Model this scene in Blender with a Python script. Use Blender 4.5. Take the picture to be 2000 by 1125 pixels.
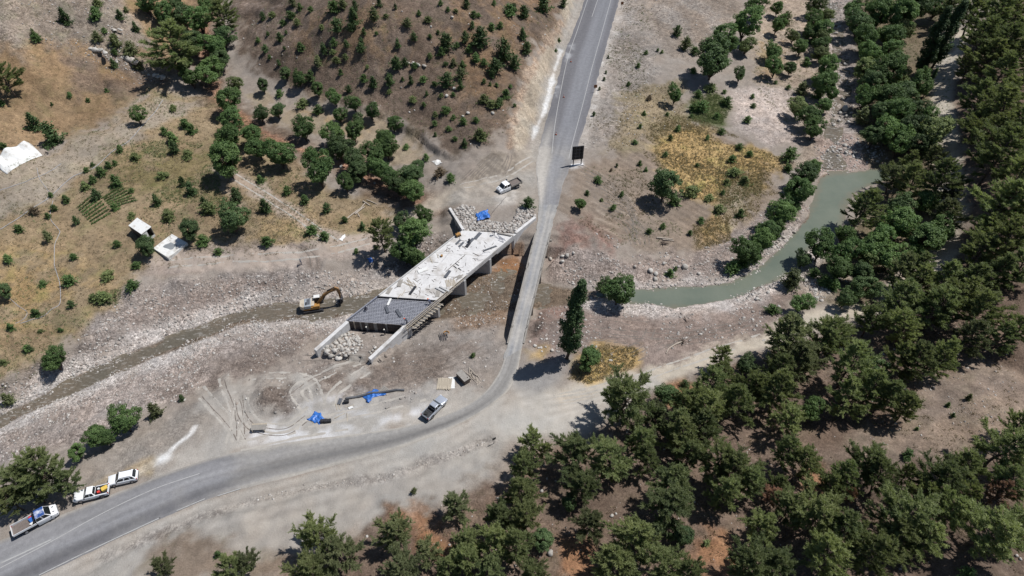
import bpy, math, random
import numpy as np
from mathutils import Vector, Matrix

random.seed(7); RNG = np.random.default_rng(11)
R = math.radians
for o in list(bpy.data.objects): bpy.data.objects.remove(o)
SC = bpy.context.scene
COL = SC.collection

# ------------------------------------------------------------------ camera
CAM_H, PITCH, FPX = 105.0, R(47), 2000*24/36
cam_d = bpy.data.cameras.new('drone_camera'); cam = bpy.data.objects.new('drone_camera', cam_d); COL.objects.link(cam)
cam_d.sensor_width = 36; cam_d.lens = 24; cam_d.clip_start = 1; cam_d.clip_end = 3000
cam.location = (0, 0, CAM_H); cam.rotation_euler = (math.pi/2 - PITCH, 0, 0)
SC.camera = cam
# ------------------------------------------------------------------ sky and sun
SUN_AZ, SUN_EL = R(23), R(60)          # azimuth from +X towards +Y
world = bpy.data.worlds.new('World'); SC.world = world; world.use_nodes = True
wn = world.node_tree.nodes; wl = world.node_tree.links
sky = wn.new('ShaderNodeTexSky'); sky.sky_type = 'NISHITA'; sky.sun_disc = False
sky.sun_elevation = SUN_EL; sky.sun_rotation = math.pi/2 - SUN_AZ; sky.altitude = 600; sky.air_density = 1.0; sky.dust_density = 0.6
bg = wn['Background']; bg.inputs['Strength'].default_value = 0.07
wl.new(sky.outputs[0], bg.inputs[0])
sd = bpy.data.lights.new('sun', 'SUN'); sun = bpy.data.objects.new('sun', sd); COL.objects.link(sun)
sd.energy = 4.8; sd.angle = R(0.53); sd.color = (1.0, 0.975, 0.945)
tosun = Vector((math.cos(SUN_EL)*math.cos(SUN_AZ), math.cos(SUN_EL)*math.sin(SUN_AZ), math.sin(SUN_EL)))
sun.rotation_euler = tosun.to_track_quat('Z', 'Y').to_euler(); sun.location = (60, 40, 160)
SC.view_settings.view_transform = 'Standard'; SC.view_settings.look = 'None'
SC.view_settings.exposure = 0.10; SC.view_settings.gamma = 1.0; SC.view_settings.use_curve_mapping = False
SC.render.engine = 'CYCLES'
SC.cycles.max_bounces = 5; SC.cycles.diffuse_bounces = 2; SC.cycles.glossy_bounces = 2
SC.cycles.transmission_bounces = 3; SC.cycles.transparent_max_bounces = 4

# ------------------------------------------------------------------ helpers: places
def ray(u, v):
    a = (np.asarray(u, float)-1000)/FPX; b = (562.5-np.asarray(v, float))/FPX
    return a, math.cos(PITCH)+b*math.sin(PITCH), -math.sin(PITCH)+b*math.cos(PITCH)
def flat(u, v, z=0.0):                      # photo position -> point on a level plane
    a, b, c = ray(u, v); t = (z-CAM_H)/c
    return np.array([a*t, b*t, z])
def flats(pts, z=0.0): return np.array([flat(p[0], p[1], z)[:2] for p in pts])

def hash2(ix, iy, s):
    h = (ix.astype(np.int64)*374761393 + iy.astype(np.int64)*668265263 + s*1442695041) & 0xffffffff
    h = ((h ^ (h >> 13))*1274126177) & 0xffffffff
    return ((h ^ (h >> 16)) & 0xffff)/65535.0
def vnoise(x, y, s=0):
    ix = np.floor(x); iy = np.floor(y); fx = x-ix; fy = y-iy
    fx = fx*fx*(3-2*fx); fy = fy*fy*(3-2*fy)
    a = hash2(ix, iy, s); b = hash2(ix+1, iy, s); c = hash2(ix, iy+1, s); d = hash2(ix+1, iy+1, s)
    return (a*(1-fx)+b*fx)*(1-fy)+(c*(1-fx)+d*fx)*fy
def fbm(x, y, scale, octv=4, s=0, gain=0.5):   # about -1..1
    t = 0; amp = 1; tot = 0; f = 1/scale
    for i in range(octv):
        t = t+amp*(vnoise(x*f+i*17.3, y*f-i*9.1, s+i)*2-1); tot += amp; amp *= gain; f *= 2.03
    return t/tot*1.6
def sstep(a, b, x): t = np.clip((x-a)/(b-a), 0, 1); return t*t*(3-2*t)
def seg_dist(px, py, pts, closed=False):
    d = np.full(px.shape, 1e9); n = len(pts)
    for i in range(n if closed else n-1):
        ax, ay = pts[i]; bx, by = pts[(i+1) % n]
        dx, dy = bx-ax, by-ay; L = dx*dx+dy*dy+1e-9
        t = np.clip(((px-ax)*dx+(py-ay)*dy)/L, 0, 1)
        d = np.minimum(d, (px-ax-t*dx)**2+(py-ay-t*dy)**2)
    return np.sqrt(d)
def inside(px, py, pts):
    r = np.zeros(px.shape, bool); n = len(pts)
    for i in range(n):
        ax, ay = pts[i]; bx, by = pts[(i+1) % n]
        if ay == by: continue
        r ^= ((ay > py) != (by > py)) & (px < (bx-ax)*(py-ay)/(by-ay)+ax)
    return r
def sdf(px, py, pts, reach=12.0):           # negative inside; 'reach' limits the work to near the polygon
    out = np.full(px.shape, 1e3); p = np.asarray(pts)
    m = (px > p[:, 0].min()-reach) & (px < p[:, 0].max()+reach) & (py > p[:, 1].min()-reach) & (py < p[:, 1].max()+reach)
    d = seg_dist(px[m], py[m], p, True); d[inside(px[m], py[m], p)] *= -1
    out[m] = d; return out
def smooth_line(pts, n=8):                  # Catmull-Rom
    p = np.asarray(pts, float); q = np.vstack([2*p[0]-p[1], p, 2*p[-1]-p[-2]]); out = []
    for i in range(1, len(q)-2):
        for t in np.linspace(0, 1, n, endpoint=False):
            a, b, c, d = q[i-1], q[i], q[i+1], q[i+2]
            out.append(.5*((2*b)+(c-a)*t+(2*a-5*b+4*c-d)*t*t+(-a+3*b-3*c+d)*t**3))
    out.append(p[-1]); return np.array(out)

# ------------------------------------------------------------------ helpers: meshes
def mesh_np(name, V, F, mat=None, smooth=False, tint=None):
    V = np.asarray(V, np.float32); F = np.asarray(F, np.int32); k = F.shape[1]
    me = bpy.data.meshes.new(name)
    me.vertices.add(len(V)); me.vertices.foreach_set('co', V.ravel())
    me.loops.add(F.size); me.loops.foreach_set('vertex_index', F.ravel())
    me.polygons.add(len(F)); me.polygons.foreach_set('loop_start', np.arange(0, F.size, k, dtype=np.int32))
    me.polygons.foreach_set('loop_total', np.full(len(F), k, np.int32))
    if smooth: me.polygons.foreach_set('use_smooth', np.ones(len(F), bool))
    if tint is not None:
        a = me.attributes.new('tint', 'FLOAT', 'POINT'); a.data.foreach_set('value', np.asarray(tint, np.float32))
    me.update(); me.validate()
    if mat: me.materials.append(mat)
    return me
def link(name, me, parent=None, loc=None):
    o = bpy.data.objects.new(name, me); COL.objects.link(o)
    if parent: o.parent = parent
    if loc is not None: o.location = loc
    return o
def empty(name, loc, rz=0, rx=0, ry=0):
    o = bpy.data.objects.new(name, None); COL.objects.link(o); o.location = loc; o.rotation_euler = (rx, ry, rz)
    o.empty_display_size = .3; return o
LABELS = set()
def tag(o, label=None, cat=None, group=None, kind=None):
    if label: o['label'] = label
    if cat: o['category'] = cat
    if group: o['group'] = group
    if kind: o['kind'] = kind
    return o
class MB:
    def __init__(s): s.v = []; s.f = []
    def add(s, vs, fs):
        n = len(s.v); s.v += [tuple(map(float, q)) for q in vs]; s.f += [tuple(i+n for i in f) for f in fs]; return s
    def hexa(s, b, t):                      # 4 bottom points, 4 top points (counter-clockwise from above)
        return s.add(list(b)+list(t), [(3,2,1,0),(4,5,6,7),(0,1,5,4),(1,2,6,5),(2,3,7,6),(3,0,4,7)])
    def box(s, c, d, rz=0, ry=0, rx=0):
        M = Matrix.Rotation(rz,3,'Z') @ Matrix.Rotation(ry,3,'Y') @ Matrix.Rotation(rx,3,'X'); c = Vector(c)
        P = [c+M@Vector((x*d[0]/2, y*d[1]/2, z*d[2]/2)) for z in (-1,1) for x,y in ((-1,-1),(1,-1),(1,1),(-1,1))]
        return s.hexa(P[:4], P[4:])
    def beam(s, a, b, w, h, up=(0,0,1)):
        a, b = Vector(a), Vector(b); d = (b-a).normalized(); sd = d.cross(Vector(up))
        if sd.length < 1e-3: sd = d.cross(Vector((1,0,0)))
        sd.normalize(); u = sd.cross(d)
        q = lambda p: [p-sd*w/2-u*h/2, p+sd*w/2-u*h/2, p+sd*w/2+u*h/2, p-sd*w/2+u*h/2]
        return s.add(q(a)+q(b), [(0,3,2,1)[::-1],(4,5,6,7)[::-1],(0,1,5,4),(1,2,6,5),(2,3,7,6),(3,0,4,7)])
    def tube(s, pts, rad, n=6, cap=True):
        pts = [Vector(p) for p in pts]; rr = rad if hasattr(rad, '__len__') else [rad]*len(pts); V = []; F = []
        for i, p in enumerate(pts):
            d = (pts[min(i+1,len(pts)-1)]-pts[max(i-1,0)]).normalized()
            a = d.cross(Vector((0,0,1)) if abs(d.z) < .9 else Vector((1,0,0))).normalized(); b = d.cross(a)
            for k in range(n):
                t = 2*math.pi*k/n; V.append(p+(a*math.cos(t)+b*math.sin(t))*rr[i])
        for i in range(len(pts)-1):
            for k in range(n): F.append((i*n+k, i*n+(k+1)%n, (i+1)*n+(k+1)%n, (i+1)*n+k))
        if cap: F += [tuple(range(n))[::-1], tuple((len(pts)-1)*n+k for k in range(n))]
        return s.add(V, F)
    def prism(s, poly, z0, z1):             # poly in xy, z0/z1 number or list
        n = len(poly); za = z0 if hasattr(z0,'__len__') else [z0]*n; zb = z1 if hasattr(z1,'__len__') else [z1]*n
        V = [(p[0],p[1],z) for p,z in zip(poly,za)]+[(p[0],p[1],z) for p,z in zip(poly,zb)]
        return s.add(V, [tuple(range(n))[::-1], tuple(range(n,2*n))]+[(i,(i+1)%n,n+(i+1)%n,n+i) for i in range(n)])
    def loft(s, rings, cap=True):
        n = len(rings[0]); V = [p for r in rings for p in r]
        F = [(i*n+k, i*n+(k+1)%n, (i+1)*n+(k+1)%n, (i+1)*n+k) for i in range(len(rings)-1) for k in range(n)]
        if cap: F += [tuple(range(n))[::-1], tuple((len(rings)-1)*n+k for k in range(n))]
        return s.add(V, F)
    def wheel(s, c, r, w, n=16, axis='y'):
        V = []
        for sgn in (-1, 1):
            for rr, off in ((r*.94, sgn*w/2), (r, sgn*w*.36)) if sgn < 0 else ((r, sgn*w*.36), (r*.94, sgn*w/2)):
                for k in range(n):
                    t = 2*math.pi*k/n; V.append((c[0]+rr*math.cos(t), c[1]+off, c[2]+rr*math.sin(t)))
        F = [(i*n+k, i*n+(k+1)%n, (i+1)*n+(k+1)%n, (i+1)*n+k) for i in range(3) for k in range(n)]
        return s.add(V, F+[tuple(range(n))[::-1], tuple(3*n+k for k in range(n))])
    def mesh(s, name, mat, smooth=False):
        me = bpy.data.meshes.new(name); me.from_pydata(s.v, [], s.f); me.update()
        import bmesh
        bm = bmesh.new(); bm.from_mesh(me); bmesh.ops.recalc_face_normals(bm, faces=bm.faces); bm.to_mesh(me); bm.free()
        if smooth: me.polygons.foreach_set('use_smooth', np.ones(len(me.polygons), bool))
        if mat: me.materials.append(mat)
        return me
    def build(s, name, mat, parent=None, bevel=0, smooth=False):
        o = link(name, s.mesh(name, mat, smooth), parent)
        if bevel:
            b = o.modifiers.new('bevel', 'BEVEL'); b.width = bevel; b.segments = 2; b.limit_method = 'ANGLE'
        return o

# ------------------------------------------------------------------ helpers: materials
def lin(c):
    c = np.asarray(c, float)/255
    return np.where(c <= .04045, c/12.92, ((c+.055)/1.055)**2.4)
EXPO = 1.45
def alb(r, g, b, k=.76):
    c = lin((r, g, b))/EXPO; return c.mean()+(c-c.mean())*k        # photo colour of a sunlit surface -> albedo
class NT:
    def __init__(s, name):
        s.m = bpy.data.materials.new(name); s.m.use_nodes = True; s.t = s.m.node_tree
        s.b = s.t.nodes['Principled BSDF']; s.out = s.t.nodes['Material Output']
    def n(s, typ, **kw):
        x = s.t.nodes.new('ShaderNode'+typ)
        for k, v in kw.items(): setattr(x, k, v)
        return x
    def l(s, a, b): s.t.links.new(a, b)
    def mix(s, fac, a, b, mode='MIX'):
        x = s.n('Mix', data_type='RGBA', blend_type=mode)
        for sock, v in ((x.inputs[0], fac), (x.inputs[6], a), (x.inputs[7], b)):
            if isinstance(v, bpy.types.NodeSocket): s.l(v, sock)
            else: sock.default_value = v if not hasattr(v, '__len__') else (*v[:3], 1)
        return x.outputs[2]
    def math(s, op, a, b=0.0, clamp=False):
        x = s.n('Math', operation=op, use_clamp=clamp)
        for sock, v in ((x.inputs[0], a), (x.inputs[1], b)):
            if isinstance(v, bpy.types.NodeSocket): s.l(v, sock)
            else: sock.default_value = v
        return x.outputs[0]
    def rng(s, v, a, b, c=0.0, d=1.0):
        x = s.n('MapRange'); s.l(v, x.inputs[0])
        for i, q in enumerate((a, b, c, d)): x.inputs[i+1].default_value = q
        return x.outputs[0]
    def noise(s, vec, scale, detail=3, rough=.55):
        x = s.n('TexNoise'); x.inputs['Scale'].default_value = scale; x.inputs['Detail'].default_value = detail; x.inputs['Roughness'].default_value = rough
        if vec is not None: s.l(vec, x.inputs['Vector'])
        return x.outputs[0]
    def bump(s, h, strength, dist, prev=None):
        x = s.n('Bump'); x.inputs['Strength'].default_value = strength; x.inputs['Distance'].default_value = dist; s.l(h, x.inputs['Height'])
        if prev is not None: s.l(prev, x.inputs['Normal'])
        return x.outputs[0]
def simple(name, c, rough=.7, metal=0.0, var=.25, scale=1.5, bump=0.0, dirt=None, dirt_amt=.5):
    t = NT(name); tc = t.n('TexCoord').outputs['Object']
    n1 = t.noise(tc, scale, 4); n2 = t.noise(tc, scale*7, 3)
    f = t.math('ADD', t.math('MULTIPLY', n1, .6), t.math('MULTIPLY', n2, .4))
    c = np.asarray(c)
    col = t.mix(t.rng(f, .35, .65), c*(1-var), np.minimum(c*(1+var), .9))
    if dirt is not None: col = t.mix(t.rng(n1, .5, .68, 0, dirt_amt), col, dirt)
    t.l(col, t.b.inputs['Base Color']); t.b.inputs['Roughness'].default_value = rough; t.b.inputs['Metallic'].default_value = metal
    if bump: t.l(t.bump(n2, .6, bump), t.b.inputs['Normal'])
    return t.m

# ------------------------------------------------------------------ the valley's shape
BR_A = np.array([-33.1, 88.4]); BR_D = np.array([.633, .774]); BR_S = np.array([12.35, -1.15])   # new bridge: south-west corner, axis, skewed width
BR_L = 33.5
def br(t, s, z=0.0): p = BR_A+BR_D*t+BR_S*s; return (p[0], p[1], z)

RIV_N = [(1740,330),(1650,338),(1602,345),(1588,400),(1552,455),(1500,507),(1450,541),(1400,556),(1300,561),(1230,567),(1165,568),(1080,558),(1010,535),(960,530),(880,545),(760,562),(700,575),(590,590),(520,593),(450,613),(350,650),(250,690),(150,732),(50,788),(-60,830)]
RIV_S = [(1740,350),(1690,366),(1655,396),(1640,440),(1590,476),(1550,521),(1500,556),(1440,581),(1340,598),(1235,592),(1165,584),(1080,602),(1000,607),(930,612),(880,624),(820,628),(740,624),(690,614),(640,626),(580,626),(520,631),(470,637),(380,671),(300,702),(230,731),(120,781),(-60,862)]
def river_z(u): return -4.1 if u > 1230 else (-5.3 if u < 300 else -4.6-(1 if u<600 else 0)*(600-u)/300*.6) if u < 1165 else -4.6+(u-1165)/65*.5
RN = np.array([flat(u, v, river_z(u)) for u, v in RIV_N]); RS = np.array([flat(u, v, river_z(u)) for u, v in RIV_S])
RIVER = np.vstack([smooth_line(RN), smooth_line(RS)[::-1]])
BROOK = [(1622,-20,-2.6,3.2),(1630,50,-2.8,3.0),(1642,110,-3.0,2.6),(1650,160,-3.2,2.4),(1640,205,-3.4,2.0),(1632,240,-3.6,2.2),(1625,285,-3.8,2.6),(1630,330,-4.0,3.4)]
ROAD_NL = [(1146,-12),(1120,60),(1102,105),(1085,170),(1068,230),(1052,290),(1046,330),(1050,370),(1053,400)]
ROAD_NR = [(1213,-12),(1190,70),(1166,160),(1147,230),(1128,290),(1116,320),(1104,350),(1097,375),(1092,400)]
ROAD_B_L = [(1053,400),(1050,440),(1035,500),(1018,570),(1000,640),(984,702)]
ROAD_B_R = [(1092,400),(1083,425),(1063,500),(1051,550),(1037,605),(1020,680)]
ROAD_SL = [(984,702),(968,738),(935,775),(880,806),(800,830),(700,847),(600,858),(500,875),(420,892),(330,922),(270,945),(160,988),(80,1022),(0,1055),(-60,1082)]
ROAD_SR = [(1020,680),(1012,720),(990,765),(940,806),(860,846),(760,882),(610,921),(480,954),(400,977),(300,1020),(190,1072),(75,1127),(10,1160)]
road_polys = [np.vstack([flats(smooth_line(a)), flats(smooth_line(b))[::-1]]) for a, b in ((ROAD_NL, ROAD_NR), (ROAD_B_L, ROAD_B_R), (ROAD_SL, ROAD_SR))]

CTRL = [(-60,1125,0),(300,1100,2.2),(500,1010,1.2),(700,1000,1.2),(700,1110,3),(900,1000,1.8),(1000,900,.8),(1100,1100,4.5),(1400,1100,6),(1700,1110,8),(2000,1120,11),
 (1250,900,1.5),(1300,790,.3),(1450,850,2.2),(1600,900,4.5),(1700,950,5.5),(1800,850,5.2),(1900,950,8),(2000,800,8),(1900,780,6),(1650,760,2),(1600,680,.2),(1500,657,-1.2),(1400,684,-1),(1250,735,-.3),(1700,600,-1.6),(1780,620,.5),(1900,560,4),(2000,600,7),
 (1850,470,-1),(1845,330,-.6),(1835,190,-.2),(1870,60,.3),(2000,450,8),(2000,300,9),(2000,100,10),(1930,200,5),(1930,400,5),(1760,450,-2.6),(1700,250,-3),(1750,100,-2.2),(1800,0,-1),(1950,0,6),
 (1060,560,-3.6),(1075,500,-2.6),(1060,640,-2.2),(1100,640,-1.8),(1150,640,-2.2),(1300,640,-2.6),(1400,630,-2.4),(1500,600,-2.4),(1600,560,-2.6),(1200,700,-1),(1100,740,-.2),(1080,790,0),(1150,790,0),(1050,830,.1),
 (1300,300,-2.2),(1400,400,-2.8),(1200,420,-2),(1150,460,-1.8),(1250,490,-2.8),(1350,500,-3.1),(1130,520,-3.2),(1200,535,-3.6),(1500,300,-2.8),(1500,250,-3),(1450,150,-2.2),(1550,150,-2.9),(1550,50,-2.4),(1300,170,-1.8),(1230,200,-1.2),(1300,60,.4),(1380,0,3),(1250,0,.5),(1450,40,-1),(1180,330,-.9),(1230,330,-1.7),
 (1072,120,1.6),(1088,60,1.8),(1050,170,4.2),(1075,70,5.2),(1110,0,5.5),(1020,230,3.2),(1000,280,2.4),(1020,160,6.2),(1040,80,8.5),(985,230,4.6),(1030,250,.4),(1000,320,.4),(950,320,1.2),(900,340,.3),(930,300,2.4),
 (960,100,11),(960,0,17),(850,0,20),(850,100,12.5),(700,0,21),(700,100,12),(560,0,15),(500,60,9),(560,120,5.5),(640,180,3),(780,190,4.6),(860,220,4.5),(930,250,4.2),(880,300,.6),(830,290,-.4),(760,235,.8),(660,215,1),(560,190,1.6),(480,130,3.2),
 (400,0,7),(400,80,4.8),(420,180,2),(520,260,.6),(600,310,-.4),(700,340,-1.4),(780,380,-2),(840,405,-2),(870,380,-1),
 (0,-10,26),(200,-10,20),(330,20,11),(300,100,8.5),(100,120,13.5),(0,250,9),(100,230,7.5),(200,200,6),(280,170,4.2),(0,330,6),(80,310,4.6),
 (0,420,3),(200,340,2.8),(300,250,3),(380,220,2.4),(400,350,1.4),(100,500,1.2),(300,480,.6),(500,450,0),(600,480,-.5),(500,360,.6),(620,400,-.4),(700,450,-1),(0,650,.2),(150,620,-.6),(250,560,-.5),(60,720,-1.2),(0,760,-2.6),
 (400,528,-.9),(500,508,-.9),(650,490,-.9),(750,470,-1.4),(830,470,-1.6),(860,440,-1.2),(300,590,-2.4),(200,650,-2.8),(450,565,-2.6),(600,548,-3.1),(700,545,-3.2),(780,520,-3),(840,480,-2.6),
 (350,755,-3.2),(200,790,-4),(550,680,-3.2),(450,820,-1),(400,770,-2.3),(650,750,-1.1),(560,740,-1.4),(620,690,-2.2),(800,700,-1.4),(900,650,-2.4),(960,640,-2.8),(930,620,-3.3),(880,720,-.8),(950,700,-1.4),(960,730,-.3),(700,800,-.2),(500,840,-.2),(300,860,-.4),(400,870,-.1),(230,880,-1),(120,880,-3),(40,900,-3.4),(120,920,-.8),(60,1000,-.5),(-60,960,-2.5),(-60,900,-4.2),
 (930,400,.2),(960,380,.3),(1000,380,.2)]
cp = [flat(u, v, z) for u, v, z in CTRL]
cp += [p+np.array([0, 0, .05]) for p in RN[:]] + [p+np.array([0, 0, .05]) for p in RS]
for k, poly in enumerate(road_polys): cp += [np.array([x, y, 0.0]) for x, y in poly[::5] if k != 1 or y < 84 or y > 115]
cp += [np.array([*flat(u, v, z)[:2], z+.2]) for u, v, z, w in BROOK]
cp = np.array(cp)
def fit(P):
    d = np.hypot(P[:, None, 0]-P[None, :, 0], P[:, None, 1]-P[None, :, 1]); n = len(P)
    A = np.zeros((n+1, n+1)); A[:n, :n] = -d+np.eye(n)*1.2; A[:n, n] = 1; A[n, :n] = 1
    return np.linalg.solve(A, np.append(P[:, 2], 0))
Wt = fit(cp)
STEP = .46; X0, X1, Y0, Y1 = -186.0, 186.0, 26.0, 246.0
gx = np.arange(X0, X1+.01, STEP); gy = np.arange(Y0, Y1+.01, STEP)
# coarse evaluation, then bilinear up-sampling and smoothing
cs = 4; cgx = np.arange(X0, X1+STEP*cs+.1, STEP*cs); cgy = np.arange(Y0, Y1+STEP*cs+.1, STEP*cs)
CX, CY = np.meshgrid(cgx, cgy)
cz = np.zeros(CX.shape)
for i in range(CX.shape[0]):
    cz[i] = Wt[-1]-(np.hypot(CX[i][:, None]-cp[None, :, 0], CY[i][:, None]-cp[None, :, 1])) @ Wt[:-1]
def blur(a, k):
    for _ in range(k):
        p = np.pad(a, 1, mode='edge'); a = (p[:-2, 1:-1]+p[2:, 1:-1]+p[1:-1, :-2]+p[1:-1, 2:]+2*p[1:-1, 1:-1])/6
    return a
cz = blur(cz, 3)
def bil(a, fx, fy):
    ix = np.clip(np.floor(fx).astype(int), 0, a.shape[1]-2); iy = np.clip(np.floor(fy).astype(int), 0, a.shape[0]-2)
    tx = np.clip(fx-ix, 0, 1); ty = np.clip(fy-iy, 0, 1)
    return (a[iy, ix]*(1-tx)+a[iy, ix+1]*tx)*(1-ty)+(a[iy+1, ix]*(1-tx)+a[iy+1, ix+1]*tx)*ty
GX, GY = np.meshgrid(gx, gy)
GZ = bil(cz, (GX-X0)/(STEP*cs), (GY-Y0)/(STEP*cs)); GZ = blur(GZ, 4)
# hillside roughness
road_sd = np.minimum.reduce([sdf(GX, GY, p, 14) for p in road_polys])
riv_sd = sdf(GX, GY, RIVER[:, :2], 14)
hillm = sstep(2.0, 7.0, GZ)
GZ += fbm(GX, GY, 9, 4, 3)*(.10+.75*hillm)*sstep(0, 8, road_sd)
GZ += fbm(GX, GY, 2.2, 3, 5)*(.10+.10*hillm)*sstep(.5, 5, road_sd)
GZ += np.maximum(0, fbm(GX+GY*.6, GY, 14, 3, 8)-.2)*1.5*hillm*sstep(4, 10, road_sd)
# river bed
zr = np.interp(GX, *zip(*sorted([(p[0], p[2]) for p in RN], key=lambda q: q[0])))
bank = np.clip(riv_sd, 0, 12); wob = fbm(GX, GY, 5, 4, 21)*.8
out = GZ; lowcap = zr+.02+np.maximum(0, riv_sd+wob)*.36
GZ = np.where(riv_sd < 7, np.minimum(GZ, np.where(riv_sd < 4, lowcap, lowcap+(riv_sd-4)*1.2)), GZ)
GZ = np.where(riv_sd+wob*.8 < 0, zr-.12-.28*sstep(0, 3, -(riv_sd+wob*.8))+fbm(GX, GY, 2.5, 3, 33)*np.where(GX > 25, .04, .20), np.maximum(GZ, np.where(riv_sd < 14, zr+.03, -99)))
# brook in the upper right
bk = smooth_line([[*flat(u, v, z)[:2], z, w] for u, v, z, w in BROOK], 6)
bd = np.full(GX.shape, 1e9); bz = np.zeros(GX.shape); bw = np.ones(GX.shape)
for p in bk:
    d = np.hypot(GX-p[0], GY-p[1]); m = d < bd; bd = np.where(m, d, bd); bz = np.where(m, p[2], bz); bw = np.where(m, p[3], bw)
bb = bw*.75+fbm(GX, GY, 4, 3, 41)*.9
GZ = np.where(bd < bw+6, np.minimum(GZ, bz-.25+np.maximum(0, bd-bb)*.30), GZ)
# roads are level, except where the old bridge spans the channel
lev = np.minimum(np.minimum(sdf(GX, GY, road_polys[0], 14), sdf(GX, GY, road_polys[2], 14)), sdf(GX, GY, road_polys[1], 14)+20*sstep(82, 87, GY)*(1-sstep(111, 115, GY)))
GZ = GZ*sstep(.8, 5.0, lev)+(-.03)*(1-sstep(.8, 5.0, lev))
# below the two bridges
def brt(x, y):                              # -> (t along the new bridge, s across it)
    M = np.linalg.inv(np.array([BR_D, BR_S]).T); dx = x-BR_A[0]; dy = y-BR_A[1]
    return M[0, 0]*dx+M[0, 1]*dy, M[1, 0]*dx+M[1, 1]*dy
TT, SS = brt(GX, GY)
und = (TT > .4) & (TT < BR_L-.1) & (SS > -.35) & (SS < 1.5)
floor_z = np.where(TT < 9, -2.9-.12*np.clip(TT, 0, 9), -4.25-.1*np.clip(TT-9, 0, 3))
GZ = np.where(und, np.minimum(GZ, np.where(TT < 11, floor_z, zr-.1)+fbm(GX, GY, 3, 3, 51)*.15), GZ)
mud = (SS > .7) & (GX < 16) & (GY > 87) & (GY < 109) & (TT > 4)
GZ = np.where(mud, np.maximum(GZ, zr-.06+.34*fbm(GX, GY, 3.2, 4, 77)), GZ)
ob = np.vstack([flats(ROAD_B_L), flats(ROAD_B_R)[::-1]])
ob_sd = sdf(GX, GY, ob, 8)
gap = (GY > 84.0) & (GY < 113.5) & (ob_sd < 3.2) & (GX > -6) & (GX < 14)
side = sstep(84, 89, GY)*(1-sstep(109.5, 113.5, GY))*(1-sstep(.6, 3.2, ob_sd))
GZ = np.where(gap, GZ*(1-side)+np.minimum(GZ, zr+.1+fbm(GX, GY, 3, 3, 57)*.3+np.maximum(0, np.abs(GY-97)-7)*.28)*side, GZ)
# fill behind the abutments
FILL_N = [br(BR_L+.1, .03), br(BR_L+.1, .97), (5.3, 119.2), (4.0, 124.0), (-8, 125.5), (-14.2, 122.5)]
FILL_S = [br(-.1, .04), br(-.1, .96), (-26.3, 79.6), (-37.8, 82.0)]
fn = sdf(GX, GY, [p[:2] for p in FILL_N], 8); fs = sdf(GX, GY, [p[:2] for p in FILL_S], 8)
GZ = np.where(fn < 0, .35+fbm(GX, GY, 4, 3, 61)*.2, GZ)
GZ = np.where((fn >= 0) & (fn < 4) & (GY > 119.5) & (road_sd > .8), GZ*sstep(0, 4, fn)+.3*(1-sstep(0, 4, fn)), GZ)
GZ = np.where(fs < 0, -1.75+.10*np.clip(-TT, 0, 9)+fbm(GX, GY, 3, 3, 63)*.08, GZ)
# low ground right of the south-east wing wall, spoil heap ring
eastside = (SS > 1.04) & (SS < 1.9) & (TT > -3) & (TT < 33)
GZ = np.where(eastside, np.minimum(GZ, np.where(TT < 3, -1.6-.25*np.clip(TT+3, 0, 6), np.where(TT < 10, -3.1-.15*(TT-3), zr+.1))+fbm(GX, GY, 2.5, 3, 71)*.25), GZ)
westside = (SS < -.04) & (SS > -.5) & (TT > 2) & (TT < 34)
GZ = np.where(westside, np.minimum(GZ, -3.6+fbm(GX, GY, 2.5, 3, 73)*.3+np.clip(TT-24, 0, 9)*.1), GZ)
for cu, cv, rad, hgt in ((530,770,4.5,1.0),(505,775,2.4,.4),(450,345,0,0)):
    if rad:
        c = flat(cu, cv, -1); dd = np.hypot(GX-c[0], GY-c[1]); GZ += hgt*np.exp(-(dd/rad)**2)*(1+.35*fbm(GX, GY, 1.5, 3, 81))
rough = sstep(1.5, 5, riv_sd)*sstep(1.5, 6, road_sd)*(1-sstep(2.5, 5, GZ))*(fn > 1)*(fs > 1)*(1-und)*np.where(GX < 2, 1.0, .55)*(1-sstep(-38, -60, GX)*sstep(112, 118, GY))
GZ += rough*(.30*fbm(GX, GY, 4.2, 3, 95)+.16*fbm(GX, GY, 1.7, 2, 97)+.22*np.abs(fbm(GX*.5+GY, GY*.6-GX*.4, 5, 2, 99)))
c = flat(1125, 470, -2); dd = np.hypot((GX-c[0])/1.5, GY-c[1]); GZ += 1.1*np.exp(-(dd/4.5)**2)*(1+.5*fbm(GX, GY, 2.5, 3, 83))*sstep(2.5, 5, road_sd)
cutp = flats([(1112,0),(1092,50),(1035,142),(1000,250),(1004,295),(1036,265),(1062,205),(1082,120),(1112,30)], 3); cm = 1-sstep(-1, 2.5, sdf(GX, GY, cutp, 6))
GZ += cm*sstep(1, 4, road_sd)*(.7*fbm(GX*1.0+GY*.35, GY*.25, 2.6, 3, 85)+.35*fbm(GX, GY, 1.5, 2, 87))
ft = smooth_line(flats([(540,160),(600,190),(650,207),(730,228),(790,255),(835,285),(870,305),(905,312)], 1.0), 6)
fd_ = seg_dist(GX.ravel(), GY.ravel(), ft).reshape(GX.shape); i0 = np.clip(np.searchsorted(ft[:, 0], GX), 1, len(ft)-1); fy_ = np.interp(GX, ft[:, 0], ft[:, 1])
sg = np.where(GY+1.2*fbm(GX, GY, 5, 3, 91) > fy_, 1.0, -1.0)*fd_; wx = sstep(ft[0, 0]-2, ft[0, 0]+8, GX)*(1-sstep(ft[-1, 0]-6, ft[-1, 0]+1, GX))
GZ += wx*(1.7*(.6+.5*fbm(GX, GY, 9, 2, 93)))*sstep(-.5, .7, sg)*np.exp(-np.maximum(0, sg)/7.0)*sstep(4, 9, road_sd)
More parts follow.
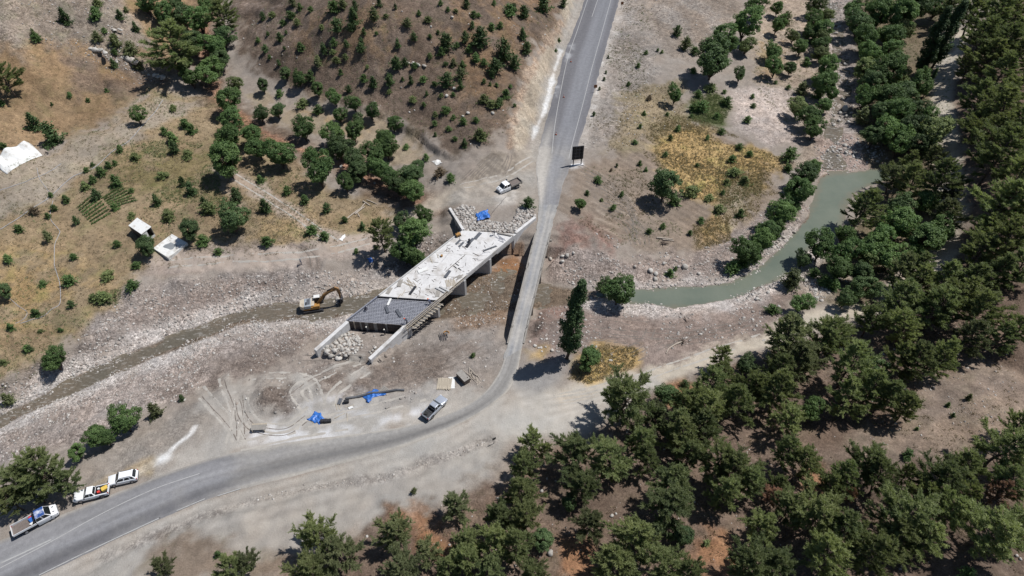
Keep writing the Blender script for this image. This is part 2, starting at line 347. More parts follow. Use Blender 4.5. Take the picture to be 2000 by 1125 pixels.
def gz(x, y): return bil(GZ, (np.asarray(x, float)-X0)/STEP, (np.asarray(y, float)-Y0)/STEP)
def at(u, v, lift=0.0):                     # the point of the ground (raised by lift) seen at a photo position
    a, b, c = ray(u, v); t = np.arange(60, 420, .25)
    x, y, z = a*t, b*t, CAM_H+c*t
    h = z-lift-gz(x, y); k = int(np.argmax(h < 0))
    if h[k] >= 0: k = len(t)-1
    f = h[k-1]/(h[k-1]-h[k]+1e-9); tt = t[k-1]+.25*f
    return Vector((a*tt, b*tt, float(gz(a*tt, b*tt))))
def ats(pts): return np.array([at(p[0], p[1])[:2] for p in pts])
def pxm(p):                                 # photo pixels per metre at a point
    return FPX/(p[1]*math.cos(PITCH)+(CAM_H-p[2])*math.sin(PITCH))
def pix(p):
    z = p[2]-CAM_H; dep = p[1]*math.cos(PITCH)-z*math.sin(PITCH); return 1000+FPX*p[0]/dep, 562.5-FPX*(p[1]*math.sin(PITCH)+z*math.cos(PITCH))/dep
# ------------------------------------------------------------------ ground colours, as zones of real soil
class Paint:
    def __init__(s, X, Y, base):
        s.X, s.Y = X.ravel(), Y.ravel(); n = s.X.size
        s.c = np.tile(alb(*base), (n, 1)); s.stone = np.full(n, .15); s.grass = np.zeros(n); s.rake = np.zeros(n)
        s.w1 = fbm(s.X, s.Y, 5, 4, 101); s.w2 = fbm(s.X, s.Y, 1.6, 3, 111)
    def _put(s, f, col, stone, grass, rake):
        if col is not None: s.c += (alb(*col)-s.c)*f[:, None]
        for nm, v in (('stone', stone), ('grass', grass), ('rake', rake)):
            if v is not None: a = getattr(s, nm); a += (v-a)*f
    def poly(s, px, col=None, soft=2.0, warp=2.0, k=1.0, stone=None, grass=None, rake=None, patch=0.0):
        d = sdf(s.X, s.Y, px if isinstance(px, np.ndarray) else ats(px), soft+warp*2+2)+s.w1*warp+s.w2*warp*.35
        f = (1-sstep(-soft, soft, d))*k
        if patch: f = f*sstep(-patch, patch*.6, s.w1+.5*s.w2)
        s._put(f, col, stone, grass, rake)
    def line(s, px, w, col=None, soft=.8, warp=.5, k=1.0, stone=None, grass=None, rake=None, broken=0.0):
        p = px if isinstance(px, np.ndarray) else smooth_line(ats(px), 5)
        d = np.full(s.X.shape, 99.0); m = (s.X > p[:, 0].min()-w-6) & (s.X < p[:, 0].max()+w+6) & (s.Y > p[:, 1].min()-w-6) & (s.Y < p[:, 1].max()+w+6)
        d[m] = seg_dist(s.X[m], s.Y[m], p)
        d = d+s.w1*warp+s.w2*warp*.6; f = (1-sstep(w/2-soft, w/2+soft, d))*k
        if broken: f = f*sstep(-broken, broken, s.w1+s.w2*.6)
        s._put(f, col, stone, grass, rake)
P = Paint(GX, GY, (160,148,136))
TLH = [(-90,-90),(420,-90),(400,60),(330,160),(270,190),(190,250),(60,300),(-90,330)]
P.poly(TLH, (156,128,94), 3, 3, stone=.35, grass=.5)
P.poly([(-90,-90),(190,-90),(270,60),(340,150),(300,170),(200,110),(100,85),(40,115),(-90,60)], (152,140,131), 4, 6, .9, stone=.8)
P.poly([(90,90),(200,120),(330,160),(270,190),(160,170)], (128,108,94), 4, 6, .8, stone=.6)
BRH = [(440,-90),(1115,-90),(1100,30),(1030,140),(995,250),(960,290),(890,300),(830,270),(770,230),(640,205),(560,170),(470,110)]
P.poly(BRH, (120,102,88), 2, 3, stone=.55, grass=.25)
P.poly([(880,-60),(1110,-60),(1090,30),(1020,140),(980,240),(900,220),(850,120)], (140,112,84), 5, 8, .85, patch=.6, grass=.5)
P.poly([(440,-60),(640,-60),(620,150),(480,110)], (130,115,106), 5, 8, .8, patch=.5, stone=.8)
P.poly([(560,20),(800,20),(820,120),(700,150),(560,120)], (136,110,84), 4, 7, .7, patch=.3, grass=.6)
ORCH = [(-90,330),(80,300),(200,250),(290,170),(420,190),(560,290),(640,380),(760,400),(800,430),(700,480),(520,500),(400,520),(270,530),(240,590),(130,680),(60,740),(-90,800)]
P.poly(ORCH, (158,137,108), 2, 3, stone=.1, grass=.7)
P.poly([(-90,345),(90,300),(200,255),(300,185),(400,200),(340,235),(250,290),(180,335),(100,385),(-90,440)], (167,152,134), 2, 3, stone=.25, grass=.3)
P.poly([(200,300),(330,270),(420,290),(430,400),(330,390),(220,380)], (130,122,78), 4, 6, .75, patch=.5, grass=.9)
P.poly([(-90,470),(130,470),(220,560),(120,640),(-90,720)], (170,142,96), 4, 6, .8, patch=.6, grass=.9)
P.poly([(420,380),(600,400),(660,440),(560,480),(430,480)], (172,148,108), 3, 5, .8, patch=.4, grass=.8)
P.poly([(470,180),(560,190),(760,240),(830,290),(800,330),(640,260),(520,240)], (170,150,122), 3, 5, .8, grass=.4)
P.poly([(560,200),(740,240),(700,270),(600,250)], (172,142,98), 3, 5, .7, patch=.2)
GUL = [(395,-40),(400,60),(420,180),(490,240),(560,280),(700,335),(790,385),(850,400)]
P.line(GUL, 9, (128,106,86), 3, 2, .9, stone=.6)
P.line(GUL, 2.6, (176,128,98), 1, 1.5, .8, stone=.9)
P.line([(430,330),(560,410),(640,465),(700,478)], 4, (178,157,136), 1.2, 1.0, .9, grass=0, rake=.3)
P.line([(330,500),(480,503),(600,490),(720,465),(800,425),(850,395),(900,375),(980,345),(1050,300)], 5, (180,166,147), 1.2, 1.0, .95, grass=0, stone=.15, rake=.4)
P.poly([(420,470),(600,480),(760,455),(740,500),(560,515),(400,528),(280,535),(300,500)], (160,144,130), 1.5, 2, .9, stone=.5, grass=0)
BANK_N = [(250,566),(400,542),(560,533),(700,525),(770,510),(850,450),(890,470),(760,540),(700,575),(520,592),(350,650),(150,730),(0,815),(-90,840),(-90,800),(130,690)]
P.poly(BANK_N, (148,137,129), 1.5, 2, stone=.95, grass=0)
P.poly([(300,560),(560,530),(700,530),(600,560),(420,600),(300,620)], (140,124,114), 3, 5, .7, patch=.4, stone=.9)
BAR_S = [(700,612),(560,635),(380,675),(230,735),(-90,860),(-90,910),(150,875),(260,812),(400,770),(560,690),(690,640)]
P.poly(BAR_S, (164,152,144), 1.5, 2, stone=.95)
P.poly([(300,760),(560,670),(640,650),(600,700),(420,770),(320,790)], (128,114,105), 3, 4, .85, stone=.8)
YARD = [(440,790),(560,690),(690,640),(800,640),(960,600),(985,690),(940,760),(800,800),(620,830),(480,850)]
P.poly(YARD, (160,149,139), 2, 2, stone=.35, rake=.55)
P.poly([(600,730),(760,690),(880,690),(860,740),(700,770),(610,765)], (130,115,103), 3, 4, .85, stone=.7, rake=.8)
P.poly([(480,740),(590,740),(590,800),(490,800)], (118,104,94), 2.5, 3, .85, stone=.9)
P.poly([(230,850),(430,770),(480,850),(420,890),(250,930),(150,960)], (148,140,131), 2.5, 2, stone=.4)
P.poly([(300,890),(500,835),(700,780),(900,755),(985,765),(900,835),(700,855),(500,880),(350,925)], (182,174,163), 2, 2.5, stone=.1, rake=0)
for px, w in (([(440,735),(455,790),(462,850)],1.6),([(390,760),(440,820),(470,860)],1.6),([(600,800),(580,760),(630,735),(700,700)],1.5),([(640,790),(660,760),(740,700)],1.2),([(490,740),(475,790),(500,830),(560,835),(610,800)],1.6)):
    P.line(px, w*1.5, (182,173,161), .9, .6, .5, stone=0)
for px in ([(600,700),(720,680),(800,690)],[(640,730),(760,715),(850,720)],[(700,760),(800,735),(900,700)],[(580,760),(640,720),(700,700)],[(820,700),(880,690),(950,650)]):
    for k in (0, 9): P.line([(a, b+k) for a, b in px], .7, (108,96,86), .5, .5, .7, broken=.3)
SHO = [(60,1140),(300,1022),(470,960),(750,885),(930,815),(1010,760),(1100,755),(1250,722),(1290,760),(1200,800),(1150,845),(1000,860),(955,930),(850,990),(700,1035),(560,1090),(420,1140)]
P.poly(SHO, (178,171,161), 2, 2, stone=.05, rake=0)
P.poly([(300,1070),(560,985),(760,930),(900,900),(960,930),(850,985),(700,1035),(560,1090),(400,1130),(250,1140)], (172,164,154), 3, 3, stone=0, rake=.08)
P.line([(200,1090),(420,1000),(600,955),(760,930),(900,880),(960,860)], 1.8, (150,143,136), .7, .8, .85, stone=.6)
P.poly([(560,1090),(850,990),(960,935),(1000,865),(1150,855),(1210,795),(1300,755),(1480,685),(1680,620),(1860,500),(1870,330),(1850,200),(1900,50),(2100,-90),(2100,1250),(540,1250)], (124,104,90), 2, 3, stone=.45, grass=.3)
P.poly([(330,1060),(420,1060),(600,1090),(560,1140),(300,1140)], (140,116,96), 3, 3, .8, grass=.5)
P.poly([(1620,870),(1700,830),(1850,720),(2100,700),(2100,860),(1850,905)], (152,133,117), 2.5, 3, stone=.35)
P.line([(1760,960),(1800,840),(1880,760),(2050,760)], 3.5, (140,122,110), 1.5, 1.0, .7)
for px in ([(1370,1060),(1430,1060),(1440,1120),(1380,1125)],[(1090,1050),(1140,1050),(1150,1125),(1090,1125)],[(800,1010),(870,1010),(880,1080),(800,1080)],[(1310,750),(1350,750),(1360,790),(1310,790)],[(1540,950),(1580,920),(1600,960)]):
    P.poly(px, (168,118,78), 2, 3, .9, stone=.5, grass=.5)
P.line([(1080,785),(1250,737),(1400,684),(1500,655),(1620,615),(1690,600),(1760,560),(1830,500),(1850,440),(1848,330),(1835,200),(1850,110),(1890,60)], 5.5, (206,192,170), 1.2, .8, .95, stone=.1, grass=0)
P.poly([(930,815),(1000,740),(1100,750),(1250,722),(1270,750),(1150,830),(1000,855)], (196,188,176), 3, 2.5, .9, stone=0)
P.poly([(1100,420),(1130,320),(1200,300),(1290,230),(1420,260),(1530,310),(1500,440),(1400,500),(1280,500),(1200,480)], (150,132,114), 2, 3, stone=.3, rake=.9)
P.poly([(1120,320),(1180,310),(1250,340),(1280,420),(1250,470),(1160,430),(1100,410)], (152,134,116), 2, 2, .9, stone=.2, rake=1)
P.poly([(1078,435),(1150,420),(1225,470),(1215,505),(1120,520),(1065,560)], (138,104,92), 2.5, 4, .9, stone=.6, rake=.2, patch=.8)
GOLD = [(1265,245),(1330,232),(1430,285),(1480,290),(1530,312),(1480,370),(1420,400),(1340,385),(1290,330)]
P.poly(GOLD, (200,168,110), 2, 3, stone=0, grass=1, rake=0)
P.poly([(1350,440),(1420,420),(1430,470),(1360,490)], (186,156,106), 2, 3, .9, grass=1, rake=0)
P.poly([(1400,330),(1500,310),(1480,420),(1420,450),(1390,400)], (140,126,88), 3, 5, .8, patch=.3, grass=.8, rake=0)
P.poly([(1420,180),(1550,160),(1570,290),(1500,285),(1430,235)], (190,174,163), 2.5, 3, .9, stone=.7, grass=0)
P.poly([(1405,380),(1450,340),(1470,400),(1430,440)], (182,168,155), 2, 3, .8, stone=.5)
BANK_NE = [(1075,505),(1200,500),(1350,490),(1430,470),(1480,420),(1540,390),(1585,400),(1500,507),(1450,541),(1300,561),(1165,568),(1070,555)]
P.poly(BANK_NE, (150,136,127), 1.5, 2.5, stone=1, rake=0, grass=0)
EMB = [(1215,-30),(1290,40),(1280,150),(1200,280),(1130,290),(1165,170)]
P.poly(EMB, (154,145,136), 2, 2, stone=.75)
P.poly([(1250,-50),(1430,-50),(1465,40),(1390,120),(1320,110),(1250,30)], (150,136,122), 3, 3, stone=.7)
for px in ([(1290,10),(1340,60),(1380,110)],[(1340,0),(1400,50),(1430,80)]): P.line(px, 5, (162,152,142), 2, 2, .8, stone=1)
P.poly([(1230,180),(1320,160),(1350,250),(1260,280),(1180,300)], (160,144,116), 3, 4, .9, stone=.3, grass=.7)
P.poly([(1348,192),(1400,180),(1432,210),(1412,246),(1350,236)], (98,108,66), 2, 2, .9, stone=0, grass=1)
P.poly([(1480,-30),(1640,-30),(1640,330),(1560,320),(1560,180),(1470,160)], (174,156,138), 2.5, 3, stone=.6, grass=.2)
P.poly([(1470,60),(1530,60),(1540,150),(1480,160)], (178,150,108), 3, 4, .7, patch=.2, grass=.7)
P.line(np.array([q[:2] for q in bk]), 11, (172,160,152), 2, 2.5, .95, stone=1)
P.poly([(1590,270),(1640,260),(1730,290),(1740,325),(1650,340),(1590,345)], (168,148,138), 1.5, 2, stone=1)
P.poly([(1670,-30),(1860,-30),(1840,200),(1848,330),(1840,470),(1700,590),(1560,600),(1545,565),(1650,480),(1715,370),(1680,230)], (128,114,92), 2, 3, stone=.4, grass=.4)
P.poly([(1560,540),(1640,520),(1660,560),(1600,590),(1550,580)], (184,174,165), 2, 2, .9, stone=1)
P.line([(1850,110),(1835,200),(1848,330),(1850,440),(1830,500),(1760,560)], 4.5, (208,194,172), 1.2, .8, .95, stone=.1, grass=0)
P.poly([(1040,600),(1165,585),(1340,600),(1500,560),(1600,560),(1500,650),(1250,722),(1060,742),(1030,690)], (146,128,117), 2, 2.5, stone=.55, rake=.45)
for px in ([(1140,630),(1300,650),(1420,640),(1520,600)],[(1130,650),(1300,665),(1400,655)],[(1180,690),(1260,660),(1280,620)],[(1250,690),(1350,650),(1480,620)]): 
    for k in (0, 8): P.line([(a, b+k) for a, b in px], .8, (108,93,84), .5, .5, .7, broken=.4)
P.poly([(1130,705),(1180,670),(1250,680),(1235,722),(1150,752),(1108,742)], (194,162,104), 1.5, 2, stone=.1, grass=1, rake=0)
P.poly([(1028,684),(1070,676),(1066,708),(1030,704)], (192,164,112), 1, 1, stone=0, grass=.8, rake=0)
P.poly([(1035,705),(1110,700),(1110,760),(1000,770)], (160,155,150), 2, 1.5, .9, stone=.1, rake=.2)
P.poly([(1040,590),(1160,590),(1150,640),(1060,680),(1035,680)], (136,108,96), 2, 3, .8, patch=.6, stone=.6)
P.poly([(870,600),(985,510),(1050,520),(1000,640),(900,640)], (148,122,98), 2, 2, stone=.9)
P.poly([(955,535),(1000,500),(1020,490),(1018,522),(985,548)], (156,108,62), 1.2, 1.5, .9, stone=.4)
P.poly([(640,580),(760,560),(830,590),(720,615),(660,610)], (148,126,102), 1.5, 1.5, .9, stone=.3)
P.poly([(900,352),(960,290),(1020,300),(1045,330),(960,372)], (168,155,138), 2, 2, stone=.2, rake=.8)
P.poly([(900,370),(1000,340),(1055,300),(1062,420),(1040,400),(940,400),(880,400)], (178,168,155), 2, 2, .9, stone=.2)
P.poly([(960,380),(1010,365),(1020,400),(960,410)], (208,202,194), 1.5, 2, .7, patch=.3)
CUT = [(1118,-30),(1092,50),(1030,142),(992,262),(1002,305),(1038,275),(1064,205),(1086,115),(1122,10)]
P.poly(CUT, (190,174,150), 1.2, 1.5, stone=.5, grass=0, rake=.0)
P.line([(1100,40),(1035,140),(1000,245),(996,290)], 2.0, (180,152,126), .8, 1.2, .8, stone=.9)
P.line([(1140,0),(1112,70),(1096,110),(1078,170),(1060,230),(1046,285)], 4, (176,168,157), 1, .8, .9, stone=.3)
P.line([(1096,100),(1084,135),(1072,185),(1064,215),(1050,245),(1040,275)], .9, (226,224,220), .35, .5, .95)
P.line([(1216,0),(1192,80),(1170,165),(1150,235),(1135,285)], 3, (186,176,165), 1, .8, .9, stone=.3)
P.line([(1196,60),(1180,110),(1168,160),(1162,200),(1152,240)], 1.4, (218,214,208), .6, .9, .85, broken=.3)
P.poly([(1110,318),(1140,312),(1146,326),(1112,332)], (226,224,222), .8, .8, .9, patch=.5)
P.poly([(360,880),(395,790),(440,745),(520,732),(620,745),(640,800),(560,835),(480,860)], (174,166,156), 2, 2, .85, stone=.1, rake=0)
P.poly([(495,752),(560,748),(585,775),(560,800),(505,795)], (122,108,98), 1.5, 2, .9, stone=.9)
for px, w in (([(440,735),(455,790),(462,850)],1.4),([(390,760),(440,820),(470,860)],1.4),([(600,800),(580,760),(630,735),(700,700)],1.3),([(640,790),(660,760),(740,700)],1.1),([(490,740),(475,790),(500,825),(560,832),(605,800)],1.4),([(470,745),(465,800),(455,860)],1.1),([(520,735),(600,742),(625,790)],1.0)):
    P.line(px, w*1.6, (186,178,167), .9, .6, .6, stone=0)
for k, (off, w, c, kk) in enumerate(((10,1.4,(196,189,178),.7),(22,1.0,(160,153,144),.7),(33,2.0,(192,184,173),.7),(47,1.0,(150,144,136),.8),(58,1.6,(186,178,168),.6),(72,1.2,(160,152,142),.6),(88,1.8,(188,180,168),.5),(104,1.0,(162,153,142),.5))):
    P.line([(u-off*.25, v+off) for u, v in ROAD_SR[2:12]], w, c, .6, .35, kk, broken=.8)
for k, (off, w, c) in enumerate(((14,1.5,(196,190,181)),(26,1.0,(158,152,144)),(38,1.6,(190,183,172)))): P.line([(u, v-off) for u, v in ROAD_SL[3:9]], w, c, .6, .5, .6, broken=.5)
for k in range(7): P.line([(1010+k*6, 770+k*9), (1080+k*5, 772+k*6), (1160, 762+k*5), (1240, 742+k*3)], .9, (172,164,154) if k % 2 else (208,202,192), .5, .4, .6, broken=.6)
for k in range(6): P.line([(1090, 776+k*2.4), (1250, 735+k*2.4), (1400, 682+k*1.6), (1490, 656+k*1.2)], .6, (176,160,140) if k % 2 else (214,202,182), .4, .3, .6, broken=.6)
P.poly([(600,725),(700,695),(800,690),(890,690),(870,735),(760,750),(690,768),(615,765)], (128,114,103), 2.5, 4, .85, patch=.5, stone=.6, rake=.6)
P.poly([(420,690),(560,650),(680,640),(620,690),(480,735),(400,750)], (136,123,113), 2.5, 4, .8, patch=.5, stone=.7)
P.poly([(860,640),(960,605),(985,650),(940,700),(880,690)], (140,124,112), 2.5, 4, .7, patch=.4, stone=.5)
# lime and cement dust in the work yard
for px, w, k in (([(500,850),(560,830),(640,820),(700,812)],3.2,.8),([(560,850),(680,838),(780,812),(830,800)],1.6,.9),([(590,795),(650,780),(700,768)],2.0,.6),([(640,870),(740,850),(800,835)],1.2,.7),([(530,860),(600,862),(650,855)],2.6,.75),([(780,815),(830,795)],1.5,.7)):
    P.line(px, w*1.25, (230,230,232), 1.0, 1.5, min(1, k*1.15), broken=.8, stone=0)
P.line([(600,815),(700,800),(800,780),(850,765)], 4, (152,149,146), 1.5, 1.5, .7, broken=.4)
P.line([(382,832),(370,850),(345,868),(325,890),(300,905),(270,922)], .9, (232,232,230), .4, .5, .95)
P.poly([(312,888),(340,882),(335,900),(300,910)], (230,230,228), .6, 1, .8, patch=.4)
P.poly([(150,960),(260,905),(300,890),(290,920),(220,935),(130,980)], (178,158,128), 1, 1.5, .8, grass=.6)
P.poly([(290,520),(360,505),(350,530),(310,530)], (108,86,72), .8, 1.2, .9)
P.poly([(120,640),(200,600),(230,600),(180,640),(150,660)], (176,152,112), 2, 2, .8, patch=.2, grass=.9)
WHITE_N = np.array([q[:2] for q in smooth_line(RN[14:], 4)]); WHITE_S = np.array([q[:2] for q in smooth_line(RS[16:], 4)])
P.line(WHITE_N, 5.5, (196,188,181), 1.8, 1.8, .85, stone=1); P.line(WHITE_S, 5.0, (200,193,187), 1.8, 1.8, .9, stone=1)
POOL_S = np.array([q[:2] for q in smooth_line(RS[4:11], 4)]); POOL_N = np.array([q[:2] for q in smooth_line(RN[4:10], 4)])
P.line(POOL_S, 7, (192,183,176), 2, 1.6, .9, stone=1, rake=0); P.line(POOL_N, 4, (184,174,166), 1.5, 1.5, .8, stone=1)
rs = riv_sd.ravel()
P._put(sstep(.4, -.8, rs+.0*P.X)*1.0, None, .8, 0, 0)
deep = sstep(.3, -.6, rs); P.c += (alb(118,102,84)-P.c)*deep[:, None]
TRK = [(300,505),(400,512),(480,506),(600,492),(700,470),(730,462)]
P.poly([(300,496),(420,494),(520,490),(600,478),(740,452),(760,470),(700,492),(600,510),(520,518),(400,530),(290,536)], (178,160,146), 1.2, 1.2, .95, stone=.25, grass=0)
P.line(TRK, 3.4, (192,172,154), .9, .6, .9, stone=0); P.line([(440,335),(500,370),(560,408),(620,450),(660,478)], 3.6, (186,164,142), .9, .6, .95, grass=0, stone=.1)
P.line([(430,360),(470,400),(440,430)], 2, (184,162,136), .8, .6, .7, grass=0)
for dx in (0, 14): P.line([(570+dx,478),(590+dx,486),(603+dx,500),(606+dx,522)], .8, (140,122,108), .4, .3, .8)
for px in ([(455,500),(560,497),(640,484),(720,466)],[(455,507),(560,505),(640,493),(720,474)]): P.line(px, .7, (150,132,116), .4, .4, .6, broken=.5)
for k in range(15):                          # crawler marks on the levelled flat
    a0 = 300+k*12; P.line([(1128+k*3, 318+k*9), (1170+k*4, 338+k*9), (1215+k*3, 372+k*7), (1245, 410+k*6)], .6, (128,110,94) if k % 2 else (188,172,154), .4, .35, .75, broken=.35)
for k in range(9): P.line([(1190+k*9, 420+k*2), (1215+k*8, 440+k*3), (1230+k*6, 470), (1235+k*4, 482)], .6, (130,112,96), .4, .35, .7, broken=.35)
for k in range(8): P.line([(905+k*13, 352-k*2), (925+k*11, 332-k), (945+k*9, 312), (962+k*6, 300)], .6, (138,124,108), .4, .3, .7)
for px, c in (([(300,700),(420,660),(520,640)],(150,136,126)),([(330,740),(450,690),(600,660)],(140,126,116)),([(260,620),(400,580),(540,560)],(140,124,114)),([(300,650),(420,610),(560,575)],(188,178,170)),([(560,560),(640,548),(700,545)],(184,174,165))): P.line(px, 4.5, c, 2, 2.5, .7, broken=.4)
big = 1+.20*fbm(P.X, P.Y, 12, 4, 201)+.16*P.w2
amp = np.clip(.22+P.stone*1.6+P.grass*.9, 0, 1); P.c *= np.clip(1+(big-1)*amp, .6, 1.4)[:, None]
P.c[:, 0] *= 1+.03*P.w1; P.c[:, 2] *= 1-.03*P.w1

def ground_material():
    t = NT('ground_soil'); pos = t.n('NewGeometry').outputs['Position']
    A = lambda nm: t.n('Attribute', attribute_name=nm)
    col = A('soil').outputs['Color']; st = A('stone').outputs['Fac']; gr = A('grass').outputs['Fac']; rk = A('rake').outputs['Fac']
    n1 = t.noise(pos, .9, 5, .65); n2 = t.noise(pos, 4.5, 3, .6)
    f = t.math('ADD', t.math('MULTIPLY', n1, .55), t.math('MULTIPLY', n2, .45))
    amp = t.math('ADD', .30, t.math('ADD', t.math('MULTIPLY', st, 1.0), t.math('MULTIPLY', gr, .6)), True)
    c = t.mix(1.0, col, t.mix(amp, (1,1,1), t.mix(t.rng(f, .32, .68), (.60,.59,.58), (1.38,1.38,1.38))), 'MULTIPLY')
    # pebbles and broken rock
    v = t.n('TexVoronoi', feature='F1'); v.inputs['Scale'].default_value = 2.3; t.l(pos, v.inputs['Vector'])
    sep = t.n('SeparateColor'); t.l(v.outputs['Color'], sep.inputs[0])
    v2 = t.n('TexVoronoi', feature='F1'); v2.inputs['Scale'].default_value = 4.6; t.l(pos, v2.inputs['Vector'])
    sep2 = t.n('SeparateColor'); t.l(v2.outputs['Color'], sep2.inputs[0])
    peb = t.mix(sep.outputs[0], (.58,.55,.54), (1.5,1.48,1.46)); peb2 = t.mix(sep2.outputs[1], (.70,.68,.66), (1.35,1.34,1.33))
    cs = t.mix(1.0, t.mix(1.0, c, peb, 'MULTIPLY'), peb2, 'MULTIPLY')
    patch = t.rng(t.noise(pos, .35, 3), .38, .6)
    sf = t.math('MULTIPLY', st, t.math('ADD', t.math('MULTIPLY', patch, .6), .4))
    c = t.mix(sf, c, cs)
    # dry grass fibres, greener here and there
    mp = t.n('Mapping'); mp.inputs['Rotation'].default_value = (0, 0, .7); mp.inputs['Scale'].default_value = (1, 3.2, 1); t.l(pos, mp.inputs['Vector'])
    gn = t.noise(mp.outputs[0], 2.2, 4, .7); gm = t.noise(pos, .22, 4, .65)
    gcol = t.mix(t.rng(gm, .50, .70), t.mix(t.rng(gn, .35, .65), (.62,.58,.50), (1.38,1.32,1.15)), (.74,.84,.56))
    c = t.mix(gr, c, t.mix(1.0, c, gcol, 'MULTIPLY'))
    t.l(c, t.b.inputs['Base Color']); t.b.inputs['Roughness'].default_value = .95; t.b.inputs['Specular IOR Level'].default_value = .15
    # relief: stones, clods, crawler tracks
    h1 = t.math('MULTIPLY', t.math('SUBTRACT', .5, v.outputs['Distance']), t.math('MULTIPLY', st, .9))
    h = t.math('ADD', t.math('ADD', h1, t.math('MULTIPLY', n2, .5)), t.math('MULTIPLY', gn, t.math('MULTIPLY', gr, .6)))
    w = t.n('TexWave', wave_type='BANDS', bands_direction='DIAGONAL'); w.inputs['Scale'].default_value = .24; w.inputs['Distortion'].default_value = 5; w.inputs['Detail'].default_value = 2; w.inputs['Detail Scale'].default_value = .12
    t.l(pos, w.inputs['Vector'])
    h = t.math('ADD', h, t.math('MULTIPLY', w.outputs['Fac'], t.math('MULTIPLY', rk, .55)))
    t.l(t.bump(h, .8, .22), t.b.inputs['Normal'])
    return t.m
M_GROUND = ground_material()
# one sheet: fine in view, stretching far beyond it
ex = np.concatenate([[-2500,-1000,-500,-300,-220], gx, [220,300,500,1000,2500]]); ey = np.concatenate([[-2500,-1000,-400,-150,-40,0], gy, [275,350,550,1000,2500]])
ixs = np.clip(np.arange(len(ex))-5, 0, len(gx)-1); iys = np.clip(np.arange(len(ey))-6, 0, len(gy)-1)
EX, EY = np.meshgrid(ex, ey); EZ = GZ[np.ix_(iys, ixs)]; sel = (iys[:, None]*len(gx)+ixs[None, :]).ravel()
nxx, nyy = len(ex), len(ey)
q = (np.arange(nyy-1)[:, None]*nxx+np.arange(nxx-1)[None, :]).ravel()
me = mesh_np('ground', np.stack([EX.ravel(), EY.ravel(), EZ.ravel()], 1), np.stack([q, q+1, q+1+nxx, q+nxx], 1), M_GROUND, True)
a = me.attributes.new('soil', 'FLOAT_COLOR', 'POINT'); a.data.foreach_set('color', np.hstack([P.c, np.ones((len(P.c), 1))])[sel].astype(np.float32).ravel())
for nm in ('stone', 'grass', 'rake'):
    a = me.attributes.new(nm, 'FLOAT', 'POINT'); a.data.foreach_set('value', np.clip(getattr(P, nm), 0, 1)[sel].astype(np.float32))
tag(link('ground', me), kind='structure')

# ------------------------------------------------------------------ water
def water_strip(name, Lp, Rp, mat, zoff=0.0, wide=2.5, n=12):
    L = smooth_line(Lp, 6); Rr = smooth_line(Rp, 6); m = min(len(L), len(Rr))
    L = L[np.linspace(0, len(L)-1, m).astype(int)]; Rr = Rr[np.linspace(0, len(Rr)-1, m).astype(int)]
    D = (Rr-L); D[:, 2] = 0; D /= np.linalg.norm(D, axis=1)[:, None]+1e-9
    L = L-D*wide; Rr = Rr+D*wide; V = []
    for k in range(n+1): V.append(L+(Rr-L)*k/n)
    V = np.stack(V, 1); sh_ = np.tile(np.abs(np.linspace(-1, 1, n+1)), (m, 1)); V[:, :, 2] = np.minimum(L[:, 2], Rr[:, 2])[:, None]+zoff
    qq = (np.arange(m-1)[:, None]*(n+1)+np.arange(n)[None, :]).ravel()
    o = link(name, mesh_np(name, V.reshape(-1, 3), np.stack([qq, qq+1, qq+n+2, qq+n+1], 1), mat, True, sh_.ravel())); return tag(o, kind='structure')
def water_mat(name, c1, c2, rough, bscale, bstr, foam=0.0):
    t = NT(name); pos = t.n('NewGeometry').outputs['Position']
    n = t.noise(pos, .12, 4); n2 = t.noise(pos, bscale, 3, .6)
    c = t.mix(t.rng(n, .35, .65), c1, c2)
    shal = t.math('ADD', t.n('Attribute', attribute_name='tint').outputs['Fac'], t.math('MULTIPLY', t.math('SUBTRACT', t.noise(pos, .25, 4, .65), .5), .9))
    c = t.mix(t.rng(shal, .45, 1.0, 0, .8), c, tuple(alb(142,128,104)))
    if foam:
        mp = t.n('Mapping'); mp.inputs['Rotation'].default_value = (0, 0, -.45); mp.inputs['Scale'].default_value = (.5, 1.6, 1); t.l(pos, mp.inputs['Vector'])
        fo = t.noise(mp.outputs[0], 1.1, 5, .75); c = t.mix(t.rng(fo, .54, .66, 0, foam), c, (.42,.40,.37))
        c = t.mix(t.rng(t.noise(pos, 2.2, 3, .7), .42, .60, 0, .5), c, (.075,.066,.05))
    t.l(c, t.b.inputs['Base Color']); t.b.inputs['Roughness'].default_value = rough; t.b.inputs['IOR'].default_value = 1.33
    t.l(t.bump(n2, bstr, .08), t.b.inputs['Normal']); return t.m
M_POOL = water_mat('silty_water', alb(112,124,108), alb(128,136,118), .07, 1.6, .4)
M_STREAM = water_mat('stream_water', alb(134,118,98), alb(116,108,92), .2, 3.5, .8, .8)
water_strip('river_water', RN[:11], RS[:11], M_POOL, 0, 1.2)
water_strip('stream_water', RN[9:], RS[9:], M_STREAM, -.04, 1.0)
bl = np.array([[p[0]-p[3]*.9, p[1], p[2]-.02] for p in bk]); brr = np.array([[p[0]+p[3]*.9, p[1], p[2]-.02] for p in bk])
water_strip('brook_water', bl[::2], brr[::2], M_STREAM, -.14, .5)

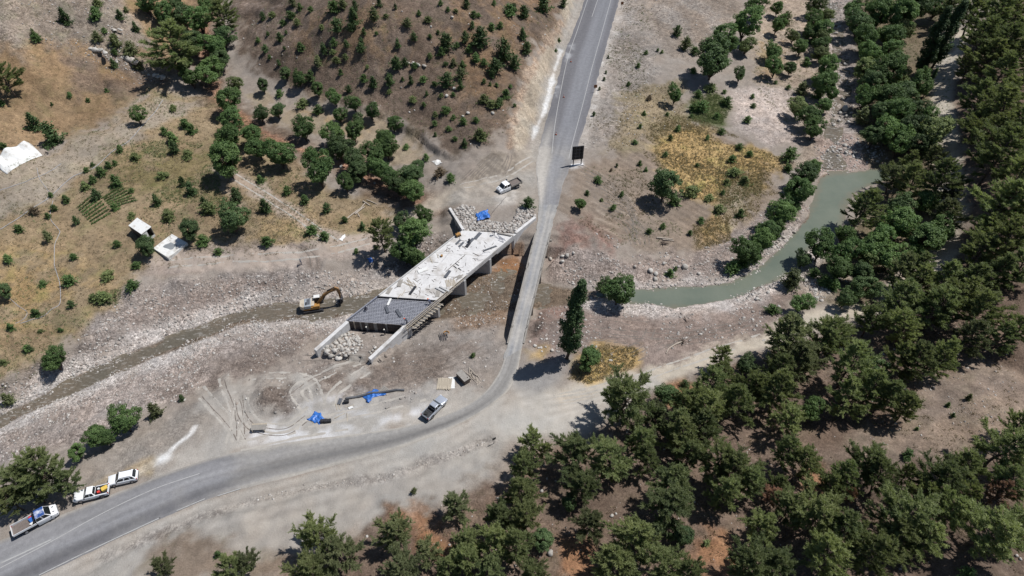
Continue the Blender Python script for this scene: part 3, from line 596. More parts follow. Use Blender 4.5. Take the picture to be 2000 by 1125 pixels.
# ------------------------------------------------------------------ roads
def road_material():
    t = NT('worn_asphalt'); pos = t.n('NewGeometry').outputs['Position']
    col = t.n('Attribute', attribute_name='soil').outputs['Color']
    n = t.noise(pos, 1.2, 5, .65); n2 = t.noise(pos, 9, 2)
    c = t.mix(1.0, col, t.mix(t.rng(n, .3, .7), (.86,.86,.86), (1.14,1.14,1.13)), 'MULTIPLY')
    c = t.mix(1.0, c, t.mix(t.rng(n2, .3, .7), (.9,.9,.9), (1.1,1.1,1.1)), 'MULTIPLY')
    t.l(c, t.b.inputs['Base Color']); t.b.inputs['Roughness'].default_value = .85
    t.l(t.bump(n2, .4, .03), t.b.inputs['Normal']); return t.m
M_ROAD = road_material()
def road(name, Lp, Rp, base, painter, z=.06, n=26, edge=-.05):
    L = flats(smooth_line(Lp, 12)); Rr = flats(smooth_line(Rp, 12)); m = 150
    def resample(p):
        s = np.append(0, np.cumsum(np.hypot(*np.diff(p, axis=0).T))); k = np.linspace(0, s[-1], m); return np.stack([np.interp(k, s, p[:, 0]), np.interp(k, s, p[:, 1])], 1)
    L = resample(L); Rr = resample(Rr); T = np.linspace(0, 1, n+1)
    jl = fbm(L[:, 0], L[:, 1], 2.5, 3, 301)*.25
    V = np.stack([L+(Rr-L)*k for k in T], 1); X, Y = V[:, :, 0], V[:, :, 1]
    p = Paint(X, Y, base); TT_ = np.tile(T, (m, 1)).ravel(); painter(p, TT_); rw = np.repeat(np.arange(m), n+1).astype(float)
    p.c *= (1+.10*fbm(TT_*9, rw*.05, 1, 3, 311)+.07*fbm(TT_*24, rw*.09, 1, 2, 317))[:, None]
    jag = np.zeros_like(X); jag[:, 0] = jl; jag[:, -1] = jl[::-1]
    Z = np.full(X.shape, z); Z[:, 0] = Z[:, -1] = edge
    qq = (np.arange(m-1)[:, None]*(n+1)+np.arange(n)[None, :]).ravel()
    me = mesh_np(name, np.stack([(X+jag).ravel(), Y.ravel(), Z.ravel()], 1), np.stack([qq, qq+1, qq+n+2, qq+n+1], 1), M_ROAD, False)
    a = me.attributes.new('soil', 'FLOAT_COLOR', 'POINT'); a.data.foreach_set('color', np.hstack([p.c, np.ones((len(p.c), 1))]).astype(np.float32).ravel())
    return tag(link(name, me), kind='structure'), L, Rr
def pn(p, T):
    p.c *= (1-.14*np.exp(-((T-.25)/.16)**2)-.10*np.exp(-((T-.93)/.06)**2))[:, None]
    p._put(sstep(.32, .5, T)*(1-sstep(.75, .9, T))*.5, (142,145,152), None, None, None)
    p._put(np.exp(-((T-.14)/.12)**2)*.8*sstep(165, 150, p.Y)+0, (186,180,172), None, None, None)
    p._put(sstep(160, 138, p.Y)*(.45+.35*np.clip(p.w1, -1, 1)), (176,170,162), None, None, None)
    p.poly([(1104,92),(1122,86),(1116,112),(1104,122)], (196,198,202), .8, 1.2, .8, patch=.6)
    p.poly([(1082,165),(1094,168),(1088,190),(1078,188)], (190,192,196), .8, 1.2, .8, patch=.6)
    p.poly([(1040,290),(1075,290),(1065,400),(1040,400)], (192,184,173), 1.5, 1, .9)
    p.line([(1092,310),(1080,350),(1068,400)], 2.6, (142,142,146), .8, .6, .8)
def pb(p, T):
    f = lambda c, w: np.exp(-((T-c)/w)**2)
    p._put(f(.32, .13)*.8, (146,148,154), None, None, None); p._put(f(.72, .12)*.65, (150,150,152), None, None, None)
    p._put(f(.52, .07)*.4, (184,180,174), None, None, None)
    p._put(np.clip(p.w1, 0, 1)*.5, (196,188,177), None, None, None)
def ps(p, T):
    px_, _ = 1000+0*T, 0
    west = sstep(-34, -56, p.X+p.w1*6)                    # clean asphalt towards the west, dust at the bend
    p._put((1-west)*.95, (160,156,151), None, None, None); p._put((1-west)*np.maximum(sstep(.20+.12*p.w1, .02, T), sstep(.80+.1*p.w1, .97, T)), (184,176,164), None, None, None)
    f = lambda c, w: np.exp(-((T-c)/w)**2)
    p._put(f(.62, .2)*(1-west)*sstep(6, -16, p.X)*.8, (104,102,102), None, None, None)
    p._put(f(.5, .1)*(1-west)*.4+f(.75, .08)*(1-west)*.4, (142,137,131), None, None, None)
    p._put(west*f(.84, .16)*.75, (92,91,96), None, None, None)
    p._put(west*f(.62, .07)*.45, (150,151,156), None, None, None); p._put(west*f(.42, .05)*.5, (160,160,162), None, None, None)
    p._put(west*(1-sstep(.0, .12, T))*.8, (172,163,150), None, None, None)
    p._put(west*np.clip(p.w1*.8, 0, 1)*.35, (164,160,154), None, None, None)
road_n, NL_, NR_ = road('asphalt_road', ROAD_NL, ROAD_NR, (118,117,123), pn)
road_b, BL_, BRR_ = road('bridge_road', ROAD_B_L, ROAD_B_R, (164,161,157), pb, .065, 26, .065)
road_s, SL_, SR_ = road('dusty_road', ROAD_SL, ROAD_SR, (140,139,142), ps)
M_MARK = simple('worn_road_paint', alb(188,187,184), .7, var=.12, scale=1.2, dirt=tuple(alb(150,148,146)), dirt_amt=.8)
def marking(px, w, parent, z=.066):
    p = flats(smooth_line(px, 10)); V = []
    for i in range(len(p)):
        d = p[min(i+1, len(p)-1)]-p[max(i-1, 0)]; d /= np.hypot(*d); nrm = np.array([-d[1], d[0]])*w/2
        V += [(*(p[i]+nrm), z), (*(p[i]-nrm), z)]
    F = [(2*i, 2*i+1, 2*i+3, 2*i+2) for i in range(len(p)-1)]
    o = link('lane_marking', mesh_np('lane_marking', V, F, M_MARK)); o.parent = parent; return o
marking([(1151,-10),(1128,58),(1108,118),(1093,190),(1083,250),(1078,300)], .16, road_n)
marking([(1196,-10),(1176,62),(1157,130),(1138,205),(1118,280),(1111,310)], .16, road_n)
marking([(1170,-8),(1156,33)], .16, road_n)
marking([(0,1101),(50,1078),(100,1054)], .22, road_s)
marking([(0,1110),(100,1058),(200,1003),(300,956),(390,925)], .14, road_s)
marking([(76,1124),(170,1078),(300,1017.5),(312,1012)], .18, road_s); marking([(345,998),(400,974.5)], .16, road_s); marking([(425,969),(470,954.5)], .16, road_s)

# ------------------------------------------------------------------ wheel and crawler tracks pressed into the soil
M_TRL = simple('packed_pale_dust', alb(188,180,168), .95, var=.16, scale=.7, bump=.02); M_TRD = simple('turned_dark_soil', alb(130,118,107), .95, var=.2, scale=.8, bump=.04)
def track(px, w=.62, gauge=1.9, pale=True, z=.035):
    p = smooth_line(ats(px), 14); d = np.gradient(p, axis=0); d /= np.hypot(d[:, 0], d[:, 1])[:, None]+1e-9; nn = np.stack([-d[:, 1], d[:, 0]], 1); V = []; F = []
    for sgn in ((-1, 1) if gauge else (0,)):
        wv = w*(1+.35*fbm(p[:, 0], p[:, 1], 2.0, 3, 601)); c = p+nn*(sgn*gauge/2+.15*fbm(p[:, 0], p[:, 1], 5, 2, 603)[:, None]); b = len(V)
        for k in range(len(p)):
            for q in (-.5, 0, .5): x, y = c[k]+nn[k]*wv[k]*q; V.append((x, y, float(gz(x, y))+(z if q == 0 else -.012)))
        for k in range(len(p)-1):
            if float(fbm(c[k:k+1, 0], c[k:k+1, 1], 3.0, 3, 607)[0]) < -.5: continue
            for q in (0, 1): i0 = b+k*3+q; F.append((i0, i0+1, i0+4, i0+3))
    me = mesh_np('wheel_track', V, F, M_TRL if pale else M_TRD, True); tag(link('wheel_track', me), kind='structure')
for px in ([(438,735),(455,790),(462,850)],[(388,760),(440,820),(468,862)],[(600,800),(580,762),(630,735),(700,702)],[(640,792),(660,760),(740,702)],[(488,740),(473,790),(500,828),(560,834),(608,800)],[(470,745),(466,800),(452,866)],[(520,734),(600,742),(627,792)],[(560,840),(640,820),(740,795),(830,770)],[(470,870),(560,850),(680,830)]): track(px)
for px in ([(446,738),(462,792),(470,850)],[(398,766),(446,822),(474,862)],[(482,740),(466,790),(492,834),(560,842),(616,802)],[(590,700),(700,690),(790,700),(860,690)],[(620,735),(720,712),(830,715),(900,690)],[(690,768),(790,740),(890,705),(960,660)],[(560,770),(610,735),(690,700)]): track(px, .24, 1.3, False)
for px in ([(1136,640),(1300,656),(1420,645),(1520,605)],[(1130,655),(1290,668),(1400,660),(1470,640)],[(1180,700),(1255,668),(1278,625)],[(1240,700),(1340,655),(1470,628)],[(1150,615),(1240,630),(1330,640)]): track(px, .26, 1.6, False)
for k in range(9): track([(1130+k*5, 322+k*10), (1170+k*6, 342+k*10), (1212+k*4, 374+k*8), (1245-k, 412+k*7)], .22, .9, False)
for k in range(4): track([(1195+k*16, 420+k*4), (1222+k*13, 445+k*4), (1236+k*9, 478)], .22, .9, False)
for k in range(6): track([(905+k*16, 350-k*2), (925+k*13, 331-k), (945+k*10, 312), (960+k*7, 301)], .22, .7, False)
for px in ([(330,515),(455,504),(560,501),(640,489),(720,470)],[(445,338),(500,370),(560,408),(622,452),(655,476)]): track(px, .5, 1.8)
for px in ([(572,478),(592,487),(604,502),(607,524)],[(586,478),(604,488),(617,502),(620,522)]): track(px, .3, 0, False)
for px in ([(1085,780),(1250,738),(1400,685),(1490,658)],[(1020,790),(1100,782),(1200,762)],[(900,365),(980,345),(1040,310)]): track(px, .45, 1.7)
# ------------------------------------------------------------------ materials for built things
M_CONC = simple('pale_concrete', alb(232,230,228), .9, var=.16, scale=.35, bump=.02, dirt=tuple(alb(176,167,156)), dirt_amt=.8)
M_CONC2 = simple('grey_concrete', alb(206,205,203), .9, var=.12, scale=.8, bump=.02, dirt=tuple(alb(150,142,132)), dirt_amt=.5)
M_OLDC = simple('old_concrete', alb(165,158,148), .95, var=.2, scale=.9, bump=.03, dirt=tuple(alb(110,100,88)), dirt_amt=.7)
M_WOOD = simple('pale_timber', alb(196,180,154), .85, var=.2, scale=2)
M_WOODG = simple('grey_timber', alb(165,158,148), .85, var=.2, scale=2)
M_WOODD = simple('dark_formwork', alb(92,80,74), .85, var=.35, scale=2, dirt=tuple(alb(120,96,76)), dirt_amt=.6)
M_PLY = simple('formwork_ply', alb(150,154,168), .7, var=.3, scale=.7, dirt=tuple(alb(112,116,136)), dirt_amt=.7)
M_STEELP = simple('steel_sheet', alb(112,116,124), .45, .3, .2, 1.5)
M_DARKST = simple('dark_steel', alb(62,64,72), .5, .4, .3, 2)
M_REBAR = simple('rebar_steel', alb(182,184,194), .6, .1, .35, 3)
M_BLUE = simple('blue_tarpaulin', (.03,.13,.42), .45, var=.3, scale=2)
M_WHITEP = simple('white_plastic_sheet', (.66,.66,.64), .4, var=.12, scale=.8, dirt=tuple(alb(176,160,138)), dirt_amt=.6)
M_WHITE = simple('white_car_paint', (.74,.75,.76), .18, var=.03, scale=.5, dirt=(.55,.52,.47), dirt_amt=.25)
M_SILVER = simple('silver_car_paint', (.52,.55,.60), .25, .5, .05, .5)
M_GLASS = simple('tinted_glass', (.012,.016,.018), .06, var=.2, scale=.5)
M_TYRE = simple('tyre_rubber', (.02,.02,.02), .9, var=.2, scale=4)
M_RIM = simple('wheel_rim', (.35,.36,.38), .35, .7, .1, 3)
M_BLACK = simple('black_plastic', (.022,.022,.025), .6, var=.3, scale=3)
M_RED = simple('red_lamp', (.35,.02,.015), .3, var=.1)
M_LAMP = simple('lamp_glass', (.6,.6,.62), .1, var=.1)
M_BEDG = simple('bed_floor', alb(128,114,106), .8, var=.2, scale=2)
M_YEL = simple('machine_yellow', (.36,.185,.045), .6, var=.25, scale=1.2, dirt=(.22,.12,.05), dirt_amt=.7)
M_BROWNM = simple('muddy_yellow_steel', (.27,.14,.045), .6, var=.3, scale=1.2, dirt=(.10,.065,.04), dirt_amt=.8)
M_GREYH = simple('grey_hood', (.34,.37,.40), .4, .2, .15, 1)
M_ORANGE = simple('orange_vest', (.75,.13,.02), .7, var=.1)
M_PIPE = simple('black_pipe', alb(96,98,104), .5, var=.2, scale=1)
M_HOSE = simple('pale_hose', alb(182,184,190), .6, var=.15, scale=.6)
M_BARK = simple('bark', (.085,.062,.048), .95, var=.35, scale=4, bump=.02)
M_PALEB = simple('bleached_wood', alb(196,180,160), .9, var=.2, scale=3)
M_BROWNS = simple('brown_sign', (.20,.075,.025), .6, var=.2)
M_ROCK = None

# ------------------------------------------------------------------ stones
def rock_mat(name, a, b, warm):
    t = NT(name); tc = t.n('TexCoord').outputs['Object']; geo = t.n('NewGeometry').outputs['Position']
    tint = t.n('Attribute', attribute_name='tint').outputs['Fac']; rnd = t.n('ObjectInfo').outputs['Random']
    f = t.math('FRACT', t.math('ADD', tint, rnd))
    c = t.mix(f, a, b); c = t.mix(t.rng(t.math('FRACT', t.math('MULTIPLY', f, 7.3)), .6, 1, 0, .6), c, warm)
    n = t.noise(geo, 3.5, 4, .65); c = t.mix(1.0, c, t.mix(t.rng(n, .3, .7), (.75,.74,.73), (1.2,1.2,1.2)), 'MULTIPLY')
    t.l(c, t.b.inputs['Base Color']); t.b.inputs['Roughness'].default_value = .9; t.l(t.bump(n, .6, .08), t.b.inputs['Normal']); return t.m
M_ROCK = rock_mat('limestone', alb(150,142,134), alb(218,212,203), alb(176,152,134))
M_ROCKB = rock_mat('limestone_boulder', alb(184,178,168), alb(222,216,206), alb(196,180,162))
PHI = (1+5**.5)/2
ICO_V = np.array([(-1,PHI,0),(1,PHI,0),(-1,-PHI,0),(1,-PHI,0),(0,-1,PHI),(0,1,PHI),(0,-1,-PHI),(0,1,-PHI),(PHI,0,-1),(PHI,0,1),(-PHI,0,-1),(-PHI,0,1)])/math.hypot(1, PHI)
ICO_F = np.array([(0,11,5),(0,5,1),(0,1,7),(0,7,10),(0,10,11),(1,5,9),(5,11,4),(11,10,2),(10,7,6),(7,1,8),(3,9,4),(3,4,2),(3,2,6),(3,6,8),(3,8,9),(4,9,5),(2,4,11),(6,2,10),(8,6,7),(9,8,1)])
def sub_ico():
    V = [tuple(v) for v in ICO_V]; F = []; mid = {}
    def m(a, b):
        k = (min(a, b), max(a, b))
        if k not in mid: p = (np.array(V[a])+np.array(V[b])); p /= np.linalg.norm(p); V.append(tuple(p)); mid[k] = len(V)-1
        return mid[k]
    for a, b, c in ICO_F:
        x, y, z = m(a, b), m(b, c), m(c, a); F += [(a, x, z), (b, y, x), (c, z, y), (x, y, z)]
    return np.array(V), np.array(F)
def in_poly(px, n, world=False):
    p = np.asarray(px) if world else ats(px); lo, hi = p.min(0), p.max(0); out = np.zeros((0, 2))
    while len(out) < n:
        q = RNG.uniform(lo, hi, (n*3+50, 2)); out = np.vstack([out, q[inside(q[:, 0], q[:, 1], p)]])
    return out[:n]
def near_line(pts, n, w):
    p = np.asarray(pts)[:, :2]; s = np.append(0, np.cumsum(np.hypot(*np.diff(p, axis=0).T))); k = RNG.uniform(0, s[-1], n)
    xy = np.stack([np.interp(k, s, p[:, 0]), np.interp(k, s, p[:, 1])], 1); return xy+RNG.normal(0, w/2, (n, 2))
def stones(name, xy, smin, smax, mat, power=2.5, clear_road=True):
    x, y = xy[:, 0], xy[:, 1]
    if clear_road:
        rsd = bil(road_sd, (x-X0)/STEP, (y-Y0)/STEP); xy = xy[rsd > .6]; x, y = xy[:, 0], xy[:, 1]
    cl = fbm(x, y, 7, 4, 501)+.6*RNG.random(len(x))*(1 if power > 2 else 9); xy = xy[cl > .22]; x, y = xy[:, 0], xy[:, 1]
    n = len(xy); s = (smin+(smax-smin)*.25*np.clip(fbm(x, y, 11, 2, 507), 0, 1))+(smax-smin)*RNG.random(n)**power; base = [ICO_V*(1+RNG.uniform(-.28, .28, (12, 1))) for _ in range(10)]
    B = np.stack(base)[RNG.integers(0, 10, n)]; th = RNG.uniform(0, 6.28, n); c, sn = np.cos(th), np.sin(th)
    sc = np.stack([s*RNG.uniform(.75, 1.25, n), s*RNG.uniform(.75, 1.25, n), s*RNG.uniform(.55, .9, n)], 1)/2
    B = B*sc[:, None, :]; V = np.stack([B[:, :, 0]*c[:, None]-B[:, :, 1]*sn[:, None]+x[:, None], B[:, :, 0]*sn[:, None]+B[:, :, 1]*c[:, None]+y[:, None], B[:, :, 2]+(gz(x, y)-s*(.04 if power > 2 else -.12))[:, None]], 2)
    F = (ICO_F[None]+np.arange(n)[:, None, None]*12).reshape(-1, 3)
    o = link(name, mesh_np(name, V.reshape(-1, 3), F, mat, False, np.repeat(RNG.random(n), 12)))
    return o
allp = lambda *a: np.vstack(a)
st = stones('gravel_bank', allp(in_poly(BANK_N, 3600), near_line(WHITE_N, 1800, 3.0)), .10, .62, M_ROCK, 4); tag(st, 'grey gravel and cobbles along the left bank of the brown stream', 'gravel', kind='stuff')
st = stones('gravel_bar', allp(in_poly(BAR_S, 3200), near_line(WHITE_S, 2400, 3.0), in_poly(YARD, 1100)), .10, .55, M_ROCK, 4); tag(st, 'pale gravel bar between brown stream and work yard', 'gravel', kind='stuff')
st = stones('pool_gravel', allp(in_poly(BANK_NE, 1700), near_line(POOL_S, 1700, 3.2), near_line(POOL_N, 800, 2.2), in_poly([(1040,600),(1165,590),(1340,605),(1500,565),(1580,580),(1500,640),(1250,700),(1060,720)], 1300), in_poly([(1070,440),(1200,460),(1230,510),(1080,550)], 700)), .12, .75, M_ROCK, 4); tag(st, 'pale cobbles lining both shores of the green river pool', 'gravel', kind='stuff')
st = stones('brook_stones', allp(near_line(bk, 1500, 6), in_poly([(1590,270),(1640,255),(1730,290),(1735,320),(1650,338),(1590,342)], 600), in_poly([(1560,545),(1640,525),(1660,560),(1600,590)], 350)), .15, .95, M_ROCK, 3); tag(st, 'white stones strewn along the rocky brook at upper right', 'stones', kind='stuff')
st = stones('slope_rubble', allp(in_poly(EMB, 1500), in_poly([(1250,-20),(1420,-20),(1465,40),(1390,120),(1320,110),(1250,30)], 700), in_poly([(1230,180),(1320,160),(1350,250),(1180,300)], 300), in_poly([(1420,180),(1550,160),(1570,290),(1430,235)], 500)), .12, .55, M_ROCK, 4); tag(st, 'grey rubble on the road embankment slope', 'rubble', kind='stuff')
st = stones('hill_rubble', allp(in_poly([(-40,-20),(190,-20),(270,60),(340,150),(300,175),(100,90),(-40,60)], 1100), in_poly([(180,85),(330,150),(320,170),(200,110)], 250), in_poly(BRH, 1100)), .15, .7, M_ROCK, 4); tag(st, 'scattered loose rock on the two upper hillsides', 'rubble', kind='stuff')
st = stones('bridge_bed_stones', allp(in_poly([(870,600),(985,512),(1045,520),(1000,635),(900,640)], 1100), in_poly([(600,600),(760,575),(830,600),(700,625)], 250), near_line((RN[17:]+RS[18:])/2 if len(RN[17:]) == len(RS[18:]) else RN[17:], 900, 3.0)), .10, .5, M_ROCK, 4); tag(st, 'wet stones in the shallow brown stream bed', 'stones', kind='stuff')
st = stones('verge_stones', allp(near_line(smooth_line(ats([(470,985),(600,952),(760,928),(900,880),(965,858)]), 5), 200, .8), in_poly([(560,1100),(960,945),(1150,870),(1500,700),(1990,600),(1990,1120),(600,1120)], 1100), in_poly([(1640,860),(1850,740),(1990,740),(1990,850),(1850,900)], 200)), .12, .5, M_ROCK, 4); tag(st, 'small loose stones along the verge and the pine forest floor', 'stones', kind='stuff')
fill_xy = in_poly([(886,410),(904,400),(925,404),(942,430),(998,436),(1012,408),(1030,392),(1047,424),(1010,462),(960,452),(906,452)], 1300)
st = stones('stone_fill', fill_xy, .32, .85, M_ROCK, 1.6); tag(st, 'broken rock fill behind the north end of the new bridge', 'rock fill', kind='stuff')

st = stones('pile_rubble', in_poly([(628,678),(650,652),(690,652),(712,670),(700,690),(672,705),(640,700)], 260), .25, .7, M_ROCKB, 1.5); tag(st, 'small rubble filling the pale stone pile', 'rubble', kind='stuff')
sv, sf = sub_ico(); BOULD = []
for k in range(6):
    rr = np.random.default_rng(50+k); v = sv*(1+rr.uniform(-.13, .13, (len(sv), 1)))
    for _ in range(7):
        nrm = rr.normal(size=3); nrm /= np.linalg.norm(nrm); d = v@nrm; cut = rr.uniform(.62, .85); v = v-np.maximum(0, d-cut)[:, None]*nrm
    v *= np.array([1, rr.uniform(.75, .95), rr.uniform(.65, .85)]); BOULD.append(mesh_np('boulder', v, sf, M_ROCKB, False, np.zeros(len(v))))
ORD = ['leftmost','second from left','third from left','fourth from left','fifth from left','sixth from left','seventh from left','eighth from left','ninth from left','tenth from left','eleventh from left','twelfth from left']
def rank_labels(items, noun, phrase):       # items: (u, v, setter); one label for each, by row and place
    if len(items) == 1: items[0][2]('%s %s' % (noun[0], phrase)); return
    if len(items) > 8:
        it = sorted(items, key=lambda q: q[1]); k = math.ceil(len(it)/8); rows = ['upper','lower'] if k == 2 else (['upper','middle','lower'] if k == 3 else (['top-row','upper','lower','bottom-row'] if k == 4 else ['row-%s' % w for w in ('one','two','three','four','five','six','seven','eight','nine','ten')][:k]))
        n = math.ceil(len(it)/k)
        for i in range(k):
            if it[i*n:(i+1)*n]: rank_labels_row(it[i*n:(i+1)*n], rows[i]+' '+noun[1], phrase)
    else: rank_labels_row(items, noun[1], phrase)
def rank_labels_row(items, nouns, phrase):
    it = sorted(items, key=lambda q: q[0])
    for i, q in enumerate(it): q[2](('rightmost' if i == len(it)-1 and i > 0 else ORD[i] if len(it) > 1 else 'sole one')+' of '+nouns+' '+phrase)
def boulder_set(spots, noun, phrase, group, sink=.25, z=None):
    its = []
    for u, v, w in spots:
        p = at(u, v); r = max(w/pxm(p)/2, .16); o = link('boulder', random.choice(BOULD)); o.location = (p.x, p.y, p.z+r*(.55-sink)); o.scale = (r, r, r*random.uniform(.9, 1.1)); o.rotation_euler = (random.uniform(-.3,.3), random.uniform(-.3,.3), random.uniform(0, 6.28))
        tag(o, None, 'boulder', group); its.append((u, v, lambda s, o=o: o.__setitem__('label', s)))
    rank_labels(its, noun, phrase)
zz = lambda L: [(580+a/6.25, 530+b/6.25, c/6.25*1.1) for a, b, c in L]
boulder_set(zz([(365,1000,90),(425,1040,80),(512,1065,88),(460,970,70),(600,1035,60),(430,920,64)]), ('boulder','biggest boulders'), 'at the front of the pale stone pile', 'boulders of the stone pile')
boulder_set(zz([(370,925,58),(340,885,52),(395,830,72),(470,790,70),(300,930,50),(420,870,52),(450,835,46)]), ('boulder','boulders'), 'on the left flank of the pale stone pile', 'boulders of the stone pile')
boulder_set(zz([(520,850,62),(580,900,55),(560,960,58),(620,960,50),(480,880,55),(540,800,52),(510,915,50),(600,820,46)]), ('boulder','boulders'), 'in the middle of the pale stone pile', 'boulders of the stone pile')
boulder_set(zz([(640,880,48),(700,900,44),(680,955,46),(650,825,46),(720,840,46),(760,900,38),(770,860,38),(740,940,40)]), ('boulder','boulders'), 'on the right flank of the pale stone pile', 'boulders of the stone pile')
boulder_set(zz([(690,800,42),(730,790,38),(640,1000,42),(800,900,30),(790,935,30)]), ('boulder','small stones'), 'at the right edge of the pale stone pile', 'boulders of the stone pile')
boulder_set(zz([(955,940,50),(925,970,40),(890,985,32),(905,1005,28)]), ('boulder','stones'), 'beside the right wing wall of the new bridge', 'stones by the wing wall')
boulder_set([(1075,507,10),(1098,501,9),(1108,500,11),(1098,512,10),(1120,495,8)], ('boulder','boulders'), 'just right of the old bridge on red earth', 'boulders on the river bank')
boulder_set([(1270,530,13),(1281,536,11),(1279,546,12),(1337,522,14),(1296,515,9),(1240,522,9),(1365,535,9)], ('boulder','boulders'), 'on the stony bank above the green pool', 'boulders on the river bank')
boulder_set([(1650,214,15),(1645,195,9),(1640,222,9),(1662,222,8),(1652,228,9),(1638,236,8),(1656,240,9),(1628,245,8)], ('boulder','boulders'), 'in the rocky brook at the upper right', 'boulders of the brook')
boulder_set([(1632,66,9),(1626,77,8),(1640,88,7),(1646,105,8),(1650,126,8),(1633,50,7)], ('boulder','boulders'), 'high up along the rocky brook', 'boulders of the brook')
boulder_set([(1650,285,10),(1640,293,9),(1660,290,9),(1652,300,9),(1668,300,8),(1636,305,8),(1616,296,8)], ('boulder','boulders'), 'at the head of the green pool', 'boulders of the pool')
boulder_set([(1551,455,8),(1530,465,8),(1518,474,7),(1508,482,8),(1523,470,6)], ('boulder','white stones'), 'along the left waterline of the green pool', 'boulders of the pool')
boulder_set([(1573,550,11),(1586,556,8),(1478,585,10),(1500,572,8),(1610,556,9)], ('boulder','white stones'), 'on the right shore of the green pool', 'boulders of the pool')
boulder_set([(1078,685,9),(1045,676,9),(1035,668,7),(1052,680,6)], ('boulder','stones'), 'where the old bridge meets the golden grass', 'stones at the bridge end')
boulder_set([(660,585,10),(652,590,7)], ('boulder','rocks'), 'in the water by the excavator bucket', 'rocks by the excavator')
boulder_set([(667,327,9),(632,292,9),(732,358,7),(708,350,7)], ('boulder','white rocks'), 'in the wooded gully below the brown hill', 'rocks in the gully')
boulder_set([(883,35,8),(842,53,6),(887,174,8),(872,188,9),(914,221,8),(962,222,9),(904,228,7)], ('boulder','white rocks'), 'on the brown hillside left of the asphalt road', 'rocks on the hillside')
boulder_set([(1075,1081,15),(1058,959,9),(1195,1008,9),(1203,1004,7),(1985,1085,8),(1993,1092,7),(1755,944,5)], ('boulder','pale rocks'), 'on the pine forest floor', 'rocks on the forest floor')

# rock outcrops on the upper left slope
def outcrop(u, v, w, label):
    p = at(u, v); mb = MB(); v0 = sv.copy(); rr = np.random.default_rng(int(u)); L = w/pxm(p)
    root = empty('rock_outcrop', p); tag(root, label, 'rock', 'pale outcrops on the upper left slope')
    for k in range(5):
        o = link('rock_slab', BOULD[k % 6], root); t_ = (k-2)/2
        o.location = (t_*L*.42+rr.normal()*.3, -t_*L*.20+rr.normal()*.4, .1); o.scale = (L*.2, L*.13, L*.10*rr.uniform(.7, 1.3)); o.rotation_euler = (rr.normal()*.2, rr.normal()*.2, -.5+rr.normal()*.3)
outcrop(185,98,50,'pale rock ledge below the shrubs on the upper left slope'); outcrop(248,116,55,'jagged grey rock outcrop beside the dark gully trees'); outcrop(300,148,45,'white rock slab just above the tall pine shadow'); outcrop(222,58,28,'small grey rock outcrop among shrubs near the top left')
outcrop(312,150,30,'low white rock at the foot of the tall gully pine'); outcrop(810,125,30,'dark rock outcrop in the middle of the brown hill')

# ------------------------------------------------------------------ new bridge under construction
bridge = empty('new_bridge', br(0, 0, -5)); tag(bridge, 'unfinished concrete bridge with pale deck, bare rebar end and wall piers', 'bridge')
def bpart(name, mb, mat, bevel=0, parent=None):
    o = mb.build(name, mat, parent or bridge, bevel)
    if not parent: o.matrix_parent_inverse = Matrix.Translation(-Vector(br(0, 0, -5)))
    return o
def quad(t0, t1, s0, s1): return [br(t0, s0)[:2], br(t0, s1)[:2], br(t1, s1)[:2], br(t1, s0)[:2]]
DZ = .8
deck = bpart('deck_slab', MB().prism(quad(8.4, BR_L, 0, 1), -.15, DZ), M_CONC)
bpart('edge_kerb', MB().prism(quad(8.5, BR_L, .002, .03), DZ, DZ+.22), M_CONC2, .02); bpart('edge_kerb', MB().prism(quad(18, BR_L, .972, .998), DZ, DZ+.22), M_CONC, .02)
for t_ in (16.8, 25.1): bpart('deck_joint', MB().prism(quad(t_-.04, t_+.04, .03, .97), DZ, DZ+.006), M_OLDC)
bpart('pour_stop', MB().prism(quad(8.2, 8.38, .0, 1.0), -.1, DZ+.03), M_DARKST)
for k, t in enumerate((8.4, 16.8, 25.1)):
    bpart('pier', MB().prism(quad(t-.3, t+.3, .01, 1.012), -6, -.153), M_CONC2, .03)
bpart('pier_cap', MB().prism(quad(BR_L-6, BR_L-.1, .99, 1.0), -.5, -.16), M_CONC2)
bpart('abutment', MB().prism(quad(BR_L, BR_L+.9, 0, 1), -6, DZ-.02), M_CONC, .03); bpart('abutment', MB().prism(quad(-.05, .85, .02, 1.0), -6, -.45), M_CONC2, .03)
def wall(a, b, th, za0, za1, zb, side=1):
    a = np.array(a[:2]); b = np.array(b[:2]); d = (b-a)/np.hypot(*(b-a)); n = np.array([-d[1], d[0]])*th*side
    return MB().prism([a, b, b+n, a+n] if side > 0 else [a, a+n, b+n, b], zb, [za0, za1, za1, za0] if side > 0 else [za0, za0, za1, za1])
bpart('wing_wall', wall(br(BR_L+.9, 1.0), (5.6, 119.4), .65, DZ+.2, DZ+.05, -6), M_CONC, .03)
bpart('wing_wall', wall(br(BR_L+.9, 0), (-14.9, 122.9), .6, DZ+.2, DZ-.1, -6, -1), M_CONC, .03)
bpart('wing_wall', wall(br(-.05, 0), (-38.5, 81.8), .75, .75, -.1, -6, 1), M_CONC, .03)
bpart('wing_wall', wall(br(-.05, 1.0), (-27.1, 79.3), .75, .55, -.25, -6, -1), M_CONC, .03)
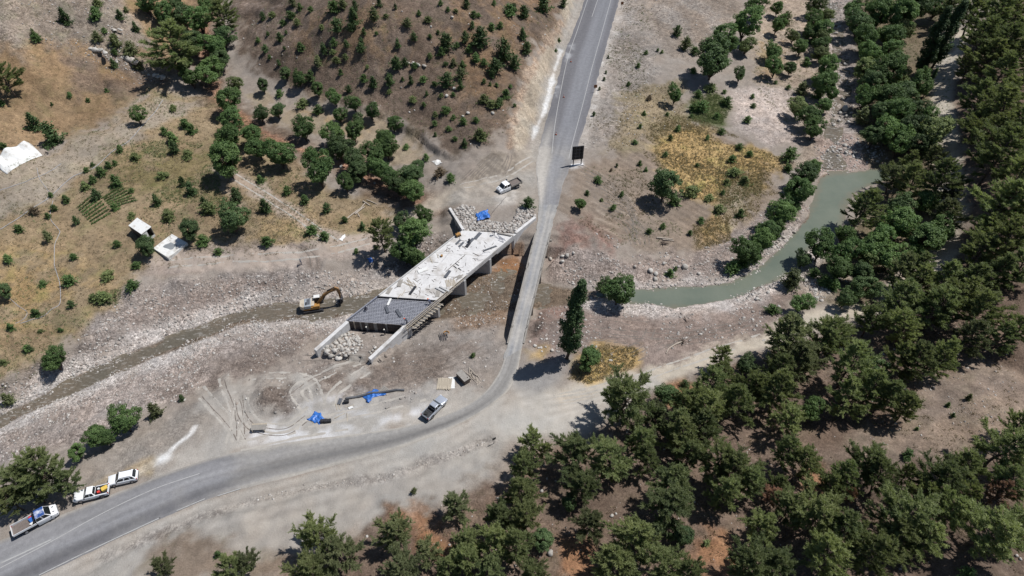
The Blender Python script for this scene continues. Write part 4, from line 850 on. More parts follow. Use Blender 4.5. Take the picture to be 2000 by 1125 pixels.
# first span: formwork and reinforcement, not yet poured
bpart('soffit_formwork', MB().prism(quad(.1, 8.15, .02, .98), -.35, .22), M_PLY)
bpart('side_form', MB().prism(quad(.0, 8.5, -.012, .012), -.3, .8), M_PLY); bpart('side_form', MB().prism(quad(.0, 8.5, .99, 1.008), -.3, .75), M_PLY)
rb = MB()
for i in range(18): t = .3+i*.45; rb.beam(br(t, .025, .42), br(t, .975, .42), .12, .06)
for i in range(34): s_ = .03+i*.94/33; rb.beam(br(.15, s_, .48), br(8.1, s_, .48), .045, .045)
tag(bpart('rebar_mat', rb, M_REBAR), kind='stuff')
for i in range(34):
    s0 = .02+i*.96/34; h = .55+random.uniform(-.03, .04)
    bpart('form_plank', MB().prism(quad(-.16+random.uniform(-.03,.03), -.06, s0, s0+.96/34*.90), -2.2, h), M_WOODD if random.random() < .8 else M_WOODG)
for s0, rot in ((.02, 0), (.125, 0), (.99, 0)): bpart('form_post', MB().prism(quad(-.3, -.17, s0, s0+.012), -2.2, .7), M_WOOD)
# walkway on outriggers along the right side
for k in range(11):
    t = .4+k*.78; bpart('outrigger', MB().beam(br(t, 1.01, .25), br(t-.25, 1.13, -.35), .13, .10), M_WOOD)
for k in range(7):
    t = .2+k*1.2; bpart('walk_board', MB().prism(quad(t, t+1.05, 1.02, 1.10), -.6+.05*k, -.55+.05*k), M_WOODG)
for s_, z_, t0, t1 in ((1.005,.95,-1.4,17.5),(1.035,.80,-1.2,16.0),(1.06,.62,-1.3,12.0)): bpart('guard_board', MB().beam(br(t0, s_, z_), br(t1, s_, z_-.02), .10, .08), M_WOOD)
for t in (-.9, 1.5, 4, 6.5, 9, 11.5, 14, 16): bpart('guard_post', MB().beam(br(t, 1.02, -.2), br(t, 1.02, .95), .07, .07), M_WOODG)
for k in range(6):
    a_ = br(.8+k*1.3, 1.06, -.5); bpart('prop', MB().tube([a_, (a_[0], a_[1], -3.6)], .05), M_DARKST)
# ------------------------------------------------------------------ old one-lane bridge
obr = empty('old_bridge', (3, 98, -5)); tag(obr, 'narrow old one-lane concrete bridge carrying the dusty road over the stream', 'bridge')
def opart(name, mb, mat, bevel=0): o = mb.build(name, mat, obr, bevel); o.matrix_parent_inverse = Matrix.Translation((-3, -98, 5)); return o
def on_edge(E, y): i = np.argsort(E[:, 1]); return np.array([np.interp(y, E[i, 1], E[i, 0]), y])
yy = np.linspace(83, 115, 9); Lb = [on_edge(BL_, y) for y in yy]; Rb = [on_edge(BRR_, y) for y in yy]
opart('deck_slab', MB().prism(Rb+Lb[::-1], -.9, .05), M_OLDC)
def kerb(pts, off, w, z0, z1):
    mb = MB()
    for a_, b_ in zip(pts[:-1], pts[1:]): mb.prism([a_+[off, 0], a_+[off+w, 0], b_+[off+w, 0], b_+[off, 0]], z0, z1)
    return mb
opart('kerb', kerb(Lb, -.22, .30, -.5, .22), M_OLDC); opart('kerb', kerb(Rb, -.08, .30, -.5, .22), M_OLDC)
for i in range(1, 8, 2): 
    p = Lb[i]; opart('rail_post', MB().box((p[0]-.1, p[1], .5), (.09,.09,.62)), M_DARKST)
    p = Rb[i]; opart('rail_post', MB().box((p[0]+.1, p[1], .5), (.09,.09,.62)), M_DARKST)
for y in (83.5, 114.4): a_, b_ = on_edge(BL_, y), on_edge(BRR_, y); opart('abutment', MB().prism([a_+[-.5,-.9], b_+[.5,-.9], b_+[.5,.9], a_+[-.5,.9]], -6, -.91), M_OLDC)
for y in (94.5, 104): a_, b_ = on_edge(BL_, y), on_edge(BRR_, y); opart('pier', MB().prism([a_+[0,-.4], b_+[0,-.4], b_+[0,.4], a_+[0,.4]], -6.2, -.91), M_OLDC)

# ------------------------------------------------------------------ things lying on the new deck
def deck_at(u, v, z=DZ): return flat(u, v, z)
def pdir(u, v, du, dv, z=DZ): a_ = flat(u, v, z); b_ = flat(u+du, v+dv, z); return math.atan2(b_[1]-a_[1], b_[0]-a_[0])
def lie(name, u, v, L, W, Hh, du, dv, mat, label, cat, group=None, z=DZ, ground=False):
    p = at(u, v) if ground else Vector(deck_at(u, v, z)); zz_ = p.z if ground else z
    o = MB().box((0, 0, Hh/2), (L, W, Hh)).build(name, mat, None, .01); o.location = (p.x, p.y, zz_+.006); o.rotation_euler = (0, 0, pdir(u, v, du, dv)); return tag(o, label, cat, group)
G_D = 'building material on the new deck'
lie('steel_sheet', 933,461,2.4,.8,.12,10,-11,M_STEELP,'dark steel panel lying farthest up the new deck','panel',G_D)
lie('steel_sheet', 921,470,1.5,.7,.15,9,-9,M_STEELP,'short grey steel panel touching the dark panel pair on the deck','panel',G_D)
lie('steel_sheet', 914,479,1.6,.7,.15,9,-12,M_DARKST,'nearly black steel panel just below the grey ones on the deck','panel',G_D)
lie('steel_sheet', 895,473,1.8,.5,.1,11,-11,M_STEELP,'left of two narrow steel panels near the deck left kerb','panel',G_D)
lie('steel_sheet', 901,478,1.8,.5,.1,11,-11,M_STEELP,'right of two narrow steel panels near the deck left kerb','panel',G_D)
lie('timber_beam', 987,459,3.6,.35,.3,25,5,M_WOODG,'thick grey timber beam at the north right corner of the deck','beam',G_D)
lie('steel_beam', 957,486,3.2,.3,.25,24,-9,M_STEELP,'bluish steel beam lying near the right kerb of the deck','beam',G_D)
lie('plank', 929,497,1.6,.12,.06,12,6,M_WOODD,'short dark plank alone in the middle of the deck','plank',G_D)
lie('plank', 907,484,1.4,.1,.06,8,7,M_WOODD,'thin dark plank between steel panels and left kerb','plank',G_D)
lie('long_pole', 890,514,6.5,.1,.08,30,-26,M_WOODD,'long thin dark pole across the deck centre','pole',G_D)
lie('long_pole', 872,500,4.0,.06,.06,18,-22,M_REBAR,'thin steel rod left of the long pole on the deck','rod',G_D)
lie('white_sheet', 826,528,2.3,1.0,.14,20,-7,M_WHITEP,'single white panel lying in the deck left half','panel',G_D)
lie('timber_beam', 868,565,2.5,.42,.25,17,9,M_CONC2,'upper of two pale beams by the right deck edge','beam',G_D)
lie('timber_beam', 860,567,2.5,.42,.25,17,9,M_CONC2,'lower of two pale beams by the right deck edge','beam',G_D)
lie('grey_sheet', 855,574,1.8,.9,.06,3,-16,M_WOODG,'grey sheet at the right end of the poured edge','sheet',G_D)
lie('grey_sheet', 760,568,1.9,.8,.06,9,-14,M_WOODG,'grey sheet at the left end of the poured edge','sheet',G_D)
for i,(u,v,du,dv) in enumerate([(855,500,3,9),(848,512,14,2),(842,508,4,10),(812,548,12,9),(788,572,9,-14),(820,570,3,-16),(780,578,7,-9)]):
    lie('plank', u,v,1.5+.3*(i%3),.12,.05,du,dv,M_WOODG if i%2 else M_WOOD, ['short plank right of the yellow bucket on the deck','plank lying level in the deck left centre','plank standing out left of the level plank','plank between the white panel and the wood pile','plank slanting left of the dark beam stack','plank below the dark beam stack on pale concrete','plank nearest the pour edge at left'][i],'plank',G_D)
for i,(u,v) in enumerate([(893,517),(889,522),(898,526)]): lie('short_bar', u,v,1.0,.14,.1,8,6,M_DARKST,['upper','lower','right'][i]+' of three short dark bars below the long pole','bar',G_D)
lie('rebar_strip', 761,588,2.4,.45,.1,8,-18,M_WHITEP,'white board lying on the rebar mat near the pour edge','board',G_D,.52)
lie('mat_panel', 756,605,1.9,.55,.2,7,17,M_STEELP,'left of two grey boards lying on the rebar mat','board',G_D,.52); lie('mat_panel', 779,612,2.1,.65,.2,10,15,M_STEELP,'right of two grey boards lying on the rebar mat','board',G_D,.52)
def pile(name, u, v, n, L, W, du, dv, mat, label, cat, group=None, z=DZ, ground=False, part='plank', jit=.15, gap=.16, hh=.06, stack=1):
    p = at(u, v) if ground else Vector(deck_at(u, v, z)); base = p.z if ground else z; rz = pdir(u, v, du, dv)
    root = empty(name, (p.x, p.y, base+.01), rz); tag(root, label, cat, group); me = MB().box((0, 0, 0), (L, W, hh)).mesh(part, mat)
    for i in range(n):
        o = link(part, me, root); lay = i // max(1, n//stack); k = i % max(1, n//stack)
        o.location = (random.uniform(-jit, jit)*2, (k-(n/stack-1)/2)*gap, hh/2+lay*(hh+.004)); o.rotation_euler = (0, 0, random.uniform(-jit, jit)*.5)
    return root
pile('plank_stack', 874,536,8,2.2,.14,11,-15,M_STEELP,'dark stack of formwork beams right of the deck centre','stack',G_D,stack=2,jit=.03,hh=.1)
pile('plank_row', 880,553,8,2.0,.16,4,16,M_WOOD,'row of pale planks spread at the right deck edge','planks',G_D,gap=.26,jit=.2)
pile('beam_stack', 806,568,6,2.4,.16,12,-16,M_DARKST,'dark beam stack with cross bearers near the pour edge','stack',G_D,stack=2,jit=.03,hh=.12)
pile('wood_pile', 799,553,10,1.9,.1,14,12,M_WOOD,'untidy pile of pale sticks left of the deck middle','wood pile',G_D,gap=.15,jit=.6)
pile('rebar_pile', 978,467,9,1.8,.07,10,6,M_REBAR,'tangle of rebar offcuts by the north right corner','rebar',G_D,gap=.14,jit=.5)
pile('board_stack', 781,553,8,2.0,.2,6,-17,M_WOODG,'weathered board stack left of the pale stick pile','stack',G_D,stack=2,jit=.06,gap=.22)
pile('panel_pair', 897,541,3,1.6,.3,16,-9,M_WOODG,'grey boards leaning flat right of the dark formwork stack','boards',G_D,gap=.35)
o = empty('generator', deck_at(895, 461, DZ+.005), .6); tag(o, 'small yellow generator near the left kerb of the deck', 'generator')
MB().box((0,0,.5),(1.1,.7,.5)).build('housing', M_YEL, o, .05); MB().box((0,0,.13),(1.2,.75,.25)).build('base_frame', M_BLACK, o); MB().tube([(-.3,.1,.75),(-.3,.1,1.0)],.05).build('exhaust', M_DARKST, o)
o = empty('bucket', deck_at(863, 501, DZ+.005)); tag(o, 'small yellow bucket in the deck left half', 'bucket'); MB().tube([(0,0,0),(0,0,.42)],[.2,.27],10).build('tub', M_YEL, o); MB().tube([(-.27,0,.42),(0,0,.62),(.27,0,.42)],.015,4).build('handle', M_DARKST, o)
lt = MB()
for k in range(90):
    t_, s_ = random.uniform(9.2, 33), random.uniform(.06, .94); a_ = random.uniform(0, 6.28); L_ = random.uniform(.3, 1.1); p_ = br(t_, s_, DZ+.03); lt.beam(p_, (p_[0]+math.cos(a_)*L_, p_[1]+math.sin(a_)*L_, DZ+.03), .07, .05)
tag(lt.build('timber_offcuts', M_WOODD), 'small timber offcuts strewn over the pale deck', 'offcuts', kind='stuff')
hp = [deck_at(945+13*math.cos(t)*1.0, 500+6*math.sin(t)-3*math.cos(t)*1.8, DZ+.04) for t in np.linspace(0, 5.9, 26)]
tag(MB().tube(hp, .04, 5).build('rebar_loop', M_REBAR), 'long loop of bent rebar beside the right kerb', 'rebar', G_D)
# ------------------------------------------------------------------ vehicles
def ring(x, w, zb, zt, sh=.08): return [(x,-w*.95,zb),(x,w*.95,zb),(x,w,zb+.18),(x,w,zt-sh),(x,w*.9,zt),(x,-w*.9,zt),(x,-w,zt-sh),(x,-w,zb+.18)]
def add_wheels(root, xs, W, r, w=.24):
    tm = MB().wheel((0,0,0), r, w).mesh('tyre', M_TYRE, False); rm = MB().wheel((0,0,0), r*.62, w+.02).mesh('rim', M_RIM)
    for x in xs:
        for s in (-1, 1):
            t = link('tyre', tm, root, (x, s*(W/2-w/2+.01), r)); t.name = 'wheel'; link('rim', rm, t)
def pane(name, pts, root, n=.012):
    a, b, c = (Vector(pts[i]) for i in (0, 1, 2)); nm = (b-a).cross(c-a).normalized(); cen = sum((Vector(p) for p in pts), Vector())/len(pts)
    if nm.dot(cen-Vector((cen.x*.9, 0, .9))) < 0: nm = -nm
    q = [Vector(p)+nm*n for p in pts]; r = [Vector(p)-nm*.01 for p in pts]
    k = len(pts); mb = MB().add(q+r, [tuple(range(k)), tuple(range(k, 2*k))[::-1]]+[(i, (i+1)%k, k+(i+1)%k, k+i) for i in range(k)]); return mb.build(name, M_GLASS, root)
def lerp3(a, b, t): return tuple(a[i]+(b[i]-a[i])*t for i in range(3))
def cabin(root, xf0, xf1, xr1, xr0, wb, wt, z0, z1, mat, side_split=(.5,), roofmat=None):
    B = [(xf0,-wb,z0),(xf0,wb,z0),(xr0,wb,z0),(xr0,-wb,z0)]; T = [(xf1,-wt,z1),(xf1,wt,z1),(xr1,wt,z1),(xr1,-wt,z1)]
    MB().hexa(B, T).build('cabin', mat, root, .05)
    MB().hexa([(xf1+.03,-wt-.02,z1-.01),(xf1+.03,wt+.02,z1-.01),(xr1-.03,wt+.02,z1-.01),(xr1-.03,-wt-.02,z1-.01)], [(xf1-.06,-wt+.06,z1+.05),(xf1-.06,wt-.06,z1+.05),(xr1+.06,wt-.06,z1+.05),(xr1+.06,-wt+.06,z1+.05)]).build('roof', roofmat or mat, root, .02)
    q = lambda a, b, s, t: lerp3(a, b, s) if t is None else None
    def face(b0, b1, t0, t1, s0, s1, h0, h1): return [lerp3(lerp3(b0,t0,h0),lerp3(b1,t1,h0),s0),lerp3(lerp3(b0,t0,h0),lerp3(b1,t1,h0),s1),lerp3(lerp3(b0,t0,h1),lerp3(b1,t1,h1),s1),lerp3(lerp3(b0,t0,h1),lerp3(b1,t1,h1),s0)]
    pane('windshield', face(B[0],B[1],T[0],T[1],.05,.95,.04,.95), root); pane('rear_window', face(B[3],B[2],T[3],T[2],.1,.9,.15,.9), root)
    sp = [0]+list(side_split)+[1]
    for sgn, (i, j) in ((-1,(0,3)),(1,(1,2))):
        for a, b in zip(sp[:-1], sp[1:]): pane('side_window', face(B[i],B[j],T[i],T[j],a+.035,b-.035,.15,.88), root)
def trim(root, xf, xr, W, zf, zr, zl=.75):
    for s in (-1, 1):
        MB().box((xf-.06, s*(W/2-.22), zl), (.14,.34,.16), s*.2).build('headlight', M_LAMP, root); MB().box((xr+.04, s*(W/2-.12), zl+.15), (.1,.18,.3)).build('tail_light', M_RED, root)
        MB().box((zf, s*(W/2+.07), 1.12), (.14,.2,.16)).build('mirror', M_BLACK, root, .02)
    MB().box((xf+.01, 0, zl-.12), (.08, W*.55, .18)).build('grille', M_BLACK, root); MB().box((xf-.02,0,.42),(.12,W*.9,.16)).build('bumper', M_BLACK, root, .03); MB().box((xr+.0,0,.5),(.12,W*.88,.18)).build('rear_bumper', M_BLACK, root, .03)
def place(name, fr, rear, label, cat, z=.07, on_ground=False):
    f, b = flat(*fr, z), flat(*rear, z); c = (f+b)/2
    zc = z if not on_ground else float(gz(c[0], c[1]))+.02
    o = empty(name, (c[0], c[1], zc), math.atan2(f[1]-b[1], f[0]-b[0])); return tag(o, label, cat)
def suv(fr, rear, label, mat):
    r = place('parked_car', fr, rear, label, 'car'); W = 1.86; w = W/2
    MB().loft([ring(2.34,w*.72,.45,.72),ring(2.25,w*.9,.32,.86),ring(1.95,w*.98,.27,.95),ring(1.1,w,.25,1.04),ring(.2,w,.25,1.06),ring(-1.6,w,.27,1.08),ring(-2.15,w*.97,.32,1.04),ring(-2.32,w*.88,.45,.95)]).build('body', mat, r, .03, True)
    cabin(r, 1.05, .32, -1.75, -2.2, w*.93, w*.74, 1.03, 1.66, mat, (.42,.76)); trim(r, 2.3, -2.3, W, .75, 0); add_wheels(r, (1.4,-1.38), W, .36)
    for s in (-1, 1): MB().tube([(.1,s*.62,1.74),(-1.6,s*.62,1.74)],.03,5).build('roof_rail', M_BLACK, r)
    MB().box((-2.05,0,1.64),(.3,1.25,.05),0,.15).build('spoiler', M_BLACK, r, .02)
    return r
def pickup(fr, rear, label, mat, load=False, name='pickup_truck'):
    r = place(name, fr, rear, label, 'pickup', .07); W = 1.86; w = W/2
    MB().loft([ring(2.66,w*.75,.5,.82),ring(2.55,w*.93,.38,.96),ring(2.2,w,.34,1.04),ring(1.2,w,.32,1.12),ring(.3,w,.32,1.12),ring(-.72,w,.34,1.12)]).build('body', mat, r, .03, True)
    MB().box((-1.7,0,.55),(2.0,1.3,.3)).build('chassis', M_BLACK, r)
    MB().box((-1.7,0,.74),(1.96,1.7,.06)).build('bed_floor', M_BLACK if not load else M_DARKST, r)
    for s in (-1, 1): MB().loft([[(x,s*(w-.13),.5),(x,s*w,.55),(x,s*w,1.1),(x,s*(w-.04),1.14),(x,s*(w-.13),1.14)] for x in (-.74,-1.5,-2.68)]).build('bed_side', mat, r)
    MB().box((-2.66,0,.92),(.08,W-.3,.46)).build('tailgate', mat, r, .02); MB().box((-.79,0,.95),(.06,W-.3,.4)).build('bed_front', M_BLACK, r)
    cabin(r, 1.05, .42, -.5, -.72, w*.94, w*.74, 1.1, 1.74, mat, (.56,)); trim(r, 2.62, -2.7, W, .85, 0, .85); add_wheels(r, (1.65,-1.65), W, .40, .27)
    MB().tube([(-.85,-.62,1.14),(-.85,-.6,1.62),(-.85,.6,1.62),(-.85,.62,1.14)],.04,6).build('roll_bar', M_BLACK, r)
    for s in (-1, 1): MB().wheel((-1.65,s*(w-.06),.42),.5,.16).build('wheel_arch', M_BLACK, r)
    return r
def flatbed(fr, rear, label, mat, roofmat=None, wallmat=None):
    r = place('flatbed_truck', fr, rear, label, 'truck', .07, fr[1] < 500); W = 2.05; w = W/2
    MB().loft([ring(3.2,w*.72,.5,.9),ring(3.08,w*.9,.36,1.05),ring(2.7,w*.98,.32,1.22),ring(2.25,w,.3,1.34),ring(1.2,w,.3,1.36),ring(.15,w,.32,1.36)]).build('body', mat, r, .03, True)
    cabin(r, 2.35, 1.72, .35, .16, w*.95, w*.8, 1.32, 2.16, mat, (.5,), roofmat); trim(r, 3.16, -3.3, W, 2.2, 0, .95); add_wheels(r, (2.2,-1.7), W-.05, .37, .25)
    MB().box((-1.6,0,.72),(3.4,.9,.22)).build('chassis', M_BLACK, r); MB().box((-1.6,0,.93),(3.3,2.05,.1)).build('bed_floor', M_BEDG, r)
    wm = wallmat or mat
    for s in (-1, 1): MB().box((-1.6,s*1.03,1.17),(3.36,.06,.4)).build('drop_side', wm, r, .01)
    MB().box((-3.27,0,1.17),(.06,2.0,.4)).build('tailgate', wm, r, .01); MB().box((.03,0,1.35),(.06,2.0,.9)).build('headboard', M_BLACK, r)
    for s in (-1, 1): MB().box((2.72,s*.45,1.275),(.3,.12,.05),0,.25).build('bonnet_vent', M_BLACK, r)
    return r
M_ROOFB = simple('blue_cover', (.035,.085,.27), .3, var=.3, scale=1.2, dirt=(.6,.62,.66), dirt_amt=.9)
suv((219,943),(268,932),'white estate car parked frontmost to the right on the roadside',M_WHITE)
pk = pickup((151,975),(214,960),'white pickup with yellow and red load in its open bed',M_WHITE,True)
fb = flatbed((111,1001),(38,1040),'white double-cab flatbed truck with blue covered roof under the pine',M_WHITE,M_ROOFB)
sp_ = pickup((865,784),(834,816),'silver pickup with empty black bed parked alone in the yard',M_SILVER)
ft = flatbed((974,379),(1014,361),'white flatbed truck parked on the gravel beside the old bridge approach',M_WHITE,None,M_WOODG)
def loaded(name, root, offs, dims, mat, label, cat, rz=0):
    R3 = Matrix.Rotation(root.rotation_euler.z, 4, 'Z'); p = root.location+(R3@Vector(offs)); o = MB().box((0,0,dims[2]/2), dims).build(name, mat, None, .05); o.location = p; o.rotation_euler = (0,0,root.rotation_euler.z+rz); return tag(o, label, cat)
loaded('yellow_sack', pk, (-2.05,-.2,.78), (.95,.75,.42), simple('yellow_sack_cloth', (.62,.42,.08), .7), 'big yellow sack in the bed of the white pickup', 'sack', .4)
loaded('red_can', pk, (-1.2,.25,.78), (.4,.4,.4), simple('red_can', (.6,.05,.04), .4), 'red can in the white pickup bed next to the yellow sack', 'can', .2); loaded('white_can', pk, (-1.15,-.35,.78), (.35,.3,.35), M_WHITEP, 'white can in the white pickup bed beside the cab', 'can', .5)
loaded('tool_bag', fb, (-.45,.2,.99), (.6,.9,.3), M_BLUE, 'blue bag in the flatbed behind the blue covered roof', 'bag', .3); loaded('red_box', fb, (-.5,.8,.99), (.5,.3,.25), simple('red_box', (.55,.04,.04), .5), 'red box at the flatbed front left corner', 'box'); loaded('white_sack', fb, (-.55,-.35,.99), (.6,.4,.2), M_WHITEP, 'white sack in the flatbed beside the blue bag', 'sack', .8)
loaded('spare_wheel', sp_, (-1.9,.3,.79), (.62,.62,.2), M_TYRE, 'dark spare wheel in the silver pickup bed', 'wheel', .3)

# ------------------------------------------------------------------ excavator
M_CREAM = simple('dusty_cream_steel', (.46,.40,.32), .6, var=.2, scale=1, dirt=(.22,.17,.12), dirt_amt=.7)
ep = at(613, 603); ex_ = empty('excavator', (ep.x, ep.y, ep.z-.05), R(11)); ex_.scale = (.93,)*3; tag(ex_, 'yellow tracked excavator with grey hood digging in the brown stream', 'excavator')
for s in (-1, 1):
    prof = [(-2.3,.35),(-2.0,.05),(2.0,.05),(2.3,.35),(2.35,.6),(2.0,.92),(-2.0,.92),(-2.35,.6)]
    t = MB().add([(x,s*1.35-.28,z) for x,z in prof]+[(x,s*1.35+.28,z) for x,z in prof], [tuple(range(8)),tuple(range(15,7,-1))]+[(i,(i+1)%8,8+(i+1)%8,8+i) for i in range(8)]).build('track', M_BLACK, ex_, .03)
    for k in range(12): MB().box((-2.0+k*.365,s*1.35,.945),(.26,.58,.05)).build('track_shoe', M_DARKST, t)
    for x in (-1.95, 1.95): MB().wheel((x,s*1.35,.5),.36,.6,12).build('sprocket', M_DARKST, t)
MB().box((0,0,.75),(1.8,2.2,.5)).build('undercarriage', M_BROWNM, ex_); MB().tube([(0,0,.95),(0,0,1.2)],.75,16).build('slew_ring', M_BLACK, ex_)
up = MB().prism([(1.6,-1.35),(1.6,1.35),(-1.9,1.35),(-2.5,.9),(-2.5,-.9),(-1.9,-1.35)],1.2,1.55).build('house_frame', M_YEL, ex_, .04)
MB().prism([(-1.7,-1.32),(-1.7,1.32),(-2.15,1.32),(-2.75,.9),(-2.75,-.9),(-2.15,-1.32)],1.3,2.45).build('counterweight', M_CREAM, ex_, .12)
MB().box((-.95,0,2.0),(1.5,2.5,.9)).build('engine_hood', M_GREYH, ex_, .08); MB().box((-.75,.1,2.5),(.7,1.6,.12)).build('hood_hatch', M_STEELP, ex_, .03); MB().box((-1.3,-.4,2.48),(.3,.9,.1)).build('hood_grille', M_BLACK, ex_)
MB().tube([(-.5,.9,2.4),(-.5,.9,2.95)],.08,8).build('exhaust', M_DARKST, ex_)
MB().box((.15,.1,1.95),(.7,2.4,.75)).build('valve_cover', M_CREAM, ex_, .05)
MB().box((.95,-.95,1.85),(1.4,.75,.6)).build('tool_box', M_YEL, ex_, .05); MB().box((.2,-1.05,1.75),(.9,.6,.5)).build('fuel_tank', M_YEL, ex_, .04)
cb = MB().hexa([(.55,.4,1.55),(2.05,.4,1.55),(2.05,1.35,1.55),(.55,1.35,1.55)],[(.6,.45,3.05),(1.8,.45,3.05),(1.8,1.3,3.05),(.6,1.3,3.05)]).build('cab', M_BLACK, ex_, .05)
MB().box((1.2,.88,3.09),(1.35,.95,.1)).build('cab_roof', M_WHITEP, cb, .03)
pane('window', [(2.06,.48,1.8),(2.06,1.28,1.8),(1.84,1.24,2.95),(1.84,.5,2.95)], cb); pane('window', [(.8,1.36,2.0),(1.9,1.36,2.0),(1.7,1.31,2.95),(.8,1.31,2.95)], cb)
def arm(pts, w):
    mb = MB(); rings = []
    for i, (x, z, h) in enumerate(pts):
        a = pts[max(i-1,0)]; b = pts[min(i+1,len(pts)-1)]; d = Vector((b[0]-a[0],0,b[1]-a[1])).normalized(); n = Vector((-d.z,0,d.x)); c = Vector((x,0,z))
        rings.append([c-n*h/2+Vector((0,-w/2,0)), c-n*h/2+Vector((0,w/2,0)), c+n*h/2+Vector((0,w/2,0)), c+n*h/2+Vector((0,-w/2,0))])
    return mb.loft(rings)
bm_ = arm([(1.3,1.75,.55),(2.2,3.0,.6),(3.2,4.2,.66),(4.4,5.0,.56),(5.6,5.4,.45),(6.3,5.5,.4)], .5).build('boom', M_BROWNM, ex_, .03)
stk = arm([(5.7,6.1,.4),(6.3,5.5,.7),(6.5,4.0,.5),(6.45,2.6,.38)], .38).build('stick', M_BROWNM, ex_, .03)
MB().tube([(4.0,0,5.35),(5.7,0,6.1)],.13,8).build('stick_cylinder', M_BLACK, bm_)
for s in (-1, 1): MB().tube([(1.9,s*.38,1.7),(3.3,s*.38,4.0)],.12,8).build('boom_cylinder', M_BLACK, bm_)
MB().tube([(6.75,0,5.0),(6.95,0,3.0)],.1,8).build('bucket_cylinder', M_DARKST, stk)
bp = [(6.45,2.7),(6.9,2.5),(6.95,1.7),(6.55,1.1),(5.9,.95),(5.45,1.3),(5.6,1.45),(6.1,1.4),(6.4,1.8)]
bk_ = MB().add([(x,-.65,z) for x,z in bp]+[(x,.65,z) for x,z in bp],[tuple(range(9)),tuple(range(17,8,-1))]+[(i,(i+1)%9,9+(i+1)%9,9+i) for i in range(9)]).build('bucket', M_DARKST, stk)
for k in range(5): MB().box((5.35,-.55+k*.275,1.33),(.3,.1,.08),0,.3).build('tooth', M_STEELP, bk_)

# ------------------------------------------------------------------ people
def person_mat(shirt, legs, skin=(.30,.17,.10)):
    t = NT('work_clothes'); at_ = t.n('Attribute', attribute_name='zone').outputs['Fac']
    c = t.mix(t.math('GREATER_THAN', at_, .5), legs, shirt); c = t.mix(t.math('GREATER_THAN', at_, 1.5), c, skin)
    n = t.noise(t.n('TexCoord').outputs['Object'], 6, 3); c = t.mix(1.0, c, t.mix(n, (.8,.8,.8), (1.15,1.15,1.15)), 'MULTIPLY')
    t.l(c, t.b.inputs['Base Color']); t.b.inputs['Roughness'].default_value = .85; return t.m
POSES = {   # joints: pelvis, chest, neck, head, elbows/hands, knees/feet (right = -y)
 'stand': dict(pel=(0,0,.95), che=(.02,0,1.30), nek=(.03,0,1.50), hed=(.06,0,1.66), el=(.02,.30,1.14), ha=(.14,.30,.88), kn=(.05,.11,.50), ft=(0,.12,.06)),
 'walk': dict(pel=(0,0,.93), che=(.06,0,1.28), nek=(.10,0,1.47), hed=(.14,0,1.62), el=(-.06,.30,1.12), ha=(.10,.32,.90), kn=(.16,.10,.50), ft=(.10,.12,.06)),
 'bend': dict(pel=(-.12,0,.88), che=(.20,0,1.10), nek=(.38,0,1.18), hed=(.52,0,1.20), el=(.34,.22,.86), ha=(.44,.20,.58), kn=(.02,.13,.48), ft=(-.06,.14,.06)),
 'crouch': dict(pel=(-.15,0,.36), che=(.12,0,.66), nek=(.24,0,.82), hed=(.36,0,.92), el=(.36,.24,.52), ha=(.52,.18,.30), kn=(.30,.17,.46), ft=(.02,.17,.06)),
}
def person(u, v, pose, face, shirt, legs, hat, label, z=None):
    p = Vector(flat(u, v, z)) if z is not None else at(u, v); q = POSES[pose]
    root = empty('person', (p.x, p.y, p.z+.005), face); tag(root, label, 'person', 'workers on the building site')
    V = []; E_ = []; Rd = []; Z_ = []
    def add(c, r, par=None, zone=1):
        V.append(c); Rd.append(r); Z_.append(zone)
        if par is not None: E_.append((par, len(V)-1))
        return len(V)-1
    pel = add(q['pel'], (.17,.13), None, 0); che = add(q['che'], (.19,.14), pel); nek = add(q['nek'], (.065,.065), che, 2); hed = add(q['hed'], (.105,.115), nek, 2)
    for s in (-1, 1):
        m = lambda k: (q[k][0], q[k][1]*s, q[k][2]); cx, cy, cz_ = q['che']
        sh = add((cx, s*.21, cz_+.08*(1 if pose != 'bend' else .4)), (.075,.075), che); el = add(m('el'), (.052,.052), sh); ha = add(m('ha'), (.038,.038), el, 2)
        for k, dy in enumerate((-.03,-.01,.012,.032)): add((m('ha')[0]+.05, m('ha')[1]+dy, m('ha')[2]-.09), (.011,.011), ha, 2)
        add((m('ha')[0]+.045, m('ha')[1]-s*.05, m('ha')[2]-.03), (.012,.012), ha, 2)
        px_, py_, pz_ = q['pel']; hp_ = add((px_, s*.10, pz_-.06), (.10,.10), pel, 0); kn = add(m('kn'), (.072,.072), hp_, 0); ft = add(m('ft'), (.055,.055), kn, 0); add((m('ft')[0]+.18, m('ft')[1], .04), (.045,.04), ft, 0)
    me = bpy.data.meshes.new('body'); me.from_pydata(V, E_, []); me.materials.append(person_mat(shirt, legs))
    a = me.attributes.new('zone', 'FLOAT', 'POINT'); a.data.foreach_set('value', Z_)
    o = link('body', me, root); sk = o.modifiers.new('skin', 'SKIN'); o.modifiers.new('sub', 'SUBSURF').levels = 1; o.modifiers['sub'].render_levels = 1
    for i, d in enumerate(me.skin_vertices[0].data): d.radius = Rd[i]; d.use_root = (i == 0)
    if hat is not None:
        h = Vector(q['hed']); mb = MB(); rings = []
        for zz_, r in ((.03,.17),(.04,.135),(.09,.125),(.135,.085),(.15,.02)): rings.append([(h.x+r*math.cos(t)*1.08, h.y+r*math.sin(t), h.z+zz_) for t in np.linspace(0, 6.283, 13)[:-1]])
        mb.loft(rings).build('helmet', simple('helmet_shell', hat, .35, var=.05), root, 0, True)
person(714,606,'crouch',.4,(.05,.05,.07),(.03,.03,.05),(.25,.25,.28),'person in dark clothes crouching on the left of the rebar mat',.52)
